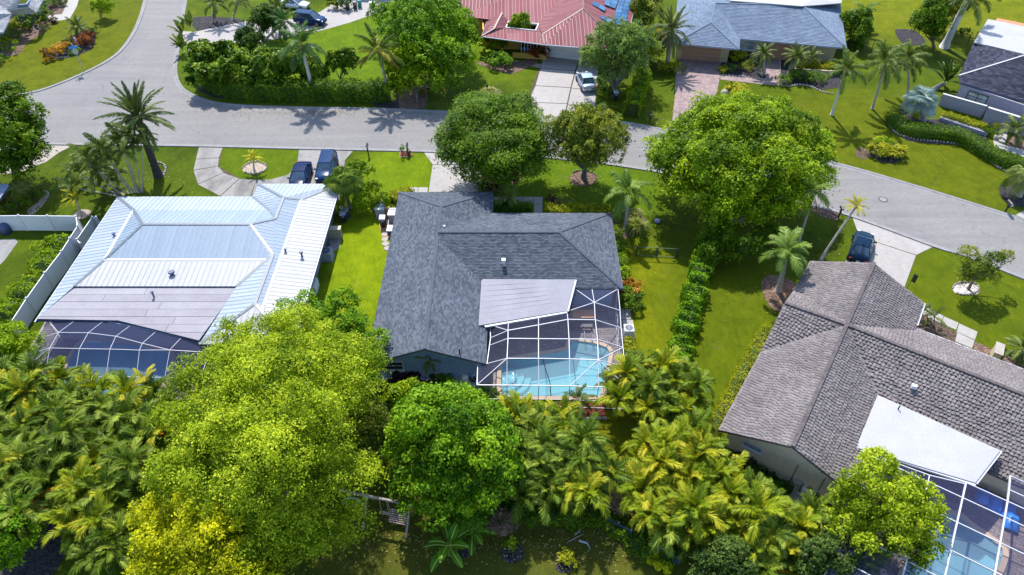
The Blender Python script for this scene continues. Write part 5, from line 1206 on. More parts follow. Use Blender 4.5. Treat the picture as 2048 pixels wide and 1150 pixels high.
cage('white aluminium pool cage with pale grey screens over the turquoise pool', NB,
     ['a0 a1 b1', 'a1 a2 b1', 'a0 b1 b0', 'b1 a2 b2', 'b0 b1 c1 c0', 'b1 b2 c2 c1', 'l0 n1 m1', 'l0 m1 l1', 'n1 n2 m2 m1', 'n2 b0 c0 m2', 'l1 m1 d0 l2', 'm1 m2 d1 d0', 'm2 c0 d2 d1', 'c0 c1 d3 d2', 'c1 c2 d4 d3', 'd0 d1 e1 e0', 'd1 d2 e2 e1', 'd2 d3 e3 e2', 'd3 d4 e3', 'd4 e4 e3', 'l2 d0 e0 el', 'el e0 f0 ell', 'e0 f1 f0', 'e0 e1 f2 f1', 'e1 e2 f3 f2', 'e2 e3 f3', 'e3 f4 f3', 'e3 f5 f4', 'e3 e4 f5'],
     [], MATS['white_metal'], MATS['cage_screen'], (2.5, 37.5), .05, ('ell', 'f0', 'f1', 'f2', 'f3', 'f4', 'f5', 'e4', 'd4', 'c2', 'b2', 'a2'))
lo2, hi2 = 2.5, 3.3
NA = {k: W(px, py, z) for k, (px, py, z) in dict(t0=(95, 642, lo2), t1=(149, 642, 2.8), t2=(206.6, 642.5, 2.8), t3=(261, 651, 2.8), t4=(312, 663, 2.8), t5=(363, 675, 2.8), t6=(399, 683, 2.8), s1=(117.4, 665, hi2), s2=(176.6, 665.7, hi2), s3=(232, 672.7, hi2), s4=(285, 686.8, hi2), s5=(339.7, 700, hi2),
    r1=(99.7, 696, hi2), r2=(159, 697.5, hi2), r3=(220, 698.3, hi2), r4=(279, 700.4, hi2), w1=(71.7, 679.5, lo2), w2=(54.8, 709.5, lo2), q0=(30, 752, lo2), q1=(90, 752, lo2), q2=(150, 753, lo2), q3=(212, 753.5, lo2), q4=(273, 754, lo2), q5=(330, 755, lo2), g6=(420, 705, lo2), g7=(400, 757, lo2)).items()}
cage('dark screened pool cage with thin white beams behind the white metal-roofed house', NA,
     ['t0 t1 s1', 't1 t2 s2 s1', 't2 t3 s3 s2', 't3 t4 s4 s3', 't4 t5 s5 s4', 't5 t6 g6 s5', 't0 s1 w1', 'w1 s1 r1 w2', 's1 s2 r2 r1', 's2 s3 r3 r2', 's3 s4 r4 r3', 's4 s5 r4', 'w2 r1 q0', 'r1 q1 q0', 'r1 r2 q2 q1', 'r2 r3 q3 q2', 'r3 r4 q4 q3', 'r4 s5 q5 q4', 's5 g6 g7 q5'],
     [], MATS['white_metal'], MATS['cage_screen_dark'], (-31, 36), .032, ('t0', 'w1', 'w2', 'q0', 'q1', 'q2', 'q3', 'q4', 'q5', 'g7'))
NC = {}
bs = [4.4, 8.15, 10.2, 12.6, 15.0, 17.4, 19.8]; as_ = [(-5.7, 2.9), (-7.05, 3.1), (-8.1, 3.2), (-9.4, 3.2), (-11.4, 3.2), (-13.55, 3.2), (-15.7, 3.2), (-17.8, 3.2), (-19.9, 2.6)]
for i, (a, z) in enumerate(as_):
    for j, b in enumerate(bs): x, y = C2(a, b - .42); NC['n%d_%d' % (i, j)] = (x, y, z)
pc = ['n%d_%d n%d_%d n%d_%d n%d_%d' % (i, j, i, j + 1, i + 1, j + 1, i + 1, j) for i in range(8) for j in range(6) if i > 2 or j > 2 or (i == 2 and j == 2)]
for k_, (a, b) in dict(p0=(-9.3, 3.9), p01=(-8.75, 8.15), p1=(-8.15, 10.2)).items(): x, y = C2(a, b - .42); NC[k_] = (x, y, 3.1)
pc += ['p0 p01 n3_1 n3_0', 'p01 p1 n3_2 n3_1']
cage('white-beamed screen cage covering the pool deck in the lower right corner', NC, pc, [], MATS['white_metal'], MATS['cage_screen_dark'], C2(-10, 10), .058, tuple('n%d_6' % i for i in range(9)) + tuple('n8_%d' % j for j in range(5, -1, -1)) + tuple('n%d_0' % i for i in range(7, 2, -1)))

# ------------------------------------------------------------------ house with the brown tile roof, turned to the street
hC = thing('tiled_house', 'large house with weathered brown-grey tile roof at the right, turned at an angle', 'house', (oC[0], oC[1], 0))
def c3(a, b, z): x, y = C2(a, b); return (x - oC[0], y - oC[1], z)
zr = 4.8; ze = 2.7; hw = 4.68; sl_ = (zr - ze) / hw
N_w, N_e, N_p = c3(8.4, -hw - .4 + .4 * 0 - .0, ze), c3(8.4, hw - .85 + .42 - .0, ze), c3(8.4, -.42, zr)
B0 = -.42 - hw; B1 = -.42 + hw
N_w = c3(8.4, B0, ze); N_e = c3(8.4, B1, ze); S_w = c3(-12.7, B0, ze); S_e = c3(-12.7, B1, ze); S_p = c3(-12.9, -.42, zr)
X = c3(0, -.42, zr); wp_ = c3(0, B0, zr - .25); vNW = c3(hw - .5, B0, ze); vSW = c3(-hw + .5, B0, ze)
yN = 5.45; yS = -5.6; zN = zr - sl_ * yN; zS = zr + sl_ * yS
jN = c3(hw, B1, ze); jS = c3(-hw, B1, ze)
gN = c3(yN, B1 + (ze - zN) * 0 + .0, zN); gS = c3(yS, B1, zS)
FE = 26
FC = [[N_w, N_p, X, vNW], [N_e, jN, X, N_p], [vNW, X, wp_], [vSW, wp_, X], [vSW, X, S_p, S_w], [X, jS, S_e, S_p],
      [X, jN, c3(0, B1, zr)], [c3(0, B1, zr), gN, c3(yN, FE, zN), c3(0, FE, zr)], [X, c3(0, B1, zr), jS], [c3(0, B1, zr), c3(0, FE, zr), c3(yS, FE, zS), gS]]
slab(hC, FC, MATS['ridge_tile'], .18)
mb = MB(); rC = random.Random(8)
for f in FC: shingle_face(mb, f, .27, .27, .05, rC, barrel=.055, jit=.05, tspread=.36)
o = mb.build('roof_tiles', MATS['tile_brown'], hC); o['kind'] = 'stuff'
mb = MB()
for p, q in ((N_p, X), (X, S_p), (X, wp_), (X, c3(0, FE, zr))):
    P, Q = Vector(p), Vector(q); n = int((Q - P).length / .42)
    for i in range(n): mb.beam(P.lerp(Q, i / n) + Vector((0, 0, .11)), P.lerp(Q, (i + .97) / n) + Vector((0, 0, .07)), .28, .06)
mb.build('ridge_tiles', MATS['ridge_tile'], hC)
def cw(a, b): x, y = C2(a, b); return (x - oC[0], y - oC[1])
walls(hC, [cw(-12.1, B0 + .6), cw(-12.1, B1 - .6), cw(-5.0, B1 - .6), cw(-5.0, 25.5), cw(4.9, 25.5), cw(4.9, B1 - .6), cw(7.8, B1 - .6), cw(7.8, B0 + .6)], 2.35, MATS['plaster_tan'])
gm = MB()
for a in (-12.1,):
    A, B, P_ = cw(a, B0 + .6), cw(a, B1 - .6), cw(a, -.42); A2, B2, P2_ = cw(a + .2, B0 + .6), cw(a + .2, B1 - .6), cw(a + .2, -.42)
    gm.add([(*A, 2.34), (*B, 2.34), (*B, 2.72), (*P_, 4.55), (*A, 2.72), (*A2, 2.34), (*B2, 2.34), (*B2, 2.72), (*P2_, 4.55), (*A2, 2.72)], [(0, 1, 2, 3, 4), (9, 8, 7, 6, 5), (4, 3, 8, 9), (3, 2, 7, 8)])
gm.build('gable_wall', MATS['plaster_tan'], hC)
pA, pB = cw(-12.13, B0 + 1.75), cw(-12.13, B0 + 3.1)
window(hC, pA, pB, 1.75, 2.25, 1, 2, MATS['white_metal'], MATS['glass'])
m = MB()
x, y = C2(-12.12, .4); m.box((x - oC[0], y - oC[1], 1.2), (.05, .03, 2.2), R(-33.6)); x, y = C2(-12.12, 2.2); m.box((x - oC[0], y - oC[1], 1.2), (.05, .03, 2.2), R(-33.6)); m.build('conduit', MATS['ridge_tile'], hC)
prc = [W(1753, 794.5, 3.15), W(1997, 905.5, 3.15), W(1947, 970, 2.95), W(1709, 899, 2.95)]
m = MB(); m.prism([(p[0] - oC[0], p[1] - oC[1], p[2] + .28) for p in prc], .16); m.build('patio_roof', MATS['white_roof'], hC)
m = MB(); P0 = [Vector((p[0] - oC[0], p[1] - oC[1], p[2] + .2)) for p in prc]
m.beam(P0[3] + Vector((.5, -.1, -.06)), P0[2] + Vector((0, -.1, -.06)), .16, .14); m.beam(P0[1] + Vector((.1, 0, -.06)), P0[2] + Vector((.1, 0, -.06)), .14, .12)
m.beam(Vector(gS) + Vector((0, 0, .05)), Vector(S_e) + Vector((.06, 0, -.05)), .14, .14); m.beam(Vector(N_e) + Vector((.08, 0, -.08)), Vector(c3(yN, B1, ze)) + Vector((.08, 0, -.08)), .12, .12); m.beam(Vector(gN) + Vector((0, .08, -.06)), Vector(c3(yN, FE, zN)) + Vector((0, .08, -.06)), .1, .12); m.build('gutter', MATS['white_metal'], hC)
for px, py, w, z in ((1828, 773, .34, 4.0), (1712, 666, .16, 4.6)):
    x, y = gp(px, py, z); m = MB(); m.box((x - oC[0], y - oC[1], z), (w, w * .8, .3), R(-20)); m.build('roof_vent', MATS['white_paint'], hC)
for px, py in ((1798, 815), (1648, 937)):
    x, y = gp(px, py, 3.6); m = MB(); m.lathe((x - oC[0], y - oC[1], 3.1), [(.045, 0), (.045, .7)], 6); m.build('vent_pipe', MATS['black_trim'], hC)
slabs('path', 'slab_white', [((1837, 612), (1858, 618), (1853, 633), (1832, 626)), ((1859, 619), (1887, 632), (1881, 646), (1854, 634)), ((1888, 633), (1917, 646), (1912, 660), (1882, 647)), ((1918, 647), (1955, 664), (1950, 680), (1913, 664)), ((1914, 665), (1949, 681), (1944, 697), (1910, 683))], .03, .05)

# ------------------------------------------------------------------ house with the red metal roof
oD = (5, 95); hD = thing('red_roof_house', 'yellow house with faded red metal roof and blue solar panels, top centre', 'house', (oD[0], oD[1], 0))
def d3(px, py, z): x, y = gp(px, py, z); return (x - oD[0], y - oD[1], z)
eW = (-4.0 - 5, 90.8 - 95, 2.8); eM = (4.2 - 5, 88.4 - 95, 2.8); eE = (14.4 - 5, 86.6 - 95, 2.8); ap = (9.6 - 5, 94.6 - 95, 4.9); apN = (10.4 - 5, 108 - 95, 4.9)
vM = d3(1085, 69, 3.2); eE2 = (18.6 - 5, 106 - 95, 2.8)
cN1 = d3(1077, 49, 3.3); cS1 = d3(1071, 62, 3.0); cS0 = d3(1012, 56, 3.0); cN0 = d3(1017, 44, 3.3)
pk = d3(1004, 26, 4.0); wv = d3(988, 58, 3.2); m0 = (-3.4 - 5, 96.0 - 95, 2.8); mW = (-7.4 - 5, 97.2 - 95, 2.8); top0 = (-8 - 5, 108 - 95, 5.2); 
FD = [('r', [eM, eE, ap, vM], (0, 1)), ('r', [eE, eE2, apN, ap], (-1, .1)), ('r', [vM, ap, apN, cN1], (1, 0)), ('r', [eW, eM, vM, wv], (0, 1)),
      ('r', [eW, wv, pk, m0], (1, -.1)), ('r', [wv, cS0, cN0, pk], (-1, 0)), ('r', [mW, m0, cN0, cN1, apN, top0], (0, 1)), ('r', [wv, cS0, cS1, vM], (0, 1))]
FD[3] = ('r', [eW, eM, cS1, cS0, wv], (0, 1)); FD[7] = ('r', [eM, vM, cN1, cS1], (1, 0))
FD1 = FD[1][1]; FD = planar(FD)
slab(hD, [f for _, f, _ in FD], MATS['ridge_red'], .14)
rD = random.Random(6)
for _, f, up in FD:
    mb = MB(); panel_face(None, f, .5, None, up, .045, mb, rng=rD); o = mb.build('roof_panels', [MATS['metal_red'], MATS['seam_red']], hD); o['kind'] = 'stuff'
for p, q in ((eM, vM), (vM, ap), (ap, apN), (ap, eE), (wv, pk), (wv, eW)): mb = MB(); cap(mb, p, q, .22, .03, .06); mb.build('ridge_cap', MATS['ridge_red'], hD)
mb = MB()
for p, q in ((eW, eM), (eM, eE), (eE, eE2), (eW, m0), (m0, mW)): mb.beam(Vector(p) + Vector((0, -.06, -.06)), Vector(q) + Vector((.0, -.06, -.06)), .11, .12)
mb.build('gutter', MATS['white_metal'], hD)
mb = MB()
for p, q in ((cS0, cS1), (cS1, cN1), (cS0, cN0), (cN0, cN1)): mb.beam(Vector(p) + Vector((0, 0, .03)), Vector(q) + Vector((0, 0, .03)), .12, .2)
mb.build('courtyard_trim', MATS['white_paint'], hD)
walls(hD, [(-4.0 - 5, 93.2 - 95), (4.4 - 5, 92.5 - 95), (4.5 - 5, 90.75 - 95), (14.0 - 5, 88.1 - 95), (17.6 - 5, 106 - 95), (-8.4, 106 - 95), (-6.9 - 5, 97.6 - 95), (-4.1 - 5, 96.6 - 95)], 2.62, MATS['plaster_yellow'])
gd = MB(); p = Vector(gp(1092, 112)); q = Vector(gp(1164, 121)); dd = (q - p); rzg = math.atan2(dd.y, dd.x); mid = (p + q) / 2
gdo = link('garage_door', None, hD)
for i in range(4):
    g = MB(); g.box((mid.x - oD[0], mid.y - oD[1] - .12, .32 + i * .56), (dd.length, .1, .54), rzg); g.build('door_panel', MATS['white_paint'], gdo)
ww = MB(); p = gp(1044, 104)
porch = Vector((p[0] - oD[0], p[1] - oD[1]))
for i in range(6):
    g = MB(); g.box((porch.x + i * .42 - .1, porch.y - .9 - i * .06, 1.45), (.09, .09, 2.3)); g.build('porch_post', MATS['white_paint'], hD)
g = MB(); g.box((porch.x + 1.1, porch.y + .28, 1.3), (2.6, .06, 1.9), R(-5)); g.build('porch_glass', MATS['glass'], hD)
g = MB(); g.box((porch.x + 1.0, porch.y - 1.9, .35), (4.6, .22, .7), R(-9)); g.build('porch_wall', MATS['plaster_yellow'], hD)
g = MB(); g.box((porch.x + 1.0, porch.y - .6, .72), (2.4, .5, .04), R(-9)); g.build('porch_shelf', MATS['sign_blue'], hD)
window(hD, (d3(945, 50, 1.5)[0], d3(945, 50, 1.5)[1] - .0), (d3(972, 52, 1.5)[0], d3(972, 52, 1.5)[1]), .9, 2.1, 3, 1, MATS['white_metal'], MATS['glass'])
window(hD, (d3(1054, 58, 2.4)[0], d3(1054, 58, 2.4)[1] + 1.2), (d3(1072, 61, 2.4)[0], d3(1072, 61, 2.4)[1] + 1.2), 1.5, 2.6, 2, 1, MATS['white_metal'], MATS['glass'])
# solar panels on the east slope
c_, u_, v_, n_ = frame(FD1, (-1, .1))
def onD(px, py):
    x, y = gp(px, py, 4.0)
    for _ in range(4): z = c_[2] - (n_[0] * (x - oD[0] - c_[0]) + n_[1] * (y - oD[1] - c_[1])) / n_[2]; x, y = gp(px, py, z)
    return Vector((x - oD[0], y - oD[1], z))
def solar(q, nx, ny):
    A, B, Cc, D = [onD(*p) for p in q]; up = Vector(n_)
    for i in range(nx):
        for j in range(ny):
            def bl(s, t): return A.lerp(B, s).lerp(D.lerp(Cc, s), t) + up * .12
            g = .03; m = MB(); vs = [bl((i + g) / nx, (j + g) / ny), bl((i + 1 - g) / nx, (j + g) / ny), bl((i + 1 - g) / nx, (j + 1 - g) / ny), bl((i + g) / nx, (j + 1 - g) / ny)]
            m.prism(vs, .05, t=rD.random()); m.build('solar_panel', MATS['solar_blue'], hD)
solar(((1238, -2), (1262, 1), (1250, 53), (1224, 48)), 2, 7)
solar(((1210, -8), (1238, -4), (1230, 19), (1208, 10)), 2, 3)
solar(((1186, 3), (1212, 17), (1209, 24), (1183, 10)), 2, 1)
solar(((1202, 31), (1224, 41), (1222, 48), (1199, 37)), 2, 1)

# ------------------------------------------------------------------ house with the blue-grey shingle roof
oE = (34, 95); hE = thing('blue_roof_house', 'cream house with pale blue-grey shingle roof and pink paver drive, top right', 'house', (oE[0], oE[1], 0))
def e3(x, y, z): return (x - oE[0], y - oE[1], z)
Ee = 2.8; g1 = e3(21.0, 88.6, Ee); g2 = e3(29.2, 86.9, Ee); gap_ = e3(26.2, 91.6, 4.3); nv = e3(29.9, 89.9, Ee); m1_ = e3(29.2, 87.2, Ee)
rw = e3(27.6, 96.2, 5.0); re_ = e3(39.2, 95.4, 5.0); se = e3(43.1, 87.2, Ee); ne = e3(47.2, 102.2, Ee); nw = e3(24.6, 106, Ee); rn = e3(28.5, 108, 5.0)
vi = e3(30.0, 89.9, Ee); sw0 = e3(21.0, 88.6, Ee)
FEh = [[g1, g2, gap_], [g2, vi, rw, gap_], [vi, se, re_, rw], [g1, gap_, rw, rn, nw], [se, ne, re_], [rw, re_, ne, e3(42, 106, Ee), rn]]
FEh = planar(FEh)
slab(hE, FEh, MATS['metal_steel'], .14)
mb = MB(); rE = random.Random(12)
for f in FEh: shingle_face(mb, f, .5, .26, .03, rE, jit=.006, tspread=.5)
o = mb.build('roof_shingles', MATS['shingle_blue'], hE); o['kind'] = 'stuff'
for p, q in ((g2, gap_), (g1, gap_), (gap_, rw), (rw, re_), (re_, se)): mb = MB(); cap(mb, p, q, .24, .02, .05); mb.build('ridge_cap', MATS['shingle_blue'], hE)
fp = [W(1443, -6, 4.3), W(1600, 11, 4.3), W(1690, 8, 3.2), W(1690, -30, 3.2), W(1443, -30, 4.3)]
m = MB(); m.prism([(p[0] - oE[0], p[1] - oE[1], p[2]) for p in [W(1460, 1, 5.15), W(1604, 12, 5.15), W(1683, 6, 4.0), W(1690, -40, 4.0), W(1460, -40, 5.15)]], .12); m.build('flat_roof', MATS['white_roof'], hE)
walls(hE, [(21.9 - 34, 90.1 - 95), (28.6 - 34, 88.9 - 95), (29.2 - 34, 91.1 - 95), (42.6 - 34, 88.9 - 95), (46.2 - 34, 101.5 - 95), (25.5 - 34, 105 - 95)], 2.64, MATS['plaster_cream'])
p = Vector(gp(1360, 117)); q = Vector(gp(1437, 124)); dd = q - p; mid = (p + q) / 2; rzg = math.atan2(dd.y, dd.x); gdo = link('garage_door', None, hE)
for i in range(4): g = MB(); g.box((mid.x - oE[0], mid.y - oE[1] - .12, .3 + i * .56), (dd.length, .08, .54), rzg); g.build('door_panel', MATS['garage_tan'], gdo)
window(hE, (29.6 - 34, 90.98 - 95), (32.6 - 34, 90.49 - 95), 1.0, 2.45, 2, 2, MATS['white_metal'], MATS['glass_pale'])
g = MB(); g.box((35.4 - 34, 89.95 - 95, 1.25), (3.0, .5, 2.4), R(-11)); g.build('entrance', MATS['garage_tan'], hE)
g = MB(); x, y = gp(1620, 150); g.box((x - 34, y - 95, .4), (5.6, .25, .75), R(-8)); g.build('planter_wall', MATS['plaster_cream'], hE)

# ------------------------------------------------------------------ navy-roofed house, far right
oF = (62, 86); hF = thing('navy_roof_house', 'modern house with dark navy roof and grey walls at the right edge', 'house', (oF[0], oF[1], 0))
def f3(px, py, z): x, y = gp(px, py, z); return (x - oF[0], y - oF[1], z)
n1 = f3(1948, 83, 2.9); w1 = f3(1916, 152, 2.9); s_1 = f3(1919, 165, 2.9); s_2 = f3(2130, 226, 2.9); h1 = f3(1921, 151, 3.0); h2 = f3(2140, 86, 5.4); n2_ = f3(2130, 140, 2.9)
FF = [[n1, h1, h2, f3(2130, 62, 3.2)], [h1, s_1, s_2, h2]]
FF[0] = [f3(1948, 84, 3.6), f3(1919, 151, 3.0), f3(2130, 86, 4.9), f3(2130, 120, 4.4)]
FF = [[f3(1948, 84, 3.3), f3(1918, 151, 2.9), f3(2048, 111, 4.9), f3(2048, 108, 4.9)], [f3(1918, 151, 2.9), f3(1920, 165, 2.9), f3(2130, 226, 2.9), f3(2150, 150, 4.9), f3(2048, 111, 4.9)]]
FRt = [FF[1][0], FF[1][4]]; FF = planar(FF)
slab(hF, FF, MATS['navy_metal'], .16)
mb = MB(); rF = random.Random(4)
for f in FF: shingle_face(mb, f, .6, .3, .02, rF)
o = mb.build('roof_shingles', MATS['shingle_navy'], hF); o['kind'] = 'stuff'
mb = MB(); cap(mb, FRt[0], FRt[1], .2, .02, .05); mb.build('ridge_cap', MATS['grey_metal'], hF)
m = MB(); m.prism([f3(1976, 38, 3.9), f3(2150, 74, 3.9), f3(2150, 136, 3.7), f3(1948, 84, 3.7)], .16); m.build('flat_roof', MATS['white_roof'], hF)
m = MB(); m.prism([f3(1995, 36, 3.3), f3(2150, 68, 3.3), f3(2150, 78, 3.2), f3(1990, 42, 3.2)], .14); m.build('tile_roof', MATS['terracotta'], hF)
wl = [f3(1922, 170, 2.6), f3(2000, 196, 2.6)]
a_, b_ = Vector(wl[0][:2]), Vector(wl[1][:2]); dF = (b_ - a_).normalized(); nF = Vector((-dF.y, dF.x))
walls(hF, [tuple(a_), tuple(a_ + dF * 16), tuple(a_ + dF * 16 + nF * 14), tuple(a_ + nF * 8)], 2.7, MATS['plaster_grey'])
window(hF, tuple(a_ + dF * 1.1 - nF * .01), tuple(a_ + dF * 3.3 - nF * .01), .75, 2.35, 2, 3, MATS['black_trim'], MATS['glass_pale'])
def wall_px(name, label, p, q, h, th, mat, cap_m=None, cat='garden wall'):
    P = Vector(gp(*p)); Q = Vector(gp(*q)); d = Q - P; mid = (P + Q) / 2; rz = math.atan2(d.y, d.x); t = thing(name, label, cat, (mid.x, mid.y, 0), rz)
    m = MB(); m.box((0, 0, h / 2), (d.length, th, h)); m.build('wall', MATS[mat], t)
    if cap_m: m = MB(); m.box((0, 0, h + .03), (d.length + .04, th + .06, .06)); m.build('coping', MATS[cap_m], t)
    return t
wall_px('garden_wall', 'low grey garden wall with white top, just behind the silver palm', (1876, 210), (1962, 235), 1.5, .25, 'plaster_grey', 'plaster_white')
wall_px('garden_wall', 'taller grey entrance wall with white top beside the white stepping path', (1962, 244), (2075, 280), 1.9, .3, 'plaster_grey', 'plaster_white')
wall_px('garden_wall', 'narrow flat-topped grey planter wall between the two right-hand hedges', (1878, 240), (1974, 272), .45, .5, 'plaster_grey')

# ------------------------------------------------------------------ houses cut by the picture's edges
oG = (-75, 100); hG = thing('grey_roof_house', 'grey shingled house in the top left corner behind clipped shrubs', 'house', (oG[0], oG[1], 0))
def g3(px, py, z): x, y = gp(px, py, z); return (x - oG[0], y - oG[1], z)
FG = [[g3(-60, 65, 2.8), g3(6, 65, 2.8), g3(26, 28, 3.0), g3(-60, 28, 4.6)], [g3(26, 28, 3.0), g3(13, 18, 4.0), g3(42, -4, 4.4), g3(-60, -30, 5), g3(-60, 28, 4.6)], [g3(26, 28, 2.9), g3(72, 25, 2.9), g3(57, 14, 3.9), g3(13, 18, 4.0)], [g3(72, 25, 2.9), g3(90, -8, 2.9), g3(64, -12, 3.9), g3(57, 14, 3.9)]]
FG = planar(FG)
slab(hG, FG, MATS['grey_metal'], .14)
mb = MB(); rG = random.Random(2)
for f in FG: shingle_face(mb, f, .5, .26, .03, rG)
o = mb.build('roof_shingles', MATS['shingle_grey'], hG); o['kind'] = 'stuff'
q1 = g3(2, 70, 0)[:2]; q2 = g3(24, 48, 0)[:2]; q3 = g3(70, 44, 0)[:2]; q4 = g3(95, 10, 0)[:2]
walls(hG, [q1, q2, q3, q4, (q4[0] - 10, q4[1] + 10), (q1[0] - 8, q1[1] + 6)], 2.6, MATS['plaster_blue'])
oH = (-56, 57); hH = thing('brown_house', 'corner of a brown-walled house with blue metal roof at the left edge', 'house', (oH[0], oH[1], 0))
def h3(px, py, z): x, y = gp(px, py, z); return (x - oH[0], y - oH[1], z)
FH = [h3(-120, 425, 2.8), h3(-40, 425, 2.8), h3(19, 373, 2.8), h3(-40, 350, 3.6)]
FH = [h3(-60, 412, 2.8), h3(-2, 398, 2.8), h3(19, 372, 2.8), h3(5, 367, 3.0), h3(-60, 368, 3.3)]
slab(hH, [FH], MATS['navy_metal'], .14); mb = MB(); panel_face(None, FH, .46, None, (0, 1), .05, mb); o = mb.build('roof_panels', [MATS['metal_steel'], MATS['seam_blue']], hH); o['kind'] = 'stuff'
a1 = h3(-2, 424, 0)[:2]; a2 = h3(21, 398, 0)[:2]; walls(hH, [(a1[0] - 8, a1[1] - 1), a1, a2, (a2[0] - 8, a2[1] + 2)], 2.6, MATS['plaster_brown'])
oI = gp(690, 5); hI = thing('white_garage', 'pale garage wall behind the parked cars and bins, top edge', 'house', (oI[0], oI[1], 0))
m = MB(); x, y = gp(632, -8); m.box((x - oI[0], y - oI[1] + 1.6, 1.3), (6, .3, 2.6), R(-40)); m.build('wall', MATS['plaster_white'], hI)
m = MB(); m.box((x - oI[0] + 5, y - oI[1] + 4, 2.8), (14, 8, .2), R(-8)); m.build('roof', MATS['shingle_grey'], hI)

# ------------------------------------------------------------------ broadleaf trees
def lob(*a):
    """lobes from survey points: (px, py, z, rx, ry, rz)"""
    return [(*gp(px, py, z), z, rx, ry, rz) for px, py, z, rx, ry, rz in a]
tree('broad yellow-green feathery tree filling the lower left foreground', (560, 1010), (510, 860), 6.5, 8, 8, 6, 150000, 'leaf_lime', .165, seed=11, tr=.42, spray=.62, limbs=14, per=40, lobes=lob(
    (560, 700, 7, 3.6, 3.0, 2.6), (450, 760, 7, 3.0, 2.8, 2.6), (665, 735, 7, 3.2, 2.6, 2.4), (545, 800, 9, 4.2, 4, 3), (408, 850, 7, 2.8, 2.8, 2.5), (690, 790, 7, 2.2, 1.7, 1.7), (445, 925, 7.5, 3.4, 3, 3),
    (585, 890, 9, 3.3, 3.2, 3), (650, 955, 6.5, 3, 2.0, 2.0), (540, 985, 7, 3.6, 2.8, 2.8), (372, 965, 5.5, 2.2, 2.0, 2.2), (690, 1045, 4.5, 1.5, 1.3, 1.3), (610, 1065, 5, 2.2, 2, 2), (520, 1095, 5, 2.4, 2, 2.2), (590, 650, 6.2, 1.8, 2.0, 1.4), (470, 690, 6, 1.6, 1.8, 1.6)), name='feathery_tree', cname='crown', lobe_sd=.14, spray_sd=.24)
tree('golden yellow-leaved tree in the bottom foreground, left of the lawn with the swings', (420, 1140), (400, 1080), 5, 4, 4, 4, 36000, 'leaf_yellow', .18, seed=12, tr=.3, spray=.5, limbs=8, lobes=lob(
    (325, 1035, 5, 1.6, 1.6, 1.7), (368, 1095, 5.5, 2.5, 2, 2.4), (430, 1060, 6, 2.6, 2.2, 2.4), (345, 1150, 4.5, 1.8, 1.6, 1.8), (430, 1140, 5, 2.6, 2, 2.2), (510, 1150, 4.5, 2, 1.6, 2)), name='golden_tree', spray_sd=.2)
tree('dark green small-leaved tree reaching over the grass between the white-roofed and shingled houses', (690, 720), (680, 650), 4, 3, 3, 3, 13000, 'leaf_green', .2, seed=13, tr=.2, spray=.4, limbs=9, per=26, lobes=lob(
    (680, 620, 3.6, 1.6, 1.6, 1.5), (645, 650, 4, 1.5, 1.6, 1.5), (705, 660, 4.2, 1.7, 1.6, 1.6), (738, 705, 4, 1.4, 1.6, 1.7), (725, 745, 4, 1.5, 1.3, 1.7), (610, 605, 4.4, .8, .9, 1.0), (570, 620, 4.6, .9, .9, .9)), spray_sd=.22)
tree('dense round bright green tree in the bottom centre, right above the swing set', (905, 1000), (905, 895), 4.2, 4.4, 4.6, 4.2, 46000, 'leaf_green', .22, seed=14, tr=.28, spray=.45, limbs=10, aspect=.62, lobes=lob(
    (905, 870, 5.5, 3.2, 3, 3), (830, 890, 4.5, 2.2, 2.4, 2.4), (975, 900, 4.5, 2.2, 2.4, 2.4), (860, 960, 4, 2.4, 2, 2.2), (950, 970, 3.8, 2.4, 2, 2.2), (910, 1010, 3, 2.2, 1.5, 1.8), (840, 820, 4, 1.6, 1.5, 1.6), (930, 815, 4, 2, 1.5, 1.7), (1005, 940, 3.2, 1.3, 1.3, 1.5), (900, 790, 2.4, 1.6, .8, 1.2)), name='round_tree', spray_sd=.22)
tree('young lime-green bushy tree in front of the blue gable wall', (825, 815), (822, 800), 1.8, 1.6, 1.2, 1.6, 7000, 'leaf_bright', .2, seed=15, tr=.1, nl=8, spray=.3, name='bushy_tree')
tree('shaded olive green tree squeezed between the feathery tree and the round green tree', (740, 900), (738, 850), 4, 2.4, 2.4, 3.2, 13000, 'leaf_olive', .2, seed=16, tr=.18, nl=9, spray=.4, lobes=lob((720, 800, 3, 1.6, 1.2, 1.5), (740, 850, 4, 1.9, 1.6, 1.8), (770, 880, 3, 1.4, 1.2, 1.6), (700, 900, 2.5, 1.4, 1.2, 1.4)))
tree('street tree with layered dark green boughs overhanging the road above the white drive', (1003, 372), (992, 285), 5, 6, 6, 3.6, 60000, 'leaf_mid', .23, seed=17, tr=.28, spray=.75, flatten=.35, limbs=12, up=.9, lobes=lob(
    (990, 235, 6.8, 4.0, 3.6, 2), (930, 265, 5.6, 3.0, 2.8, 1.7), (1050, 260, 5.4, 3.0, 2.8, 1.7), (995, 295, 6, 4.0, 3, 2), (920, 310, 4.2, 2.4, 2, 1.5), (1060, 310, 4, 2.2, 2, 1.5), (960, 345, 3.6, 2.4, 1.8, 1.7), (1015, 350, 3.4, 2.0, 1.6, 1.6), (905, 285, 4.6, 1.8, 1.5, 1.1), (1075, 285, 4.4, 1.6, 1.5, 1.1), (950, 215, 5, 2.2, 2, 1.2), (1040, 215, 4.8, 2, 2, 1.2)), name='street_tree', spray_sd=.17)
tree('neat round olive-green tree in a ring of brown mulch beside the road', (1167, 356), (1178, 285), 5.0, 3.75, 3.6, 3.7, 40000, 'leaf_olive', .2, nl=26, seed=18, tr=.26, spray=.42, lr=.4, limbs=10, name='round_tree', tmat=MATS['bark_blue'], low=-.7, dome=False)
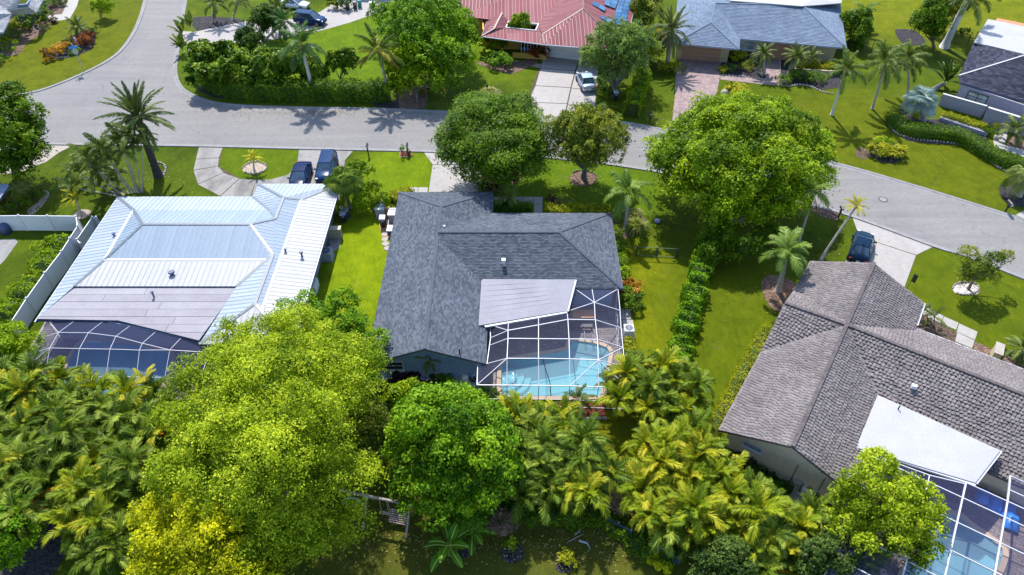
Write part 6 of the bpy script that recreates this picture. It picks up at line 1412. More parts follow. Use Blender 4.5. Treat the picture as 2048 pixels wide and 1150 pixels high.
tree('very wide bright yellow-green tree spreading over the bend of the road', (1478, 440), (1475, 325), 6.2, 9.4, 7.6, 4.4, 95000, 'leaf_bright', .26, seed=19, tr=.5, spray=.7, flatten=.42, limbs=16, up=.8, per=44, lobes=lob(
    (1475, 260, 8, 4.5, 4, 2.6), (1390, 270, 7, 3.6, 3.4, 2.3), (1560, 270, 7, 3.8, 3.4, 2.3), (1340, 315, 5.6, 2.8, 2.6, 2), (1430, 320, 7.5, 3.8, 3.2, 2.4), (1530, 330, 7.2, 3.8, 3.2, 2.4), (1612, 310, 5.6, 2.9, 2.6, 2), (1370, 365, 5, 2.6, 2.2, 2), (1460, 380, 5.8, 3.2, 2.6, 2.2), (1560, 385, 5, 2.8, 2.4, 2), (1620, 360, 4.4, 2.0, 1.8, 1.6), (1445, 420, 4.2, 2, 1.5, 1.6), (1515, 420, 4.2, 2.2, 1.5, 1.6), (1430, 215, 6, 2.6, 2.4, 1.5), (1325, 300, 4.2, 1.4, 1.4, 1.2), (1530, 222, 6, 2.6, 2.0, 1.3), (1640, 340, 3.8, 1.5, 1.4, 1.2)), name='spreading_tree', spray_sd=.2)
tree('dark hedge-side tree hanging below the wide bright tree', (1500, 500), (1475, 480), 2.2, 3, 2, 2, 9000, 'leaf_mid', .2, seed=20, tr=.14, spray=.4, lobes=lob((1440, 480, 2.2, 1.6, 1.2, 1.8), (1490, 500, 2, 1.8, 1.2, 1.8), (1540, 470, 2.2, 1.5, 1.2, 1.6), (1420, 510, 1.6, 1, .9, 1.4)))
tree('big dense deep green tree left of the red-roofed house', (860, 175), (865, 75), 5.6, 6, 6.4, 4.8, 40000, 'leaf_green', .3, seed=21, tr=.35, spray=.6, limbs=10, lobes=lob(
    (860, 45, 7, 4.6, 4, 3), (800, 60, 5.6, 3.2, 3.2, 2.6), (920, 60, 5.2, 2.8, 3.2, 2.4), (870, 100, 5.5, 4, 3, 2.6), (915, 115, 4, 2.4, 2.2, 2.4), (880, 150, 3.4, 2, 1.8, 2.2), (850, 10, 6, 4.4, 3.4, 2.4), (770, 30, 4.5, 2, 2, 2)), name='dense_tree', spray_sd=.18)
tree('lighter round-leaved tree at the mulched end of the front hedge', (835, 205), (828, 130), 3.8, 2.8, 3, 3.2, 16000, 'leaf_bright', .28, seed=22, tr=.16, spray=.42, nl=10, lobes=lob((830, 105, 5, 2.4, 2.2, 1.9), (800, 130, 3.6, 1.8, 1.8, 1.8), (850, 140, 3.6, 1.9, 1.8, 1.8), (822, 165, 2.6, 2.2, 1.5, 1.8), (795, 170, 2, 1.3, 1.2, 1.4)))
tree('airy grey-green tree beside the silver car, over the drive of the red-roofed house', (1228, 195), (1232, 110), 4.6, 4.6, 4.6, 3.8, 26000, 'leaf_grey', .22, nl=14, seed=23, tr=.24, spray=.5, name='grey_green_tree', limbs=9)
tree('dark round street tree cut by the left edge of the picture', (30, 345), (15, 275), 5, 4.9, 4.6, 4.6, 32000, 'leaf_mid', .28, nl=15, seed=24, tr=.3, spray=.55, lobes=lob((0, 225, 7, 3.6, 3.4, 2.4), (45, 260, 5.4, 2.6, 2.6, 2.2), (0, 280, 5.6, 4, 3, 2.6), (55, 300, 4, 2, 2, 2), (10, 325, 3.6, 3, 2, 2.2), (-40, 280, 5, 3, 3, 3)))
tree('dark leafy small tree at the top edge between palms and the navy SUV', (520, 60), (530, 45), 2.8, 2.2, 2.2, 2.4, 9000, 'leaf_dark', .26, nl=9, seed=25, tr=.14, spray=.4)
tree('seagrape with glossy yellow-green leaves at the hedge corner by the side street', (440, 170), (420, 130), 2.8, 2.8, 2.4, 2.4, 17000, 'leaf_seagrape', .34, nl=12, seed=26, tr=.12, spray=.45, name='seagrape', aspect=.8, lobes=lob((410, 110, 3, 2.2, 2, 1.6), (450, 105, 3, 1.6, 1.6, 1.6), (400, 150, 2.4, 1.5, 1.4, 1.6), (445, 150, 2.6, 1.9, 1.4, 1.8), (485, 130, 2.8, 1.9, 1.6, 1.8), (500, 155, 2.2, 1.6, 1.2, 1.5)))
tree('seagrape with glossy leaves squeezed between the royal palm and the spindly one', (622, 176), (620, 142), 2.2, 1.9, 1.4, 1.7, 6500, 'leaf_seagrape', .32, nl=9, seed=127, tr=.1, spray=.4, name='seagrape', aspect=.8)
tree('second dark leafy tree behind the seagrapes at the end of the white drive', (500, 105), (500, 85), 2.2, 1.7, 1.6, 2.0, 7000, 'leaf_dark', .24, nl=8, seed=128, tr=.12, spray=.36)
tree('seagrape with glossy leaves rising over the hedge left of the white-trunked royal palm', (560, 175), (548, 135), 2.8, 2.9, 2, 2.2, 14000, 'leaf_seagrape', .34, nl=10, seed=27, tr=.12, spray=.45, name='seagrape', aspect=.8)
tree('spindly seagrape rising over the hedge between the two tall palms', (680, 172), (685, 128), 2.6, 2.2, 1.4, 1.9, 6000, 'leaf_seagrape', .32, nl=9, seed=28, tr=.08, spray=.34, name='seagrape', aspect=.8)
tree('dark shaggy tree at the top right, left of the leaning thick palm trunk', (1868, 95), (1858, 45), 3.6, 2.4, 2.6, 3.2, 13000, 'leaf_mid', .26, nl=10, seed=29, tr=.2, spray=.45)
tree('yellowish loose tree behind the thick leaning palm trunk', (1905, 60), (1905, 15), 3.6, 2.6, 2.6, 2.4, 9000, 'leaf_olive', .26, nl=8, seed=30, tr=.14, spray=.5)
tree('leafy bush-tree against the right end of the blue-grey roof', (1712, 90), (1712, 55), 2.2, 1.8, 2.6, 2.4, 10000, 'leaf_mid', .24, nl=9, seed=31, tr=.14, spray=.36)
tree('tree growing in the small courtyard opening of the red roof', (1038, 52), (1038, 46), 3.2, 1.5, 1.2, 1.3, 4500, 'leaf_bright', .2, nl=7, seed=32, tr=.1, spray=.3, name='courtyard_tree')
tree('sparse open small tree in a ring of white gravel on the right-hand front lawn', (1936, 578), (1965, 532), 2.9, 1.9, 1.5, 1.7, 5200, 'leaf_olive', .17, seed=33, tr=.12, spray=.3, limbs=9, per=22, name='sparse_tree', lobes=lob((1935, 510, 3.8, .8, .8, .9), (1955, 540, 3, 1.2, 1, 1.1), (1985, 520, 3.4, .9, .8, .8), (2012, 512, 3.2, .6, .5, .6), (1938, 552, 2.3, 1.0, .8, .9), (1978, 552, 2.4, .9, .8, .8)))
tree('light lime-green tree in front of the lower right screen cage', (1765, 1100), (1770, 1010), 4.4, 3, 3, 2.6, 22000, 'leaf_lime', .19, seed=34, tr=.18, spray=.42, limbs=10, per=30, lobes=lob((1755, 935, 5.6, 1.2, 1.1, 1.2), (1700, 1000, 4.4, 1.4, 1.2, 1.3), (1760, 990, 5.4, 2.1, 1.6, 1.6), (1830, 1000, 4.6, 1.5, 1.4, 1.3), (1780, 1050, 4.4, 2.1, 1.5, 1.6), (1845, 1050, 3.8, 1.4, 1.2, 1.3), (1700, 1050, 3.6, 1.4, 1.2, 1.3), (1820, 1095, 3, 1.5, 1.2, 1.2)), name='lime_tree')
tree('blue-green shaded tree at the bottom edge left of the lower right cage', (1650, 1150), (1655, 1130), 2.0, 2.2, 1.6, 1.8, 11000, 'leaf_blue', .2, seed=35, tr=.16, spray=.36, nl=10)
tree('dark fine-leaved cedar-like tree at the bottom edge below the palms right of centre', (1440, 1120), (1450, 1135), 1.8, 2.1, 1.5, 1.7, 11000, 'leaf_blue', .18, seed=36, tr=.16, spray=.32, nl=10, spray_sd=.2)
tree('bright green round-leaved small tree in the bottom left corner', (25, 1110), (25, 1070), 2.6, 1.9, 2.1, 2.2, 8000, 'leaf_green', .24, seed=37, tr=.12, spray=.32, nl=9)
tree('yellow-green bushy tree at the left edge under the white fence', (20, 740), (15, 700), 2.4, 2.4, 2.4, 2.2, 10000, 'leaf_bright', .2, seed=38, tr=.12, spray=.34, nl=9)
tree('feathery shrub-like tree between the two red-roof and blue-roof houses, upper part', (1290, 60), (1290, 20), 2.8, 2.2, 4, 2.6, 12000, 'leaf_olive', .26, seed=39, tr=.14, spray=.42, nl=9)
tree('yellowish bushy tree between the grey-green tree and the tall date palm', (1300, 120), (1298, 90), 2.4, 1.9, 2.8, 2.2, 9000, 'leaf_hedge_y', .24, seed=40, tr=.12, spray=.36, nl=8)
tree('small round-headed lime tree on the top left lawn', (201, 32), (203, 14), 1.7, 1.5, 1.5, 1.4, 4000, 'leaf_bright', .22, seed=41, tr=.1, spray=.3, nl=7)
tree('bare twiggy pinkish dying bush at the back edge of the bottom lawn', (1010, 1065), (1008, 1045), 1.3, 1.0, .8, 1.0, 2600, 'leaf_dead', .09, seed=42, tr=.05, spray=.25, nl=8, name='dying_bush', cat='bush')
tree('deep green leafy tree behind the fan palm beside the white roof', (745, 420), (738, 380), 2.0, 1.4, 1.6, 1.9, 6500, 'leaf_bright', .2, seed=43, tr=.1, spray=.3, nl=8, lobes=lob((715, 335, 2.6, .9, .8, .8), (735, 345, 2.3, .8, .8, .7), (745, 380, 2, 1.0, 1, 1), (760, 400, 1.4, .9, .8, 1), (725, 405, 1.3, 1.1, .8, 1.1)))
tree('grey twiggy shrub-tree among palms at the bottom fence corner', (1240, 1040), (1235, 1010), 1.3, .8, .8, 1.0, 1600, 'leaf_dead', .1, seed=44, tr=.05, spray=.25, nl=6, name='dying_bush', cat='bush')

# ------------------------------------------------------------------ palms one can tell apart
t = palm('tall date palm with dark leaning trunk and stiff crown on the left front lawn', (317, 352), (277, 238), 'phoenix', 46, (.42, .34), 1.0, 3, bend=.25, tmat=MATS['palm_dark'], name='date_palm')
_h = hgt(238, gp(317, 352)[1]); place_fronds(t, Vector((gp(277, 238, _h)[0] - gp(317, 352)[0], 0, _h - .2)), FRK('orange')[:2], 4, .5, (0, 1), 7, 'flower_stalk')
t = palm('date palm with a skirt of tan old fronds, between the red and the blue-grey roofs', (1334, 132), (1343, 62), 'canary', 40, (.3, .26), 1.0, 4, name='date_palm'); _h = hgt(62, gp(1334, 132)[1]); place_fronds(t, Vector((gp(1343, 62, _h)[0] - gp(1334, 132)[0], 0, _h - .1)), FRK('canary_old'), 16, .95, (0, 1), 8, 'dead_frond')
t = palm('tall coconut palm with yellow-tipped fronds above the front hedge', (778, 196), (757, 104), 'coconut', 16, (.22, .15), .95, 5, name='coconut_palm'); _h = hgt(104, gp(778, 196)[1]); place_fronds(t, Vector((gp(757, 104, _h)[0] - gp(778, 196)[0], 0, _h - .1)), FRK('coconut_y'), 6, .95, (0, 1), 9, 'yellowed_frond')
palm('royal palm with a smooth white trunk rising out of the front hedge', (628, 192), (603, 92), 'royal', 19, (.26, .16), 1.0, 6, tmat=MATS['palm_white'], shaft='shaft_orange', name='royal_palm')
palm('queen palm with drooping pale crown on the lawn before the blue-grey house', (1663, 230), (1690, 140), 'queen', 17, (.16, .13), .85, 7, dy=-.6, tmat=MATS['palm_white'], name='queen_palm')
palm('queen palm with dark thin trunk leaning right, beside the pale-crowned one', (1744, 218), (1770, 125), 'queen', 18, (.15, .12), .95, 8, tmat=MATS['palm_trunk'], dead=2, name='queen_palm')
palm('bushy queen palm behind the silver palm, close to the navy-roofed house', (1815, 190), (1812, 120), 'queen', 18, (.16, .13), .9, 9, name='queen_palm')
palm('huge palm with a thick pale trunk leaning right at the top edge', (1888, 95), (1938, -5), 'queen', 14, (.5, .34), 1.2, 10, tmat=MATS['palm_white'], name='tall_palm')
palm('light green arching palm at the corner of the shingled house', (1251, 458), (1256, 385), 'veitchia', 13, (.2, .12), .98, 11, tmat=MATS['palm_trunk'], name='foxtail_palm')
palm('palm with hanging dry fronds in front of the wide bright tree', (1597, 482), (1627, 384), 'veitchia', 12, (.16, .11), .85, 12, dead=7, name='coconut_palm', dy=.3)
palm('thin leaning young palm with a tiny crown above the parked dark sedan', (1642, 518), (1712, 414), 'yellow', 13, (.13, .09), .62, 13, dy=2.0, name='leaning_palm', bend=.1)
palm('leafy light green palm overlapping the tip of the brown tile roof', (1556, 582), (1573, 505), 'veitchia', 17, (.26, .18), .92, 14, name='foxtail_palm', tmat=MATS['palm_trunk'])
palm('small feathery palm by the slab walk of the shingled house', (1014, 412), (1014, 398), 'veitchia', 15, (.15, .12), .62, 15, h=1.3, name='small_palm')
palm('small yellow palm in the round bed of the drive island', (509, 342), (505, 322), 'yellow', 14, (.09, .07), .6, 16, h=1.5, name='small_palm')
palm('little yellow-green palm in a tan mulch ring left of the white metal roof', (163, 430), (150, 400), 'yellow', 10, (.08, .06), .72, 17, h=2.0, name='small_palm')
palm('blue-silver fan palm beside the grey garden wall', (1846, 240), (1845, 210), 'bismarck', 24, (.34, .28), 1.0, 18, h=2.3, name='silver_fan_palm', fname='leaf', skew=-.1)
palm('pale green fan palm cut by the right edge above the dark round bed', (2038, 392), (2038, 350), 'fan_pale', 26, (.25, .2), 1.15, 19, h=2.2, name='fan_palm', fname='leaf')
palm('fan palm bush beside the dark SUV on the stained drive', (700, 415), (692, 358), 'fan', 34, (.22, .18), 1.45, 20, h=2.6, name='fan_palm', fname='leaf')
palm('grey-green fan palm under the trees at the left edge', (48, 405), (42, 372), 'fan_pale', 18, (.15, .12), .75, 21, h=1.7, name='fan_palm', fname='leaf')
palm('squat pygmy palm in the bright flower bed of the top left lawn', (152, 78), (152, 58), 'pygmy', 26, (.14, .12), 1.15, 22, h=1.6, name='pygmy_palm')
palm('twin-stemmed pygmy palm left of the paved entrance walk', (1527, 148), (1525, 108), 'pygmy', 26, (.22, .16), 1.15, 23, h=2.6, tmat=MATS['palm_trunk'], name='pygmy_palm')
palm('pygmy palm right of the paved entrance walk', (1578, 150), (1592, 112), 'pygmy', 28, (.25, .18), 1.25, 24, h=2.4, name='pygmy_palm')
palm('smaller pygmy palm near the cream wall end', (1626, 140), (1622, 114), 'pygmy', 22, (.14, .12), 1.0, 25, h=1.8, name='pygmy_palm')
palm('low pygmy palm with yellow fronds beside the white stepping path', (2032, 285), (2030, 262), 'pygmy', 22, (.14, .12), 1.25, 26, h=1.6, name='pygmy_palm')
palm('thin dark palm against the blue gable wall', (858, 758), (858, 728), 'pygmy', 14, (.07, .06), .7, 27, h=2.4, name='small_palm')
palm('slender young palm in the red mulch strip below the pool', (1156, 826), (1157, 806), 'pygmy', 12, (.07, .05), .95, 28, h=1.6, name='small_palm')
palm('spiky palm at the right edge beside the slabs of the tiled house', (2045, 718), (2044, 700), 'pygmy', 18, (.12, .1), 1.1, 29, h=1.2, name='small_palm')
palm('thin young palm in the soil bed of the tiled house, left one', (1846, 640), (1843, 622), 'pygmy', 8, (.05, .04), .8, 36, h=1.0, name='small_palm')
palm('thin young palm in the soil bed of the tiled house, right one', (1868, 650), (1866, 630), 'pygmy', 8, (.05, .04), .8, 37, h=1.0, name='small_palm')
palm('yellowish coconut palm at the top edge near the side street', (560, 75), (560, 22), 'coconut', 13, (.18, .13), .8, 30, name='coconut_palm')
palm('shaggy palm at the top edge beside the side street, in dark mulch', (426, 45), (430, 8), 'queen', 16, (.18, .14), .7, 31, h=2.8, name='queen_palm')
palm('shaggy palm at the top edge over the lawn strip, right of its twin', (466, 40), (478, 4), 'queen', 14, (.16, .13), .65, 32, h=2.8, name='queen_palm')
palm('bushy palm at the top edge between the dark leafy tree and the navy SUV', (545, 72), (548, 40), 'royal', 15, (.16, .12), .8, 133, name='queen_palm')
palm('small queen palm crown over the end of the front drive, right of the navy SUV', (520, 100), (560, 62), 'royal', 14, (.18, .14), .75, 33, h=3.8, name='royal_palm')
palm('traveller-like palm with dark paddle leaves against the navy-roofed house', (1870, 178), (1876, 150), 'traveller', 20, (.3, .25), .95, 34, h=.8, name='travellers_palm', fname='leaf', cat='palm')
palm('small palm near the fence right of the blue-grey roof', (1722, 60), (1722, 20), 'veitchia', 10, (.1, .08), .9, 35, h=2.6, name='small_palm')
for i, (a, b, lab) in enumerate(((372, 60, 'upper bird-of-paradise with dark paddle leaves at the side-street kerb'), (372, 90, 'lower bird-of-paradise with dark paddle leaves beside the seagrape corner'), (388, 45, 'bird-of-paradise clump at the top edge beside the drive end'))):
    palm(lab, (a, b + 18), (a, b), 'bop', 12, (.08, .07), 1.1, 50 + i, h=.6, name='bird_of_paradise', cat='plant', fname='leaf', group='birds-of-paradise by the side street')
# slender clumping palms, left front lawn
cl = [((232, 387), (160, 345)), ((240, 388), (176, 318)), ((256, 386), (196, 340)), ((262, 386), (207, 300)), ((268, 385), (222, 322)), ((272, 385), (240, 285)), ((276, 384), (252, 305)), ((281, 384), (262, 272)), ((284, 384), (282, 288)), ((278, 386), (232, 352)), ((248, 390), (205, 362)), ((236, 392), (150, 375))]
wds = 'first second third fourth fifth sixth seventh eighth ninth tenth eleventh twelfth thirteenth fourteenth fifteenth sixteenth'.split()
order = sorted(range(len(cl)), key=lambda i: cl[i][1][0])
for i, (b, c) in enumerate(cl):
    palm('thin-stemmed palm by the tall date palm, %s crown from left' % wds[order.index(i)], b, c, 'areca_d', 12, (.07, .05), .9, 60 + i, group='thin-stemmed palms beside the date palm', name='slender_palm', tmat=MATS['palm_trunk'], bend=-.15, dy=-1.2 + .2 * i)

# areca palms in thickets: row by row, each stem with its crown
def thicket(where, rows, kind, seed, sc=1.0, hb=2.6, jig=8):
    rr = random.Random(seed); nr = len(rows)
    for ri, (py, xs, h) in enumerate(rows):
        rown = wds[ri] if nr > 1 else 'only'
        for ci, x in enumerate(xs):
            px, yy = x + rr.uniform(-jig, jig), py + rr.uniform(-jig, jig); hh = h * rr.uniform(.72, 1.3)
            gx, gy = gp(px, yy, hh); k = kind if rr.random() < .72 else {'areca': 'areca_y', 'areca_y': 'areca', 'areca_d': 'areca'}[kind]
            t = thing('areca_palm', 'areca palm %s, %s in %s row' % (where, wds[ci], rown), 'palm', (gx, gy, 0), 0, 'areca palms ' + where)
            m = MB(); lx, ly = rr.uniform(-.3, .3), rr.uniform(-.3, .3); m.tube([(-lx, -ly, -.03), (-lx * .4, -ly * .4, hh * .5), (0, 0, hh)], [.07, .055, .05], 5); m.build('trunk', MATS['shaft_green'], t)
            s = sc * rr.uniform(.72, 1.08); place_fronds(t, Vector((0, 0, hh - .05)), FRK(k), rr.randint(13, 17), s, (0, 1), seed * 100 + ri * 20 + ci, jt=10)
            if rr.random() < .55: place_fronds(t, Vector((0, 0, hh - .3)), FRK('dead') if rr.random() < .7 else FRK('orange'), 2, s * .75, (0, 1), seed * 7 + ci, 'old_frond')
thicket('in thicket left of feathery tree', [
    (768, [20, 70, 120, 170], 2.3), (795, [0, 45, 100, 150, 205, 250, 300], 2.6), (828, [20, 70, 120, 170, 220, 265, 315], 3.0), (862, [0, 45, 95, 145, 195, 245, 290, 330], 3.1), (896, [15, 65, 115, 165, 215, 262, 305], 3.0),
    (930, [0, 40, 90, 140, 190, 238, 275], 3.0), (965, [15, 60, 110, 158, 205, 250], 2.8), (1000, [0, 40, 90, 165, 212, 250], 2.5), (1036, [45, 155, 198, 235], 2.4), (1070, [150, 195, 235], 2.2), (1108, [190, 230, 265], 2.2)], 'areca', 21, 1.0)
thicket('in clump right of round tree', [
    (842, [1012, 1050, 1090, 1125], 2.2), (860, [1030, 1070, 1110, 1145], 3.0), (892, [1048, 1088, 1128, 1168], 2.9), (925, [1040, 1080, 1122, 1164, 1200], 2.6), (958, [1060, 1102, 1144, 1184, 1215], 2.4), (990, [1048, 1090, 1132, 1172], 2.0)], 'areca', 22, .92)
thicket('at lower right of pool cage', [(745, [1245, 1285, 1325, 1365], 2.3), (772, [1222, 1262, 1304, 1345, 1385], 2.4), (800, [1235, 1278, 1320, 1362, 1395], 2.1), (825, [1290, 1335, 1375], 1.8)], 'areca_y', 23, .88)
thicket('in clump left of tiled house', [
    (872, [1300, 1340, 1380], 2.8), (900, [1285, 1325, 1365, 1405], 3.0), (930, [1272, 1314, 1356, 1398, 1438], 2.9), (960, [1290, 1332, 1374, 1416, 1458], 2.8), (992, [1282, 1325, 1368, 1410, 1452, 1495], 2.6), (1026, [1300, 1342, 1385, 1428, 1470, 1510], 2.3), (1058, [1330, 1375, 1425, 1480], 1.9), (1092, [1390, 1440, 1495], 1.7)], 'areca_y', 24, .95)
thicket('below gable of tiled house', [(1000, [1545], 2.0), (1032, [1520, 1570, 1620], 2.1), (1065, [1540, 1600, 1655], 2.2), (1105, [1560, 1610, 1690, 1740], 2.0), (1140, [1530, 1590, 1720], 1.8)], 'areca', 25, .85)
for i, (px, py, kind, lab) in enumerate(((1058, 842, 'orange', 'dying palm crown with bright orange fronds right of the round green tree'), (75, 1000, 'orange', 'orange dead palm crown in the left thicket near the dark path'), (1470, 988, 'orange', 'small reddish-orange palm crown in the clump left of the tiled house'), (292, 772, 'yellow', 'golden yellow palm crown below the left pool cage'))):
    x, y = gp(px, py, 3.2); t = thing('areca_palm', lab, 'palm', (x, y, 0)); m = MB(); m.tube([(0, 0, 0), (0, 0, 3.2)], [.07, .05], 5); m.build('trunk', MATS['shaft_green'], t); place_fronds(t, Vector((0, 0, 3.15)), FRK(kind), 8 if kind == 'yellow' else 5, .55 if kind != 'yellow' else .85, (0, 1), 700 + i)
# bananas
for i, (a, b, n, s, lab) in enumerate(((900, 1108, 10, .95, 'left banana plant with big ribbed leaves on the bottom lawn'), (945, 1080, 9, .85, 'right banana plant with big ribbed leaves, close under the round green tree'))):
    palm(lab, (a, b), (a, b - 30), 'banana', n, (.13, .1), s, 90 + i, h=1.0, name='banana_plant', cat='banana plant', fname='leaf', tmat=MATS['shaft_green'])

# ------------------------------------------------------------------ hedges
hedge('long tall dark green hedge along the road behind the two tall palms', [(418, 172), (470, 190), (560, 196), (660, 197), (750, 198), (772, 196)], 2.2, 2.2, 'leaf_hedge', 95, .2, 1, top_lump=.12)
hedge('loose uneven hedge between the shingled house and the tiled house', [(1415, 490), (1402, 540), (1388, 590), (1375, 640), (1362, 690), (1352, 735)], 1.6, 1.5, 'leaf_green', 130, .2, 2, lump=.38, top_lump=.35)
hedge('low rough hedge strip along the left side of the tiled roof', [(1535, 660), (1500, 720), (1462, 790), (1425, 860), (1405, 900)], 1.0, .5, 'leaf_hedge_y', 160, .12, 3)
hedge('long curving clipped hedge edged with white stones on the right lawn', [(1782, 243), (1800, 262), (1840, 272), (1890, 276), (1930, 288), (1968, 312), (2005, 330), (2050, 345)], 1.7, 1.3, 'leaf_hedge', 170, .14, 4, lump=.05, top_lump=.05)
hedge('short straight clipped hedge in front of the grey garden wall', [(1884, 238), (1962, 262)], 1.0, .9, 'leaf_hedge_y', 170, .13, 5, lump=.05, top_lump=.05)
hedge('yellow croton hedge along the front of the shingled house, right part', [(1094, 424), (1130, 426), (1170, 426), (1214, 427)], 1.1, .8, 'leaf_hedge_y', 190, .15, 6)
hedge('yellow croton hedge along the front of the shingled house, left of the slab walk', [(990, 418), (1030, 420), (1060, 420)], 1.0, .8, 'leaf_hedge', 180, .14, 7)
hedge('tall narrow bushy hedge beside the drive of the red-roofed house', [(1285, 168), (1278, 190), (1268, 215), (1262, 232)], 1.8, 2.0, 'leaf_bright', 120, .18, 8, lump=.2)
hedge('bushy hedge along the right wall of the shingled house', [(1228, 470), (1236, 500), (1243, 540), (1246, 572)], .9, 1.2, 'leaf_bright', 170, .14, 9, lump=.2)
hedge('yellow and green edging plants right of the pool cage', [(1254, 690), (1258, 712), (1262, 738)], .9, .9, 'leaf_hedge_y', 210, .15, 10)
hedge('yellowish plants along the left front corner of the shingled house', [(786, 405), (800, 396), (822, 388)], 1.1, .8, 'leaf_hedge_y', 190, .15, 11)
hedge('shrubby border behind the white fence in the left yard', [(130, 495), (105, 535), (60, 590), (20, 640)], 1.8, 1.3, 'leaf_bright', 110, .18, 12, lump=.3, top_lump=.3)
hedge('dark vines along the blue boards at the bottom fence corner', [(1195, 1030), (1240, 1065), (1290, 1100), (1340, 1130)], 1.4, .8, 'leaf_mid', 120, .16, 13, lump=.3, top_lump=.3)
hedge('dark planting between the palms and the bottom lawn', [(1000, 1022), (1070, 1030), (1150, 1035), (1200, 1030)], 1.6, 1.3, 'leaf_mid', 110, .18, 14, lump=.3, top_lump=.3)
hedge('planting in the raised bed in front of the cream wall', [(1590, 140), (1630, 142), (1672, 146)], 1.2, 1.3, 'leaf_hedge_y', 120, .18, 15, lump=.3, top_lump=.3)
hedge('low shrubs in front of the gable of the tiled house', [(1440, 905), (1480, 935), (1530, 968), (1570, 990)], 1.2, .8, 'leaf_dark', 150, .16, 16, lump=.3, top_lump=.3)

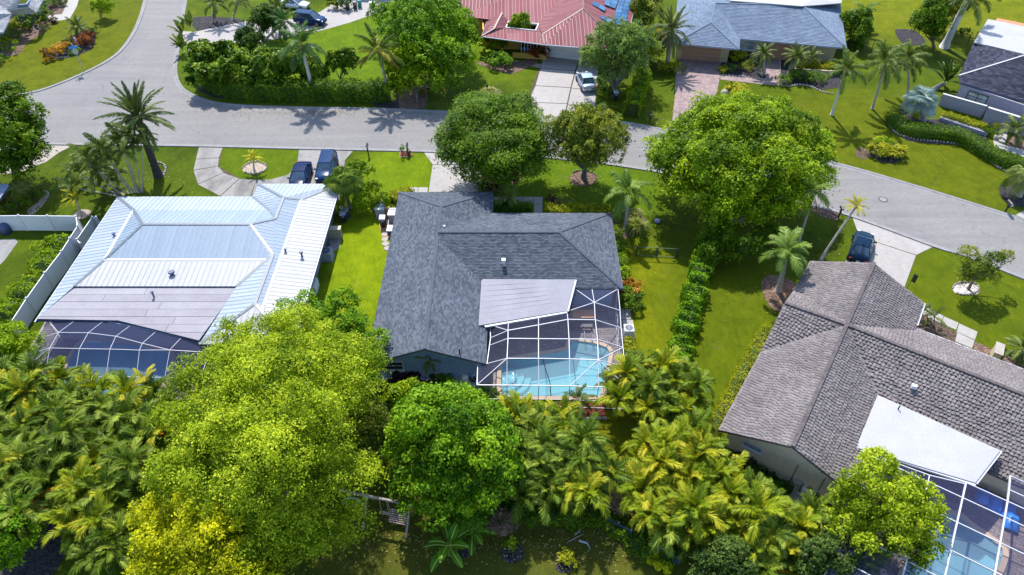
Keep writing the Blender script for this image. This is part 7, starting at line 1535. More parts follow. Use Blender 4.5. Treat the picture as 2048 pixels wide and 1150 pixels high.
# ------------------------------------------------------------------ shrubs
S = [
 ('low bright croton with orange-yellow leaves, left end of the flower bed', (104, 118), 1.3, 1.3, 'leaf_croton', 900, .34, True), ('orange-flecked croton in the middle of the flower bed', (127, 104), 1.1, 1.1, 'leaf_croton', 700, .3, True),
 ('rust-red croton at the upper right end of the flower bed', (174, 88), 1.5, 1.4, 'leaf_croton_red', 1100, .3, True), ('dark low bush behind the red croton', (183, 70), 1.1, .9, 'leaf_dark', 900, .2, False),
 ('olive bush between the two crotons and the pygmy palm', (140, 92), 1.1, .9, 'leaf_olive', 900, .24, True), ('dark green bush beneath the blue street sign', (150, 106), .8, .7, 'leaf_mid', 600, .22, False),
 ('rounded pale green shrub nearest the corner of the grey house', (28, 80), 1.3, 1.5, 'leaf_grey', 1600, .18, False), ('yellow-topped rounded shrub beside the grey house', (38, 62), 1.2, 1.5, 'leaf_hedge_y', 1500, .18, False),
 ('large dark leafy shrub against the grey house', (62, 55), 1.9, 1.8, 'leaf_mid', 2200, .24, False), ('round clipped shrub at the bend of the top left walk', (89, 40), 1.2, 1.6, 'leaf_hedge', 1700, .16, False),
 ('two-tone yellow-green shrub at the left edge of the grey house', (14, 100), 1.9, 1.3, 'leaf_bright', 1900, .26, True), ('mixed green shrub at the top edge beside the walk', (104, 16), 1.4, 1.4, 'leaf_hedge', 1600, .18, False),
 ('pale shrub at the top edge beside the walk', (117, 8), 1.3, 1.5, 'leaf_grey', 1500, .18, False), ('low pale ground plant beside the top left walk', (92, 58), .8, .6, 'grass_pale', 500, .2, True),
 ('maroon potted plant at the elbow of the top left walk', (110, 46), .6, .7, 'leaf_maroon', 400, .2, False), ('tiny dark bush at the left edge by the grey house bed', (3, 125), 1.0, .7, 'leaf_mid', 700, .18, False),
 ('dense yellow-green bushes in the round bed on the right lawn, left one', (1755, 308), 1.2, 1.1, 'leaf_hedge_y', 1900, .18, False), ('dense yellow-green bushes in the round bed on the right lawn, right one', (1785, 312), 1.3, 1.1, 'leaf_hedge_y', 2000, .18, False),
 ('lighter small bush at the back of the round bed on the right lawn', (1768, 292), .9, .9, 'leaf_bright', 900, .2, False),
 ('yellow-green bush at the tip of the paver drive, uppermost', (1466, 182), 1.1, 1.1, 'leaf_hedge_y', 1400, .2, False), ('yellow-green bush on the lawn just below the paver drive tip', (1482, 192), 1.2, 1.2, 'leaf_hedge_y', 1500, .2, False),
 ('leafy plant by the garage corner of the blue-grey house', (1450, 118), .9, 1.0, 'leaf_hedge_y', 900, .2, False), ('bright round-leaved shrub next to the cream garage pillar', (1472, 122), 1.0, 1.3, 'leaf_hedge_y', 1100, .24, False),
 ('small clipped yellow-green ball at the paver corner', (1446, 144), .7, .8, 'leaf_hedge_y', 900, .12, False), ('small variegated ball shrub beside the clipped one', (1460, 142), .8, .9, 'leaf_grey', 1000, .13, False),
 ('bronze-green bush in the bed under the twin pygmy palm', (1496, 138), 1.2, 1.0, 'leaf_olive', 1200, .2, True), ('dark bush under the window of the blue-grey house', (1490, 108), 1.4, 1.0, 'leaf_olive', 1300, .22, False),
 ('round dark green bush at the walk, leftmost of three in a row', (1568, 168), 1.0, 1.1, 'leaf_hedge', 1500, .14, False), ('round dark green bush, middle of three in a row', (1594, 160), 1.3, 1.2, 'leaf_hedge', 1900, .14, False), ('round dark green bush, rightmost of three in a row', (1624, 162), 1.3, 1.1, 'leaf_hedge', 1900, .14, False),
 ('yellow-green plant at the foot of the skirted date palm', (1338, 142), 1.6, 1.1, 'leaf_hedge_y', 1800, .26, True),
 ('big plumeria-like bush left of the porch of the red-roofed house', (985, 108), 2.0, 2.2, 'leaf_bright', 2200, .34, False), ('round dark bush in front of the plumeria-like bush', (998, 132), 1.7, 1.6, 'leaf_green', 2600, .2, False),
 ('pinkish croton by the porch posts of the red-roofed house', (1075, 118), 1.3, 1.5, 'leaf_croton_red', 900, .24, True), ('second pinkish croton left of the white garage door', (1066, 116), .9, 1.2, 'leaf_croton_red', 600, .24, True),
 ('dark maroon cordyline clump at the right edge of the white drive', (975, 378), 1.6, .9, 'leaf_maroon', 1500, .22, True), ('dark shrub under the layered street tree', (1005, 362), 1.6, .9, 'leaf_maroon', 1200, .2, True),
 ('pale shrub at the slab walk end of the croton hedge', (1125, 412), .9, .8, 'grass_pale', 800, .16, True), ('dark twiggy shrub left of the pale one', (1105, 406), .7, .7, 'leaf_maroon', 500, .16, False),
 ('orange-topped bush right of the shingled house', (1255, 585), 1.0, 1.3, 'leaf_orange', 900, .18, False), ('dark green bush below the orange-topped bush', (1256, 605), 1.2, 1.2, 'leaf_mid', 1800, .18, False), ('tall green plant above the orange-topped bush', (1242, 560), .8, 1.2, 'leaf_bright', 900, .2, False),
 ('dark spreading bush in front of the blue gable window', (812, 762), 1.2, 1.2, 'leaf_maroon', 1500, .2, False), ('low green bush right of the thin palm at the blue gable', (880, 765), 1.2, .9, 'leaf_mid', 1400, .2, False), ('pale-flecked croton below the gable window', (800, 775), .7, .6, 'leaf_dead', 500, .16, False),
 ('dark bush at the lower left corner of the white pool cage', (970, 805), 1.2, .9, 'leaf_mid', 1800, .18, False),
 ('rounded dark bush against the brown house', (30, 420), 1.7, 1.6, 'leaf_hedge', 2200, .18, False), ('low dark hedge-like bush by the tan curved bed', (68, 400), 1.1, .9, 'leaf_mid', 1000, .18, False),
 ('red-brown croton inside the fenced left yard', (65, 560), .8, .8, 'leaf_croton_red', 500, .2, True), ('yellow-green leafy bush inside the fenced left yard', (103, 510), 1.3, 1.2, 'leaf_bright', 1500, .2, False),
 ('small yellow sapling in the dark ring on the bottom lawn', (1131, 1122), .55, .8, 'leaf_hedge_y', 500, .14, False), ('small green sapling in the other dark ring', (1022, 1098), .35, .9, 'leaf_bright', 200, .14, False),
 ('yellow-leaved bush at the bottom end of the blue boards', (1322, 1132), .7, .7, 'leaf_yellow', 350, .3, False),
 ('leafy plant in the brick-edged square by the road', (806, 310), .5, 1.0, 'leaf_grey', 260, .14, False), ('small flowering plant in the brick-edged square', (817, 311), .45, .5, 'leaf_maroon', 260, .1, False),
 ('planter bush at the end of the white box beside the shingled house', (792, 430), .5, .9, 'leaf_bright', 400, .14, False), ('dark weeds behind the bins of the shingled house', (770, 402), .6, .5, 'leaf_mid', 350, .14, False),
 ('shrub with pale flowers left of the drive mulch', (1205, 175), 1.1, 1.0, 'leaf_dark', 1300, .18, False), ('dark bush by the dark bin on the drive verge', (1215, 190), 1.0, .9, 'leaf_mid', 1200, .16, False),
 ('small bush beside the garden path at the right edge', (2010, 245), .7, .7, 'leaf_mid', 600, .16, False), ('leafy low plant at the end of the short clipped hedge', (1976, 268), 1.0, .8, 'leaf_mid', 900, .22, True), ('yellow bromeliad by the entrance wall', (1990, 262), .6, .9, 'leaf_hedge_y', 250, .26, True),
 ('bush by the pool pump of the tiled house', (1530, 985), 1.0, .8, 'leaf_hedge', 1100, .18, False), ('spiky plant at the garage edge near the bins, top edge', (668, 20), .9, 1.2, 'leaf_olive', 300, .5, True), ('dark bush in front of the pale garage, top edge', (690, 18), 1.1, 1.6, 'leaf_mid', 1300, .2, False),
 ('dark shrub at the foot of the leafy bush-tree by the fence', (1708, 92), 1.4, 1.1, 'leaf_mid', 1500, .2, False), ('small dark bush right of the thick leaning trunk', (1925, 70), .9, .9, 'leaf_mid', 700, .2, False),
]
for i, (lab, p, r, h, m, n, lf, sp) in enumerate(S): shrub(lab, p, r, h, m, n, lf, 300 + i, 'croton' if 'croton' in lab else 'shrub', None, spike=sp)
blades('fine pale ornamental grass tuft behind the lamp post of the red-roofed house', (980, 192), 1.5, 1.2, 'grass_pale', 420, 1, wd=.06)
blades('big mound of ornamental grass in the bed right of the foxtail palm', (1272, 458), 1.3, 1.3, 'grass_blade', 420, 2)
blades('mound of ornamental grass behind the foxtail palm', (1240, 438), 1.2, 1.2, 'grass_blade', 380, 3)
blades('small tuft of ornamental grass at the top of the foxtail palm bed', (1272, 430), .8, .8, 'grass_pale', 250, 4)
blades('dry grass tuft in the mulch under the light-leaved tree', (842, 185), .9, .5, 'grass_blade', 200, 5)

# ------------------------------------------------------------------ cars
M_ = MATS
car('dark navy car with a glossy roof parked on the stained drive, the left of two', (603, 362), -88, 4.7, 1.9, 1.5, M_['paint_navy'])
car('dark blue SUV parked beside the navy car, half hidden by the fan palm', (655, 345), -88, 4.8, 1.9, 1.62, M_['paint_blue'], suv=True)
car('silver-blue car parked on the pale drive of the red-roofed house', (1171, 170), 99, 4.5, 1.85, 1.5, M_['paint_silver'])
car('dark teal sedan seen from behind on the drive next to the brown tile roof', (1719, 503), 62, 4.8, 1.85, 1.45, M_['paint_teal'])
car('navy SUV on the white drive at the top edge, nose to the right', (622, 47), -14, 4.7, 1.9, 1.75, M_['paint_blue'], suv=True)
car('white car cut by the top edge behind the navy SUV', (590, 15), -14, 4.6, 1.85, 1.5, M_['paint_white'])

def at(px, py): x, y = gp(px, py); return (x, y, 0)
# ------------------------------------------------------------------ fences
def panel_fence(name, label, pts, h, mat, pitch=2.4, cat='fence', post=.13, ground=True):
    P = [Vector(gp(*p)) for p in pts]; c = P[len(P) // 2]; t = thing(name, label, cat, (c.x, c.y, 0)); P = [p - c for p in P]; rr = random.Random(4); done = []
    for p, q in zip(P, P[1:]):
        n = max(1, round((q - p).length / pitch)); rz = math.atan2((q - p).y, (q - p).x)
        for i in range(n):
            a = p.lerp(q, i / n); b = p.lerp(q, (i + 1) / n); m_ = (a + b) / 2; L = (b - a).length
            m = MB(); m.box((m_.x, m_.y, h / 2), (L - post - .02, .05, h - .1), rz, t=rr.random()); pn = m.build('fence_panel', MATS[mat], t)
            for k_, hz in (('rail', h - .05), ('rail', .09)): m = MB(); m.box((m_.x, m_.y, hz), (L - post - .01, .08, .1), rz); m.build(k_, MATS['white_paint'], pn)
            for e in (a, b):
                if any((e - d).length < .2 for d in done): continue
                done.append(e); m = MB(); m.box((e.x, e.y, (h + .06) / 2), (post, post, h + .06), rz); po = m.build('fence_post', MATS['white_paint'], t)
                m = MB(); m.box((e.x, e.y, h + .09), (post + .05, post + .05, .06), rz, taper=.4); m.build('post_cap', MATS['white_paint'], po)
    return t
panel_fence('privacy_fence', 'white privacy fence of wide panels running round the left yard', [(-40, 462), (55, 461), (168, 462), (171, 482), (140, 533), (108, 576), (73, 627), (40, 680), (4, 735)], 1.85, 'fence_white')
panel_fence('enclosure_fence', 'small white vinyl enclosure with a grey inside beside the left roof edge', [(203, 455), (195, 455), (165, 500), (172, 508)], 1.3, 'fence_white', 3.4)
# green wire gate fence
t = thing('wire_fence', 'low dark green wire gate and fence between the shingled house and the hedge', 'fence', at(1312, 514)); c = Vector(gp(1312, 514))
xs = [Vector(gp(a, b)) - c for a, b in ((1271, 512), (1312, 514), (1354, 516))]
for a, b in zip(xs, xs[1:]):
    m = MB(); m.beam((a.x + .06, a.y, 1.1), (b.x - .06, b.y, 1.1), .05); m.beam((a.x + .06, a.y, .1), (b.x - .06, b.y, .1), .05); m.beam((a.x + .1, a.y, .1), (a.x + .1, a.y, 1.1), .04); m.beam((b.x - .1, b.y, .1), (b.x - .1, b.y, 1.1), .04)
    m.build('gate_frame', M_['dark_green'], t)
    m = MB()
    for i in range(1, 14): q = a.lerp(b, i / 14); m.beam((q.x, q.y, .12), (q.x, q.y, 1.08), .012)
    m.build('wires', M_['dark_green'], t)
for a in xs: m = MB(); m.beam((a.x, a.y, 0), (a.x, a.y, 1.2), .09); m.build('post', M_['dark_green'], t)
for p, q in (((1236, 510), (1268, 512)), ((1358, 516), (1396, 518))):
    P = Vector(gp(*p)) - c; Q = Vector(gp(*q)) - c; m = MB(); m.beam((P.x, P.y, 1.1), (Q.x, Q.y, 1.1), .025); m.beam((P.x, P.y, .5), (Q.x, Q.y, .5), .012); m.build('side_rail', M_['dark_green'], t)
def rail_fence(label, pts, h=1.1, name='rail_fence'):
    P = [Vector(gp(*p)) for p in pts]; c = P[0]; t = thing(name, label, 'fence', (c.x, c.y, 0)); P = [p - c for p in P]
    for p, q in zip(P, P[1:]):
        m = MB(); 
        for z in (h, h * .5, .12): m.beam((p.x, p.y, z), (q.x, q.y, z), .03)
        k = int((q - p).length / .35)
        for i in range(1, k): w = p.lerp(q, i / k); m.beam((w.x, w.y, .12), (w.x, w.y, h), .014)
        m.build('rails', M_['black_trim'], t)
    for p in P: m = MB(); m.beam((p.x, p.y, 0), (p.x, p.y, h + .08), .07); m.build('post', M_['black_trim'], t)
rail_fence('thin black rail fence right of the blue-grey roof', [(1693, 92), (1714, 94), (1744, 97), (1766, 95)])
rail_fence('thin black rail fence behind the thick leaning palm trunk', [(1870, 78), (1906, 86), (1934, 88), (1950, 78)])
# blue boards along the bottom fence corner
for i, (p, q, lab) in enumerate((((1208, 1046), (1260, 1075), 'weathered blue board barrier, upper length, by the dying bush'), ((1300, 1098), (1357, 1130), 'weathered blue board barrier, lower length, below the palms'))):
    P, Q = Vector(gp(*p)), Vector(gp(*q)); c = (P + Q) / 2; t = thing('board_barrier', lab, 'barrier', (c.x, c.y, 0), math.atan2((Q - P).y, (Q - P).x)); L = (Q - P).length; n = 3
    for k in range(n): m = MB(); m.box((0, 0, .17 + k * .29), (L, .04, .27)); m.build('board', M_['blue_panel'], t)
    for s in (-.48, 0, .48): m = MB(); m.box((s * L, .06, .5), (.09, .09, 1.0)); m.build('post', M_['wood_grey'], t)

# ------------------------------------------------------------------ kerbside things
def mailbox(label, px, py, h=1.15, mat='black_plastic', big=1.0, rz=0, name='mailbox'):
    t = thing(name, label, 'mailbox', at(px, py), R(rz)); m = MB(); m.box((0, 0, h / 2), (.12, .12, h)); m.box((0, 0, h * .72), (.1, .5, .07)); m.build('post', M_[mat], t)
    m = MB(); pr = [(-.12, 0), (.12, 0), (.12, .14), (.08, .22), (0, .25), (-.08, .22), (-.12, .14)]; V = [(x * big, y, h + z * big) for y in (-.3 * big, .3 * big) for x, z in pr]; k = 7
    m.add(V, [tuple(range(k)), tuple(range(k, 2 * k))[::-1]] + [(i, k + i, k + (i + 1) % k, (i + 1) % k) for i in range(k)]); m.build('box', M_[mat], t)
    m = MB(); m.box((0, -.31 * big, h + .1 * big), (.2 * big, .02, .18 * big)); m.build('door', M_['lid_grey'], t)
    m = MB(); m.box((.14 * big, .05, h + .2 * big), (.015, .03, .14)); m.build('flag', M_['red_plastic'], t); return t
mailbox('dark mailbox on a post at the kerb before the drive with the two dark cars', 737, 310, 1.15)
mailbox('black mailbox on a post in the brick-edged planting square by the road', 816, 308, 1.1)
mailbox('dark mailbox on the verge between the tall hedge and the paver drive', 1299, 243, 1.0)
mailbox('dark mailbox leaning at the kerb left of the leaning palm crown', 1676, 436, 1.15)
mailbox('wide dark mailbox at the far right kerb below the round mulch bed', 2010, 424, .95, big=1.3)
t = thing('utility_box', 'pale green utility pillar on the grass right of the pale drive', 'utility box', at(1207, 221)); m = MB(); m.box((0, 0, .4), (.28, .28, .8)); m.build('cabinet', simple('pale_green', (.35, .55, .42), .6), t); m = MB(); m.box((0, 0, .84), (.34, .34, .1), taper=.3); m.build('cap', M_['white_paint'], t)
t = thing('driveway_sign', 'dark leaf-shaped garden flag on a thin pole beside the right-hand drive', 'garden flag', at(1812, 580), R(-30)); m = MB(); m.tube([(0, 0, 0), (0, 0, 2.0)], .025, 5); m.build('pole', M_['black_trim'], t); m = MB(); m.prism([(.03, -.015, 1.95), (.36, -.015, 1.85), (.36, .015, 1.85), (.03, .015, 1.95)], .85); m.build('flag', M_['black_plastic'], t)
t = thing('lamp_post', 'black garden lamp post in the pale grass tuft by the road', 'lamp post', at(975, 200)); m = MB(); m.tube([(0, 0, 0), (0, 0, 1.7)], .045, 6); m.build('post', M_['black_trim'], t); m = MB(); m.lathe((0, 0, 1.68), [(.07, 0), (.14, .06), (.12, .34), (.02, .46)], 6); m.build('lantern', M_['black_plastic'], t)
t = thing('street_sign', 'bright blue street name sign on a pole in the top left lawn', 'street sign', at(169, 142)); m = MB(); m.tube([(0, 0, 0), (-.1, 0, 3.3)], .04, 6); m.build('pole', M_['grey_metal'], t)
m = MB(); m.box((-.1, 0, 3.2), (1.0, .03, .26), R(20)); m.build('name_blade', M_['sign_blue'], t); m = MB(); m.box((-.1, 0, 3.5), (.95, .03, .26), R(-60)); m.build('name_blade', M_['sign_blue'], t)
m = MB(); pts = [(math.cos(R(22.5 + 45 * i)) * .38, math.sin(R(22.5 + 45 * i)) * .38) for i in range(8)]; m.add([(x - .06, y_, 2.65 + z) for y_ in (-.05, -.03) for x, z in pts], [tuple(range(8)), tuple(range(8, 16))[::-1]] + [(i, (i + 1) % 8, 8 + (i + 1) % 8, 8 + i) for i in range(8)]); m.build('sign_plate', M_['grey_metal'], t)
for i, (a, b) in enumerate(((81, 60), (71, 64))):
    t = thing('garden_ornament', ('right' if i == 0 else 'left') + ' one of two small white bird-like ornaments in front of the grey house', 'ornament', at(a, b), 0, None); m = MB(); m.tube([(0, 0, 0), (.02, 0, .3), (-.02, 0, .55), (.05, 0, .85)], [.05, .16, .1, .04], 6); m.build('figure', M_['white_paint'], t, True)
t = thing('garden_statue', 'white statue beside the red croton in the bright flower bed', 'statue', at(156, 92)); m = MB(); m.lathe((0, 0, 0), [(.22, 0), (.2, .2), (.13, .3), (.17, .6), (.19, .85), (.07, .98), (.11, 1.1), (.08, 1.22)], 8); m.build('figure', M_['white_paint'], t, True)
t = thing('garden_statue', 'small pink-white statue beside the orange-topped bush right of the shingled house', 'statue', at(1274, 592)); m = MB(); m.lathe((0, 0, 0), [(.2, 0), (.2, .15), (.1, .25), (.16, .45), (.18, .6), (.06, .7), (.1, .8), (.05, .92)], 8); m.build('figure', simple('pink_white', (.75, .6, .6), .6), t, True)
t = thing('drain_lid', 'round blue-grey lid lying on the lawn right of the foxtail palm', 'lid', at(1314, 443)); m = MB(); m.lathe((0, 0, 0), [(.30, .0), (.31, .16), (.24, .21), (.1, .23)], 16); m.build('lid', M_['lilac'], t, True)

# ------------------------------------------------------------------ bins, boxes and machines beside the houses
def wheelie(label, px, py, body='black_plastic', lid='lid_grey', rz=0, group=None):
    t = thing('wheeled_bin', label, 'wheeled bin', at(px, py), R(rz), group); m = MB(); m.box((0, 0, .54), (.48, .56, .96), taper=-.18); m.build('body', M_[body], t)
    m = MB(); m.add([(-.31, -.38, 1.04), (.31, -.38, 1.04), (.31, .34, 1.12), (-.31, .34, 1.12), (-.25, -.28, 1.12), (.25, -.28, 1.12), (.25, .28, 1.17), (-.25, .28, 1.17)], [(3, 2, 1, 0), (4, 5, 6, 7), (0, 1, 5, 4), (1, 2, 6, 5), (2, 3, 7, 6), (3, 0, 4, 7)]); m.build('lid', M_[lid], t)
    for s in (-1, 1): m = MB(); m.tube([(s * .22, .26, .12), (s * .3, .26, .12)], .12, 10); m.build('wheel', M_['tyre'], t)
    m = MB(); m.box((0, .4, 1.04), (.5, .04, .05)); m.build('handle', M_[body], t)
    m = MB(); m.box((0, -.345, .84), (.26, .01, .14)); m.build('sticker', M_['lid_grey'], t); return t
wheelie('dark green wheeled bin standing on the grass shade beside the white roof, front one', 688, 443, 'black_plastic', 'lid_grey', 10)
wheelie('blue-sided wheeled bin right behind the front one beside the white roof', 694, 436, 'blue_panel', 'lid_grey', -5)
wheelie('dark wheeled bin with a sticker left of the shingled house', 767, 452)
wheelie('dark wheeled bin in the shade beside the tall hedge across the road', 1231, 200)
wheelie('grey-black wheeled bin at the pale garage, leftmost of three', 696, 20, 'black_plastic', 'black_plastic', 20); wheelie('narrow dark wheeled bin, middle of three at the pale garage', 711, 18, 'black_plastic', 'black_plastic', 20); wheelie('teal wheeled bin, rightmost of three at the pale garage', 720, 14, 'teal', 'teal', 20)
t = thing('round_tub', 'round black tub with something pink inside on the grass beside the white roof', 'tub', at(685, 424)); m = MB(); m.lathe((0, 0, 0), [(.38, 0), (.46, .7)], 14); m.build('tub', M_['black_plastic'], t); m = MB(); m.lathe((0, 0, .705), [(.2, 0), (.12, .05)], 8); m.build('contents', simple('pink_stuff', (.6, .35, .33), .8), t)
t = thing('grill', 'red kettle-like grill on legs at the pale garage, top edge', 'grill', at(759, 11)); m = MB(); m.lathe((0, 0, .7), [(.1, 0), (.32, .2), (.33, .35), (.1, .55)], 10); m.build('kettle', M_['red_plastic'], t, True); m = MB()
for a in (0, 2.1, 4.2): m.tube([(math.cos(a) * .1, math.sin(a) * .1, .8), (math.cos(a) * .35, math.sin(a) * .35, 0)], .02, 4)
m.build('legs', M_['black_trim'], t)
t = thing('planter_box', 'white square planter on a post at the end of the white strip drive', 'planter', at(745, 14)); m = MB(); m.box((0, 0, .35), (.8, .7, .7)); m.build('box', M_['lid_grey'], t); m = MB(); m.box((0, 0, .72), (.9, .8, .06)); m.build('rim', M_['white_paint'], t)
def ac(label, px, py, w=.85, h=.8, mat='ac_blue', rz=0):
    t = thing('ac_unit', label, 'air conditioner', at(px, py), R(rz)); m = MB(); m.box((0, 0, .04), (w + .25, w + .25, .08)); m.build('pad', M_['kerb'], t)
    m = MB(); m.box((0, 0, .085 + h / 2), (w, w, h)); m.build('cabinet', M_[mat], t)
    m = MB(); m.lathe((0, 0, h + .09), [(w * .42, 0), (w * .42, .02)], 16); m.build('fan_guard', M_['navy_metal'], t)
    m = MB()
    for k in range(6): m.beam((-math.cos(k * .5236) * w * .44, -math.sin(k * .5236) * w * .44, h + .125), (math.cos(k * .5236) * w * .44, math.sin(k * .5236) * w * .44, h + .125), .015)
    m.build('grille', M_['grey_metal'], t); return t
ac('square blue-grey air conditioner beside the white metal roof', 655, 516, 1.0, .85)
ac('white air conditioner box on the side slab right of the pool cage', 1256, 668, .8, .7, 'ac_white')
t = thing('window_ac', 'long pale grey machine standing in the shade strip lower along the white roof', 'air conditioner', at(628, 580)); m = MB(); m.box((0, 0, .45), (.75, 1.3, .9)); m.build('cabinet', M_['ac_white'], t); m = MB(); m.box((-.05, 0, .905), (.5, 1.05, .02)); m.build('vent', M_['lid_grey'], t)
t = thing('storage_cabinet', 'beige flat-topped partition box beside the white roof', 'storage box', at(669, 474)); m = MB(); m.box((0, 0, .55), (1.5, .5, 1.1)); m.build('box', M_['tan_box'], t); m = MB(); m.box((0, 0, 1.13), (1.58, .6, .06)); m.build('lid', simple('tan_light', (.5, .44, .35), .7), t)
flat('path', G((655, 478), (682, 478), (679, 496), (664, 506), (652, 506)), .02, M_['kerb'])
t = thing('storage_box', 'tall white deck box with a grey front beside the shingled house', 'storage box', at(763, 428)); m = MB(); m.box((0, 0, .5), (.85, 1.25, 1.0)); m.build('box', simple('box_grey', (.42, .4, .46), .7), t); m = MB(); m.box((0, 0, 1.04), (.92, 1.35, .08)); m.build('lid', M_['white_paint'], t)
t = thing('storage_box', 'wide white-rimmed planter box with a dark porthole against the shingled house', 'planter', at(789, 440)); m = MB(); m.box((0, 0, .5), (.95, 1.1, 1.0)); m.build('box', simple('box_grey', (.42, .4, .46), .7), t); m = MB()
for a, b, c_, d_ in ((0, -.52, 1.0, .1), (0, .52, 1.0, .1), (-.46, 0, .1, .94), (.46, 0, .1, .94)): m.box((a, b, 1.03), (c_, d_, .07))
m.build('rim', M_['white_paint'], t)
t = thing('plant_pots', 'stack of red clay pots and oddments between the two boxes beside the shingled house', 'flower pots', at(776, 428)); 
for i, (x, y, z) in enumerate(((0, .5, 0), (.05, .1, 0), (0, -.3, 0), (.15, -.7, 0))): m = MB(); m.lathe((x, y, z), [(.13, 0), (.19, .32), (.2, .36)], 9); m.build('pot', simple('pot_red', (.45, .12, .1), .8) if i % 2 else M_['terracotta'], t)
t = thing('garden_cart', 'blue garden cart with white handles under the left eave of the shingled house', 'garden cart', at(783, 468)); m = MB(); m.box((0, 0, .45), (.55, .8, .5), taper=-.2); m.build('tray', M_['blue_panel'], t); m = MB(); m.beam((-.3, .4, .7), (-.3, 1.0, .95), .05); m.beam((.3, .4, .7), (.3, 1.0, .95), .05); m.box((0, 0, .73), (.7, .9, .04)); m.build('handles', M_['white_paint'], t)
for s in (-1, 1): m = MB(); m.tube([(s * .3, 0, .18), (s * .38, 0, .18)], .18, 10); m.build('wheel', M_['tyre'], t)
flat('path', G((756, 436), (790, 440), (786, 478), (764, 474)), .02, simple('wood_deck', (.42, .22, .12), .8))
for i, (a, b) in enumerate(((770, 469), (770, 479), (771, 488), (775, 497))):
    x, y = gp(a, b); t = thing('stepping_stone', '%s from the top of four round pale stepping stones by shingled house' % wds[i], 'stepping stone', (x, y, 0), 0, 'round stepping stones'); m = MB(); m.lathe((0, 0, 0), [(.34, 0), (.34, .05), (.3, .07)], 12); m.build('stone', M_['stone_white'], t)
t = thing('hose_reel', 'coiled dark hose standing against the wall of the white-roofed house', 'hose', at(658, 492)); m = MB(); m.tube([(0, math.cos(a / 3) * .32, .42 + math.sin(a / 3) * .32) for a in range(19)], .05, 5); m.build('hose', M_['dark_green'], t)
def pool_kit(label, px, py, rz=0, tub=False):
    t = thing('pool_pump', label, 'pool pump', at(px, py), R(rz)); m = MB(); m.box((0, 0, .05), (1.7, 1.5, .1)); m.build('pad', M_['stone_white'], t)
    m = MB(); m.lathe((-.1, .15, .1), [(.26, 0), (.27, .55), (.2, .75), (.05, .82)], 12); m.build('filter', M_['pvc'], t, True)
    m = MB(); m.tube([(.3, .2, .3), (.75, .2, .3)], .15, 10); m.build('motor', M_['black_plastic'], t)
    m = MB()
    for P in ([(-.1, .1, .5), (.3, -.2, .5), (.3, -.2, .1)], [(-.5, .4, .1), (-.5, .4, .8), (-.1, .4, .8)], [(-.5, -.2, .3), (.2, -.35, .3), (.7, -.35, .3)], [(.45, .2, .45), (.45, .2, .75), (.85, .5, .75)]): m.tube(P, .04, 5)
    m.build('pipes', M_['white_paint'], t)
    if tub: m = MB(); m.lathe((-.75, .3, .1), [(.32, 0), (.36, .85)], 14); m.build('heater', M_['stone_white'], t)
    return t
pool_kit('pool pump and filter on a pale pad at the right end of the blue gable', 933, 768)
pool_kit('pool pump with a round white tank at the foot of the tan gable', 1608, 992, -33, True)

# ------------------------------------------------------------------ swing set
P, Q = Vector(gp(706, 1062)), Vector(gp(823, 1085)); c = (P + Q) / 2; A = Vector(gp(713, 988, 2.3)); B = Vector(gp(820, 1009, 2.3)); D = (B - A)
t = thing('swing_set', 'grey wooden A-frame swing set at the back of the bottom lawn', 'swing set', (A.x, A.y, 0)); B0_ = Vector((D.x, D.y, 2.3))
m = MB(); d = Vector((D.x, D.y, 0)).normalized(); m.beam(Vector((0, 0, 2.3)) - d * 1.2, B0_ + d * .15, .14, .16); m.build('crossbeam', M_['wood_grey'], t)
nn = Vector((-d.y, d.x, 0))
for o_ in (Vector((.35, 0, 0)) * 0 + d * .7, Vector((D.x, D.y, 0))):
    for s in (-1, 1): m = MB(); m.beam((o_.x, o_.y, 2.28), tuple(Vector((o_.x, o_.y, 0)) + nn * s * 1.15 + d * (.15 * s)), .11); m.build('leg', M_['wood_grey'], t)
    m = MB(); m.box((o_.x, o_.y, 2.3), (.24, .2, .24)); m.build('bracket', M_['sign_blue'] if False else M_['ac_blue'], t)
def hang(fr, w, seat_z, seat, mat, rope='rope'):
    p = d * fr; m = MB()
    for s in (-1, 1): m.tube([tuple(p + d * s * w / 2 + Vector((0, 0, 2.2))), tuple(p + d * s * w / 2 + Vector((0, 0, seat_z)))], .015, 4)
    m.build('rope', M_[rope], t); m = MB(); m.box((p.x, p.y, seat_z), seat, math.atan2(d.y, d.x)); m.build('seat', M_[mat], t)
hang(1.75, .5, .5, (.5, .2, .05), 'stone_white')
L_ = Vector((D.x, D.y)).length
pb = d * (L_ - .85)
m = MB()
for s in (-1, 1): m.tube([tuple(pb + d * s * .68 + Vector((0, 0, 2.2))), tuple(pb + d * s * .68 + Vector((0, 0, .85))), tuple(pb + d * s * .68 + Vector((0, 0, .5)) + nn * -.3)], .015, 4)
m.build('rope', M_['rope'], t)
bn = link('bench_seat', None, t)
for i in range(7): m = MB(); q = pb + nn * (.12 - i * .1) + Vector((0, 0, .95 - i * .085)); m.beam(tuple(q - d * .7), tuple(q + d * .7), .085, .03); m.build('slat', M_['wood_pink'], bn)
ry = Vector(gp(702, 1001, 1.3)) - A; m = MB(); m.tube([(ry.x + math.cos(a * math.pi / 10) * .52, ry.y, 1.15 + math.sin(a * math.pi / 10) * .52) for a in range(21)], .065, 6)
for a in range(3): m.beam((ry.x + math.cos(a * 2.09) * .5, ry.y, 1.15 + math.sin(a * 2.09) * .5), (ry.x, ry.y, 1.15), .03)
m.build('wheel_swing', M_['rubber_green'], t); m = MB(); m.tube([(ry.x, ry.y, 1.65), (ry.x * .9, ry.y * .9, 2.25)], .015, 4); m.build('rope', M_['rope'], t)

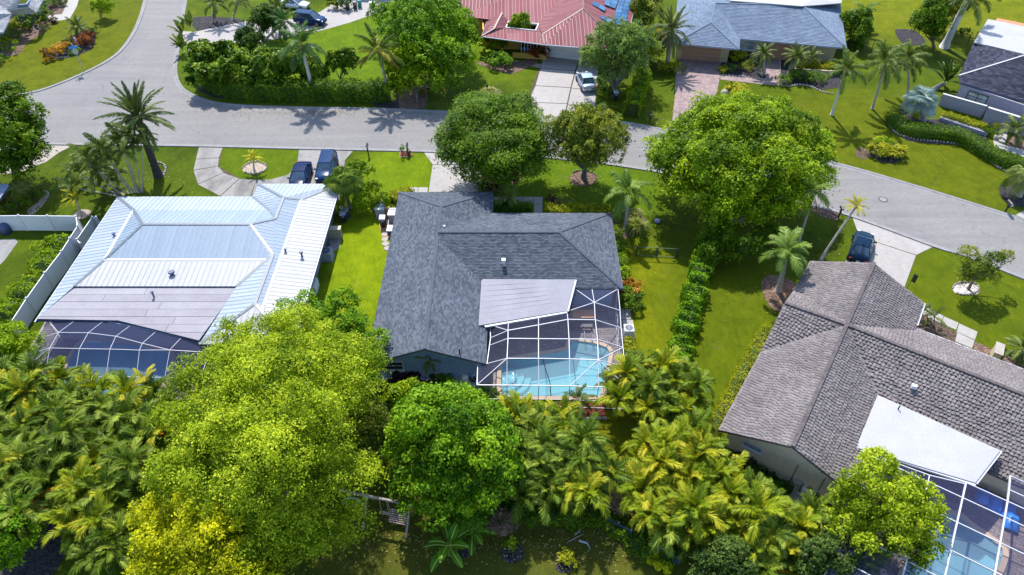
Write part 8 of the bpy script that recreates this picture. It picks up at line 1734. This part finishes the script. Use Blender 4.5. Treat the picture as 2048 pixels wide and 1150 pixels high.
# ------------------------------------------------------------------ patio things seen through the cages
t = thing('patio_table', 'orange-brown wooden table under the upper right part of the white pool cage', 'table', at(1166, 640)); m = MB(); m.box((0, 0, .76), (1.9, .95, .06)); m.build('tabletop', M_['orange_wood'], t)
for a in (-.85, .85):
    for b in (-.4, .4): m = MB(); m.box((a, b, .365), (.08, .08, .73)); m.build('leg', M_['orange_wood'], t)
t = thing('patio_bench', 'long dark bench beside the wooden table under the white pool cage', 'bench', at(1163, 658)); m = MB(); m.box((0, 0, .42), (1.8, .35, .06)); m.build('seat', M_['black_plastic'], t)
for a in (-.8, .8): m = MB(); m.box((a, 0, .195), (.06, .3, .39)); m.build('leg', M_['black_plastic'], t)
t = thing('covered_lounger', 'bright blue covered loungers heaped in the lower right cage', 'lounger', at(1988, 1012), R(-30)); rr = random.Random(3)
for i, (a, b) in enumerate(((-.8, .2), (0, 0), (.8, -.1), (1.0, -.9))):
    m = MB(); V = []; n = 7
    for u in range(n):
        for v in range(n):
            x, y = (u / (n - 1) - .5) * .95, (v / (n - 1) - .5) * 1.3; V.append((a + x, b + y, .55 * (1 - (2 * x / 1.0) ** 4) * (1 - (2 * y / 1.35) ** 4) ** .5 + rr.uniform(-.05, .05) + .05))
    m.add(V, [(u * n + v, (u + 1) * n + v, (u + 1) * n + v + 1, u * n + v + 1) for u in range(n - 1) for v in range(n - 1)]); m.build('cover', M_['blue_fabric'], t, True)
t = thing('kettle_barbecue', 'dark covered round barbecue inside the fenced left yard', 'barbecue', at(14, 465)); m = MB(); m.lathe((0, 0, 0), [(.5, 0), (.5, .7), (.4, .95), (.12, 1.08)], 14); m.build('cover', M_['navy_metal'], t, True)
flat('path', G((-30, 480), (30, 478), (36, 484), (10, 520), (-30, 560)), .02, M_['kerb'])
# fallen palm sheaths and branch on the bottom lawn
for i, (pts, r, mt, lab) in enumerate(((((1137, 1084), (1152, 1077), (1168, 1070)), .04, 'wood_pink', 'straight pale fallen stick on the bottom lawn'), (((1150, 1070), (1160, 1062), (1163, 1052)), .07, 'wood_pink', 'curled fallen palm sheath above the stick on the bottom lawn'), (((1158, 1082), (1174, 1088), (1180, 1100)), .08, 'lid_grey', 'grey curled palm sheath below the stick on the bottom lawn'))):
    P = [Vector(gp(*p)) for p in pts]; t = thing('fallen_branch', lab, 'fallen branch', (P[0].x, P[0].y, 0)); m = MB(); m.tube([(p.x - P[0].x, p.y - P[0].y, .07 + .05 * k) for k, p in enumerate(P)], [r, r * .8, r * .3], 5); m.build('branch', M_[mt], t)
# stone edging, every stone a piece
def edging(label, line, mat='stone_white', s=.3, gap=.04, seed=1, name='stone_edging', h=.16):
    L = spl([gp(*p) for p in line], 6); P = np.array(L); seg = np.linalg.norm(np.diff(P, axis=0), axis=1); cum = np.concatenate([[0], np.cumsum(seg)]); rr = random.Random(seed)
    c = P[len(P) // 2]; t = thing(name, label, 'garden edging', (c[0], c[1], 0)); q = 0.0; ms = []
    for k in range(4):
        m = MB(); a, b = rr.uniform(.8, 1.2), rr.uniform(.8, 1.1); pr = []
        V = [(math.cos(i * 1.047 + rr.uniform(-.2, .2)) * s * .5 * a * f, math.sin(i * 1.047) * s * .36 * b * f, z) for f, z in ((1, 0), (1.02, h * .55), (.6, h)) for i in range(6)]
        m.add(V, [(j * 6 + i, j * 6 + (i + 1) % 6, (j + 1) * 6 + (i + 1) % 6, (j + 1) * 6 + i) for j in range(2) for i in range(6)] + [tuple(range(12, 18))]); ms.append(mesh_np('stone', m.v, m.f, m.t, [MATS[mat]]))
    while q < cum[-1]:
        x, y = np.interp(q, cum, P[:, 0]), np.interp(q, cum, P[:, 1]); x2, y2 = np.interp(q + .1, cum, P[:, 0]), np.interp(q + .1, cum, P[:, 1])
        o = link('stone', ms[rr.randrange(4)], t); o.location = (x - c[0], y - c[1], .01); o.rotation_euler = (0, 0, math.atan2(y2 - y, x2 - x) + rr.uniform(-.2, .2)); o.scale = (rr.uniform(.8, 1.15),) * 3; q += (s + gap) * rr.uniform(.9, 1.15)
edging('row of white stones along the curving clipped hedge on the right lawn', ((1777, 236), (1779, 252), (1795, 268), (1830, 279), (1880, 284), (1920, 290), (1955, 306), (1985, 328), (2010, 342), (2045, 352)))
edging('row of stones between the dark bed and the pink pavers of the blue-grey house', ((1446, 151), (1480, 153), (1510, 157), (1531, 160)), s=.36, seed=2)
edging('white stones edging the round bushes right of the paved entrance walk', ((1564, 172), (1580, 173), (1600, 170), (1622, 174), (1645, 184), (1665, 188)), s=.34, seed=3)
edging('stones along the right side of the paved entrance walk', ((1560, 116), (1560, 140), (1559, 168)), s=.28, seed=4)
edging('curved tan stones by the pale drive at the left edge', ((60, 432), (78, 418), (92, 400), (97, 388), (88, 383)), s=.3, seed=5)
edging('white scalloped edging below the red mulch strip by the pool', ((1160, 838), (1185, 838), (1215, 837)), s=.42, seed=6)
edging('grey stones ringing the gravel of the sparse small tree', ((1905, 576), (1912, 568), (1930, 565), (1950, 569), (1957, 577), (1948, 587), (1925, 590), (1909, 585)), s=.24, seed=7)
edging('stones around the flower bed of the island palm', ((486, 336), (500, 326), (522, 325), (534, 334), (526, 344), (505, 349), (488, 344)), s=.3, seed=8)
edging('rocks around the foot of the tall date palm', ((300, 330), (312, 326), (326, 328), (332, 338), (328, 350)), s=.36, seed=9)
edging('edging blocks under the brown mulch ring by the road tree', ((1148, 345), (1158, 342), (1175, 343), (1190, 350), (1192, 361)), 'bark', s=.28, seed=10)
for i, (a, b) in enumerate(((1216, 8), )): pass
# stones in the island of the blue-grey house's tree
t = thing('garden_rock', 'rounded pale rock at the yellow bushes beside the paver drive', 'rock', at(1448, 190)); m = MB(); m.lathe((0, 0, 0), [(.5, 0), (.52, .3), (.35, .62), (.1, .72)], 8); m.build('rock', M_['stone_white'], t, True)
t = thing('entrance_pier', 'short beige plastered pier beside the slabs of the tiled house', 'garden wall', at(1986, 716), R(-33)); m = MB(); m.box((0, 0, .55), (.55, 1.3, 1.1)); m.build('pier', M_['plaster_cream'], t); m = MB(); m.box((0, 0, 1.14), (.65, 1.4, .07)); m.build('cap', M_['stone_white'], t)
# fallen leaves on grass, road edges and paths
rngl = np.random.default_rng(5); Cx = []; 
for px, py, sx, sy, n in ((700, 1010, 60, 60, 500), (900, 1090, 160, 30, 500), (1200, 1080, 150, 40, 450), (1500, 470, 160, 60, 700), (1180, 370, 60, 30, 250), (980, 390, 60, 25, 250), (600, 226, 220, 8, 500), (860, 220, 60, 12, 250), (1000, 318, 140, 6, 200), (1640, 425, 60, 14, 200), (690, 620, 60, 60, 200), (300, 360, 90, 30, 250), (1560, 600, 30, 30, 120), (1000, 240, 150, 5, 120), (1290, 240, 60, 30, 150), (900, 170, 60, 30, 200)):
    for _ in range(n):
        x, y = gp(px + rngl.normal() * sx * .6, py + rngl.normal() * sy * .6); Cx.append((x, y, .035 + rngl.random() * .03))
Cx = np.array(Cx); Nn = np.stack([rngl.normal(0, .25, len(Cx)), rngl.normal(0, .25, len(Cx)), np.ones(len(Cx))], 1); Ls = rngl.uniform(.07, .17, len(Cx))
Vv, Ff = leaf_quads(Cx, Nn, Ls, Ls * .6, rngl, 0); me = mesh_np('leaf_litter', Vv, Ff, rngl.random(len(Cx)), [leaf_mat('litter', (0.10, 0.06, 0.02), (0.26, 0.18, 0.06), (0.42, 0.36, 0.14), .1)]); o = link('leaf_litter', me)
tag(o, 'dry fallen leaves scattered over grass and road edges under the trees', 'fallen leaves', None, 'stuff')
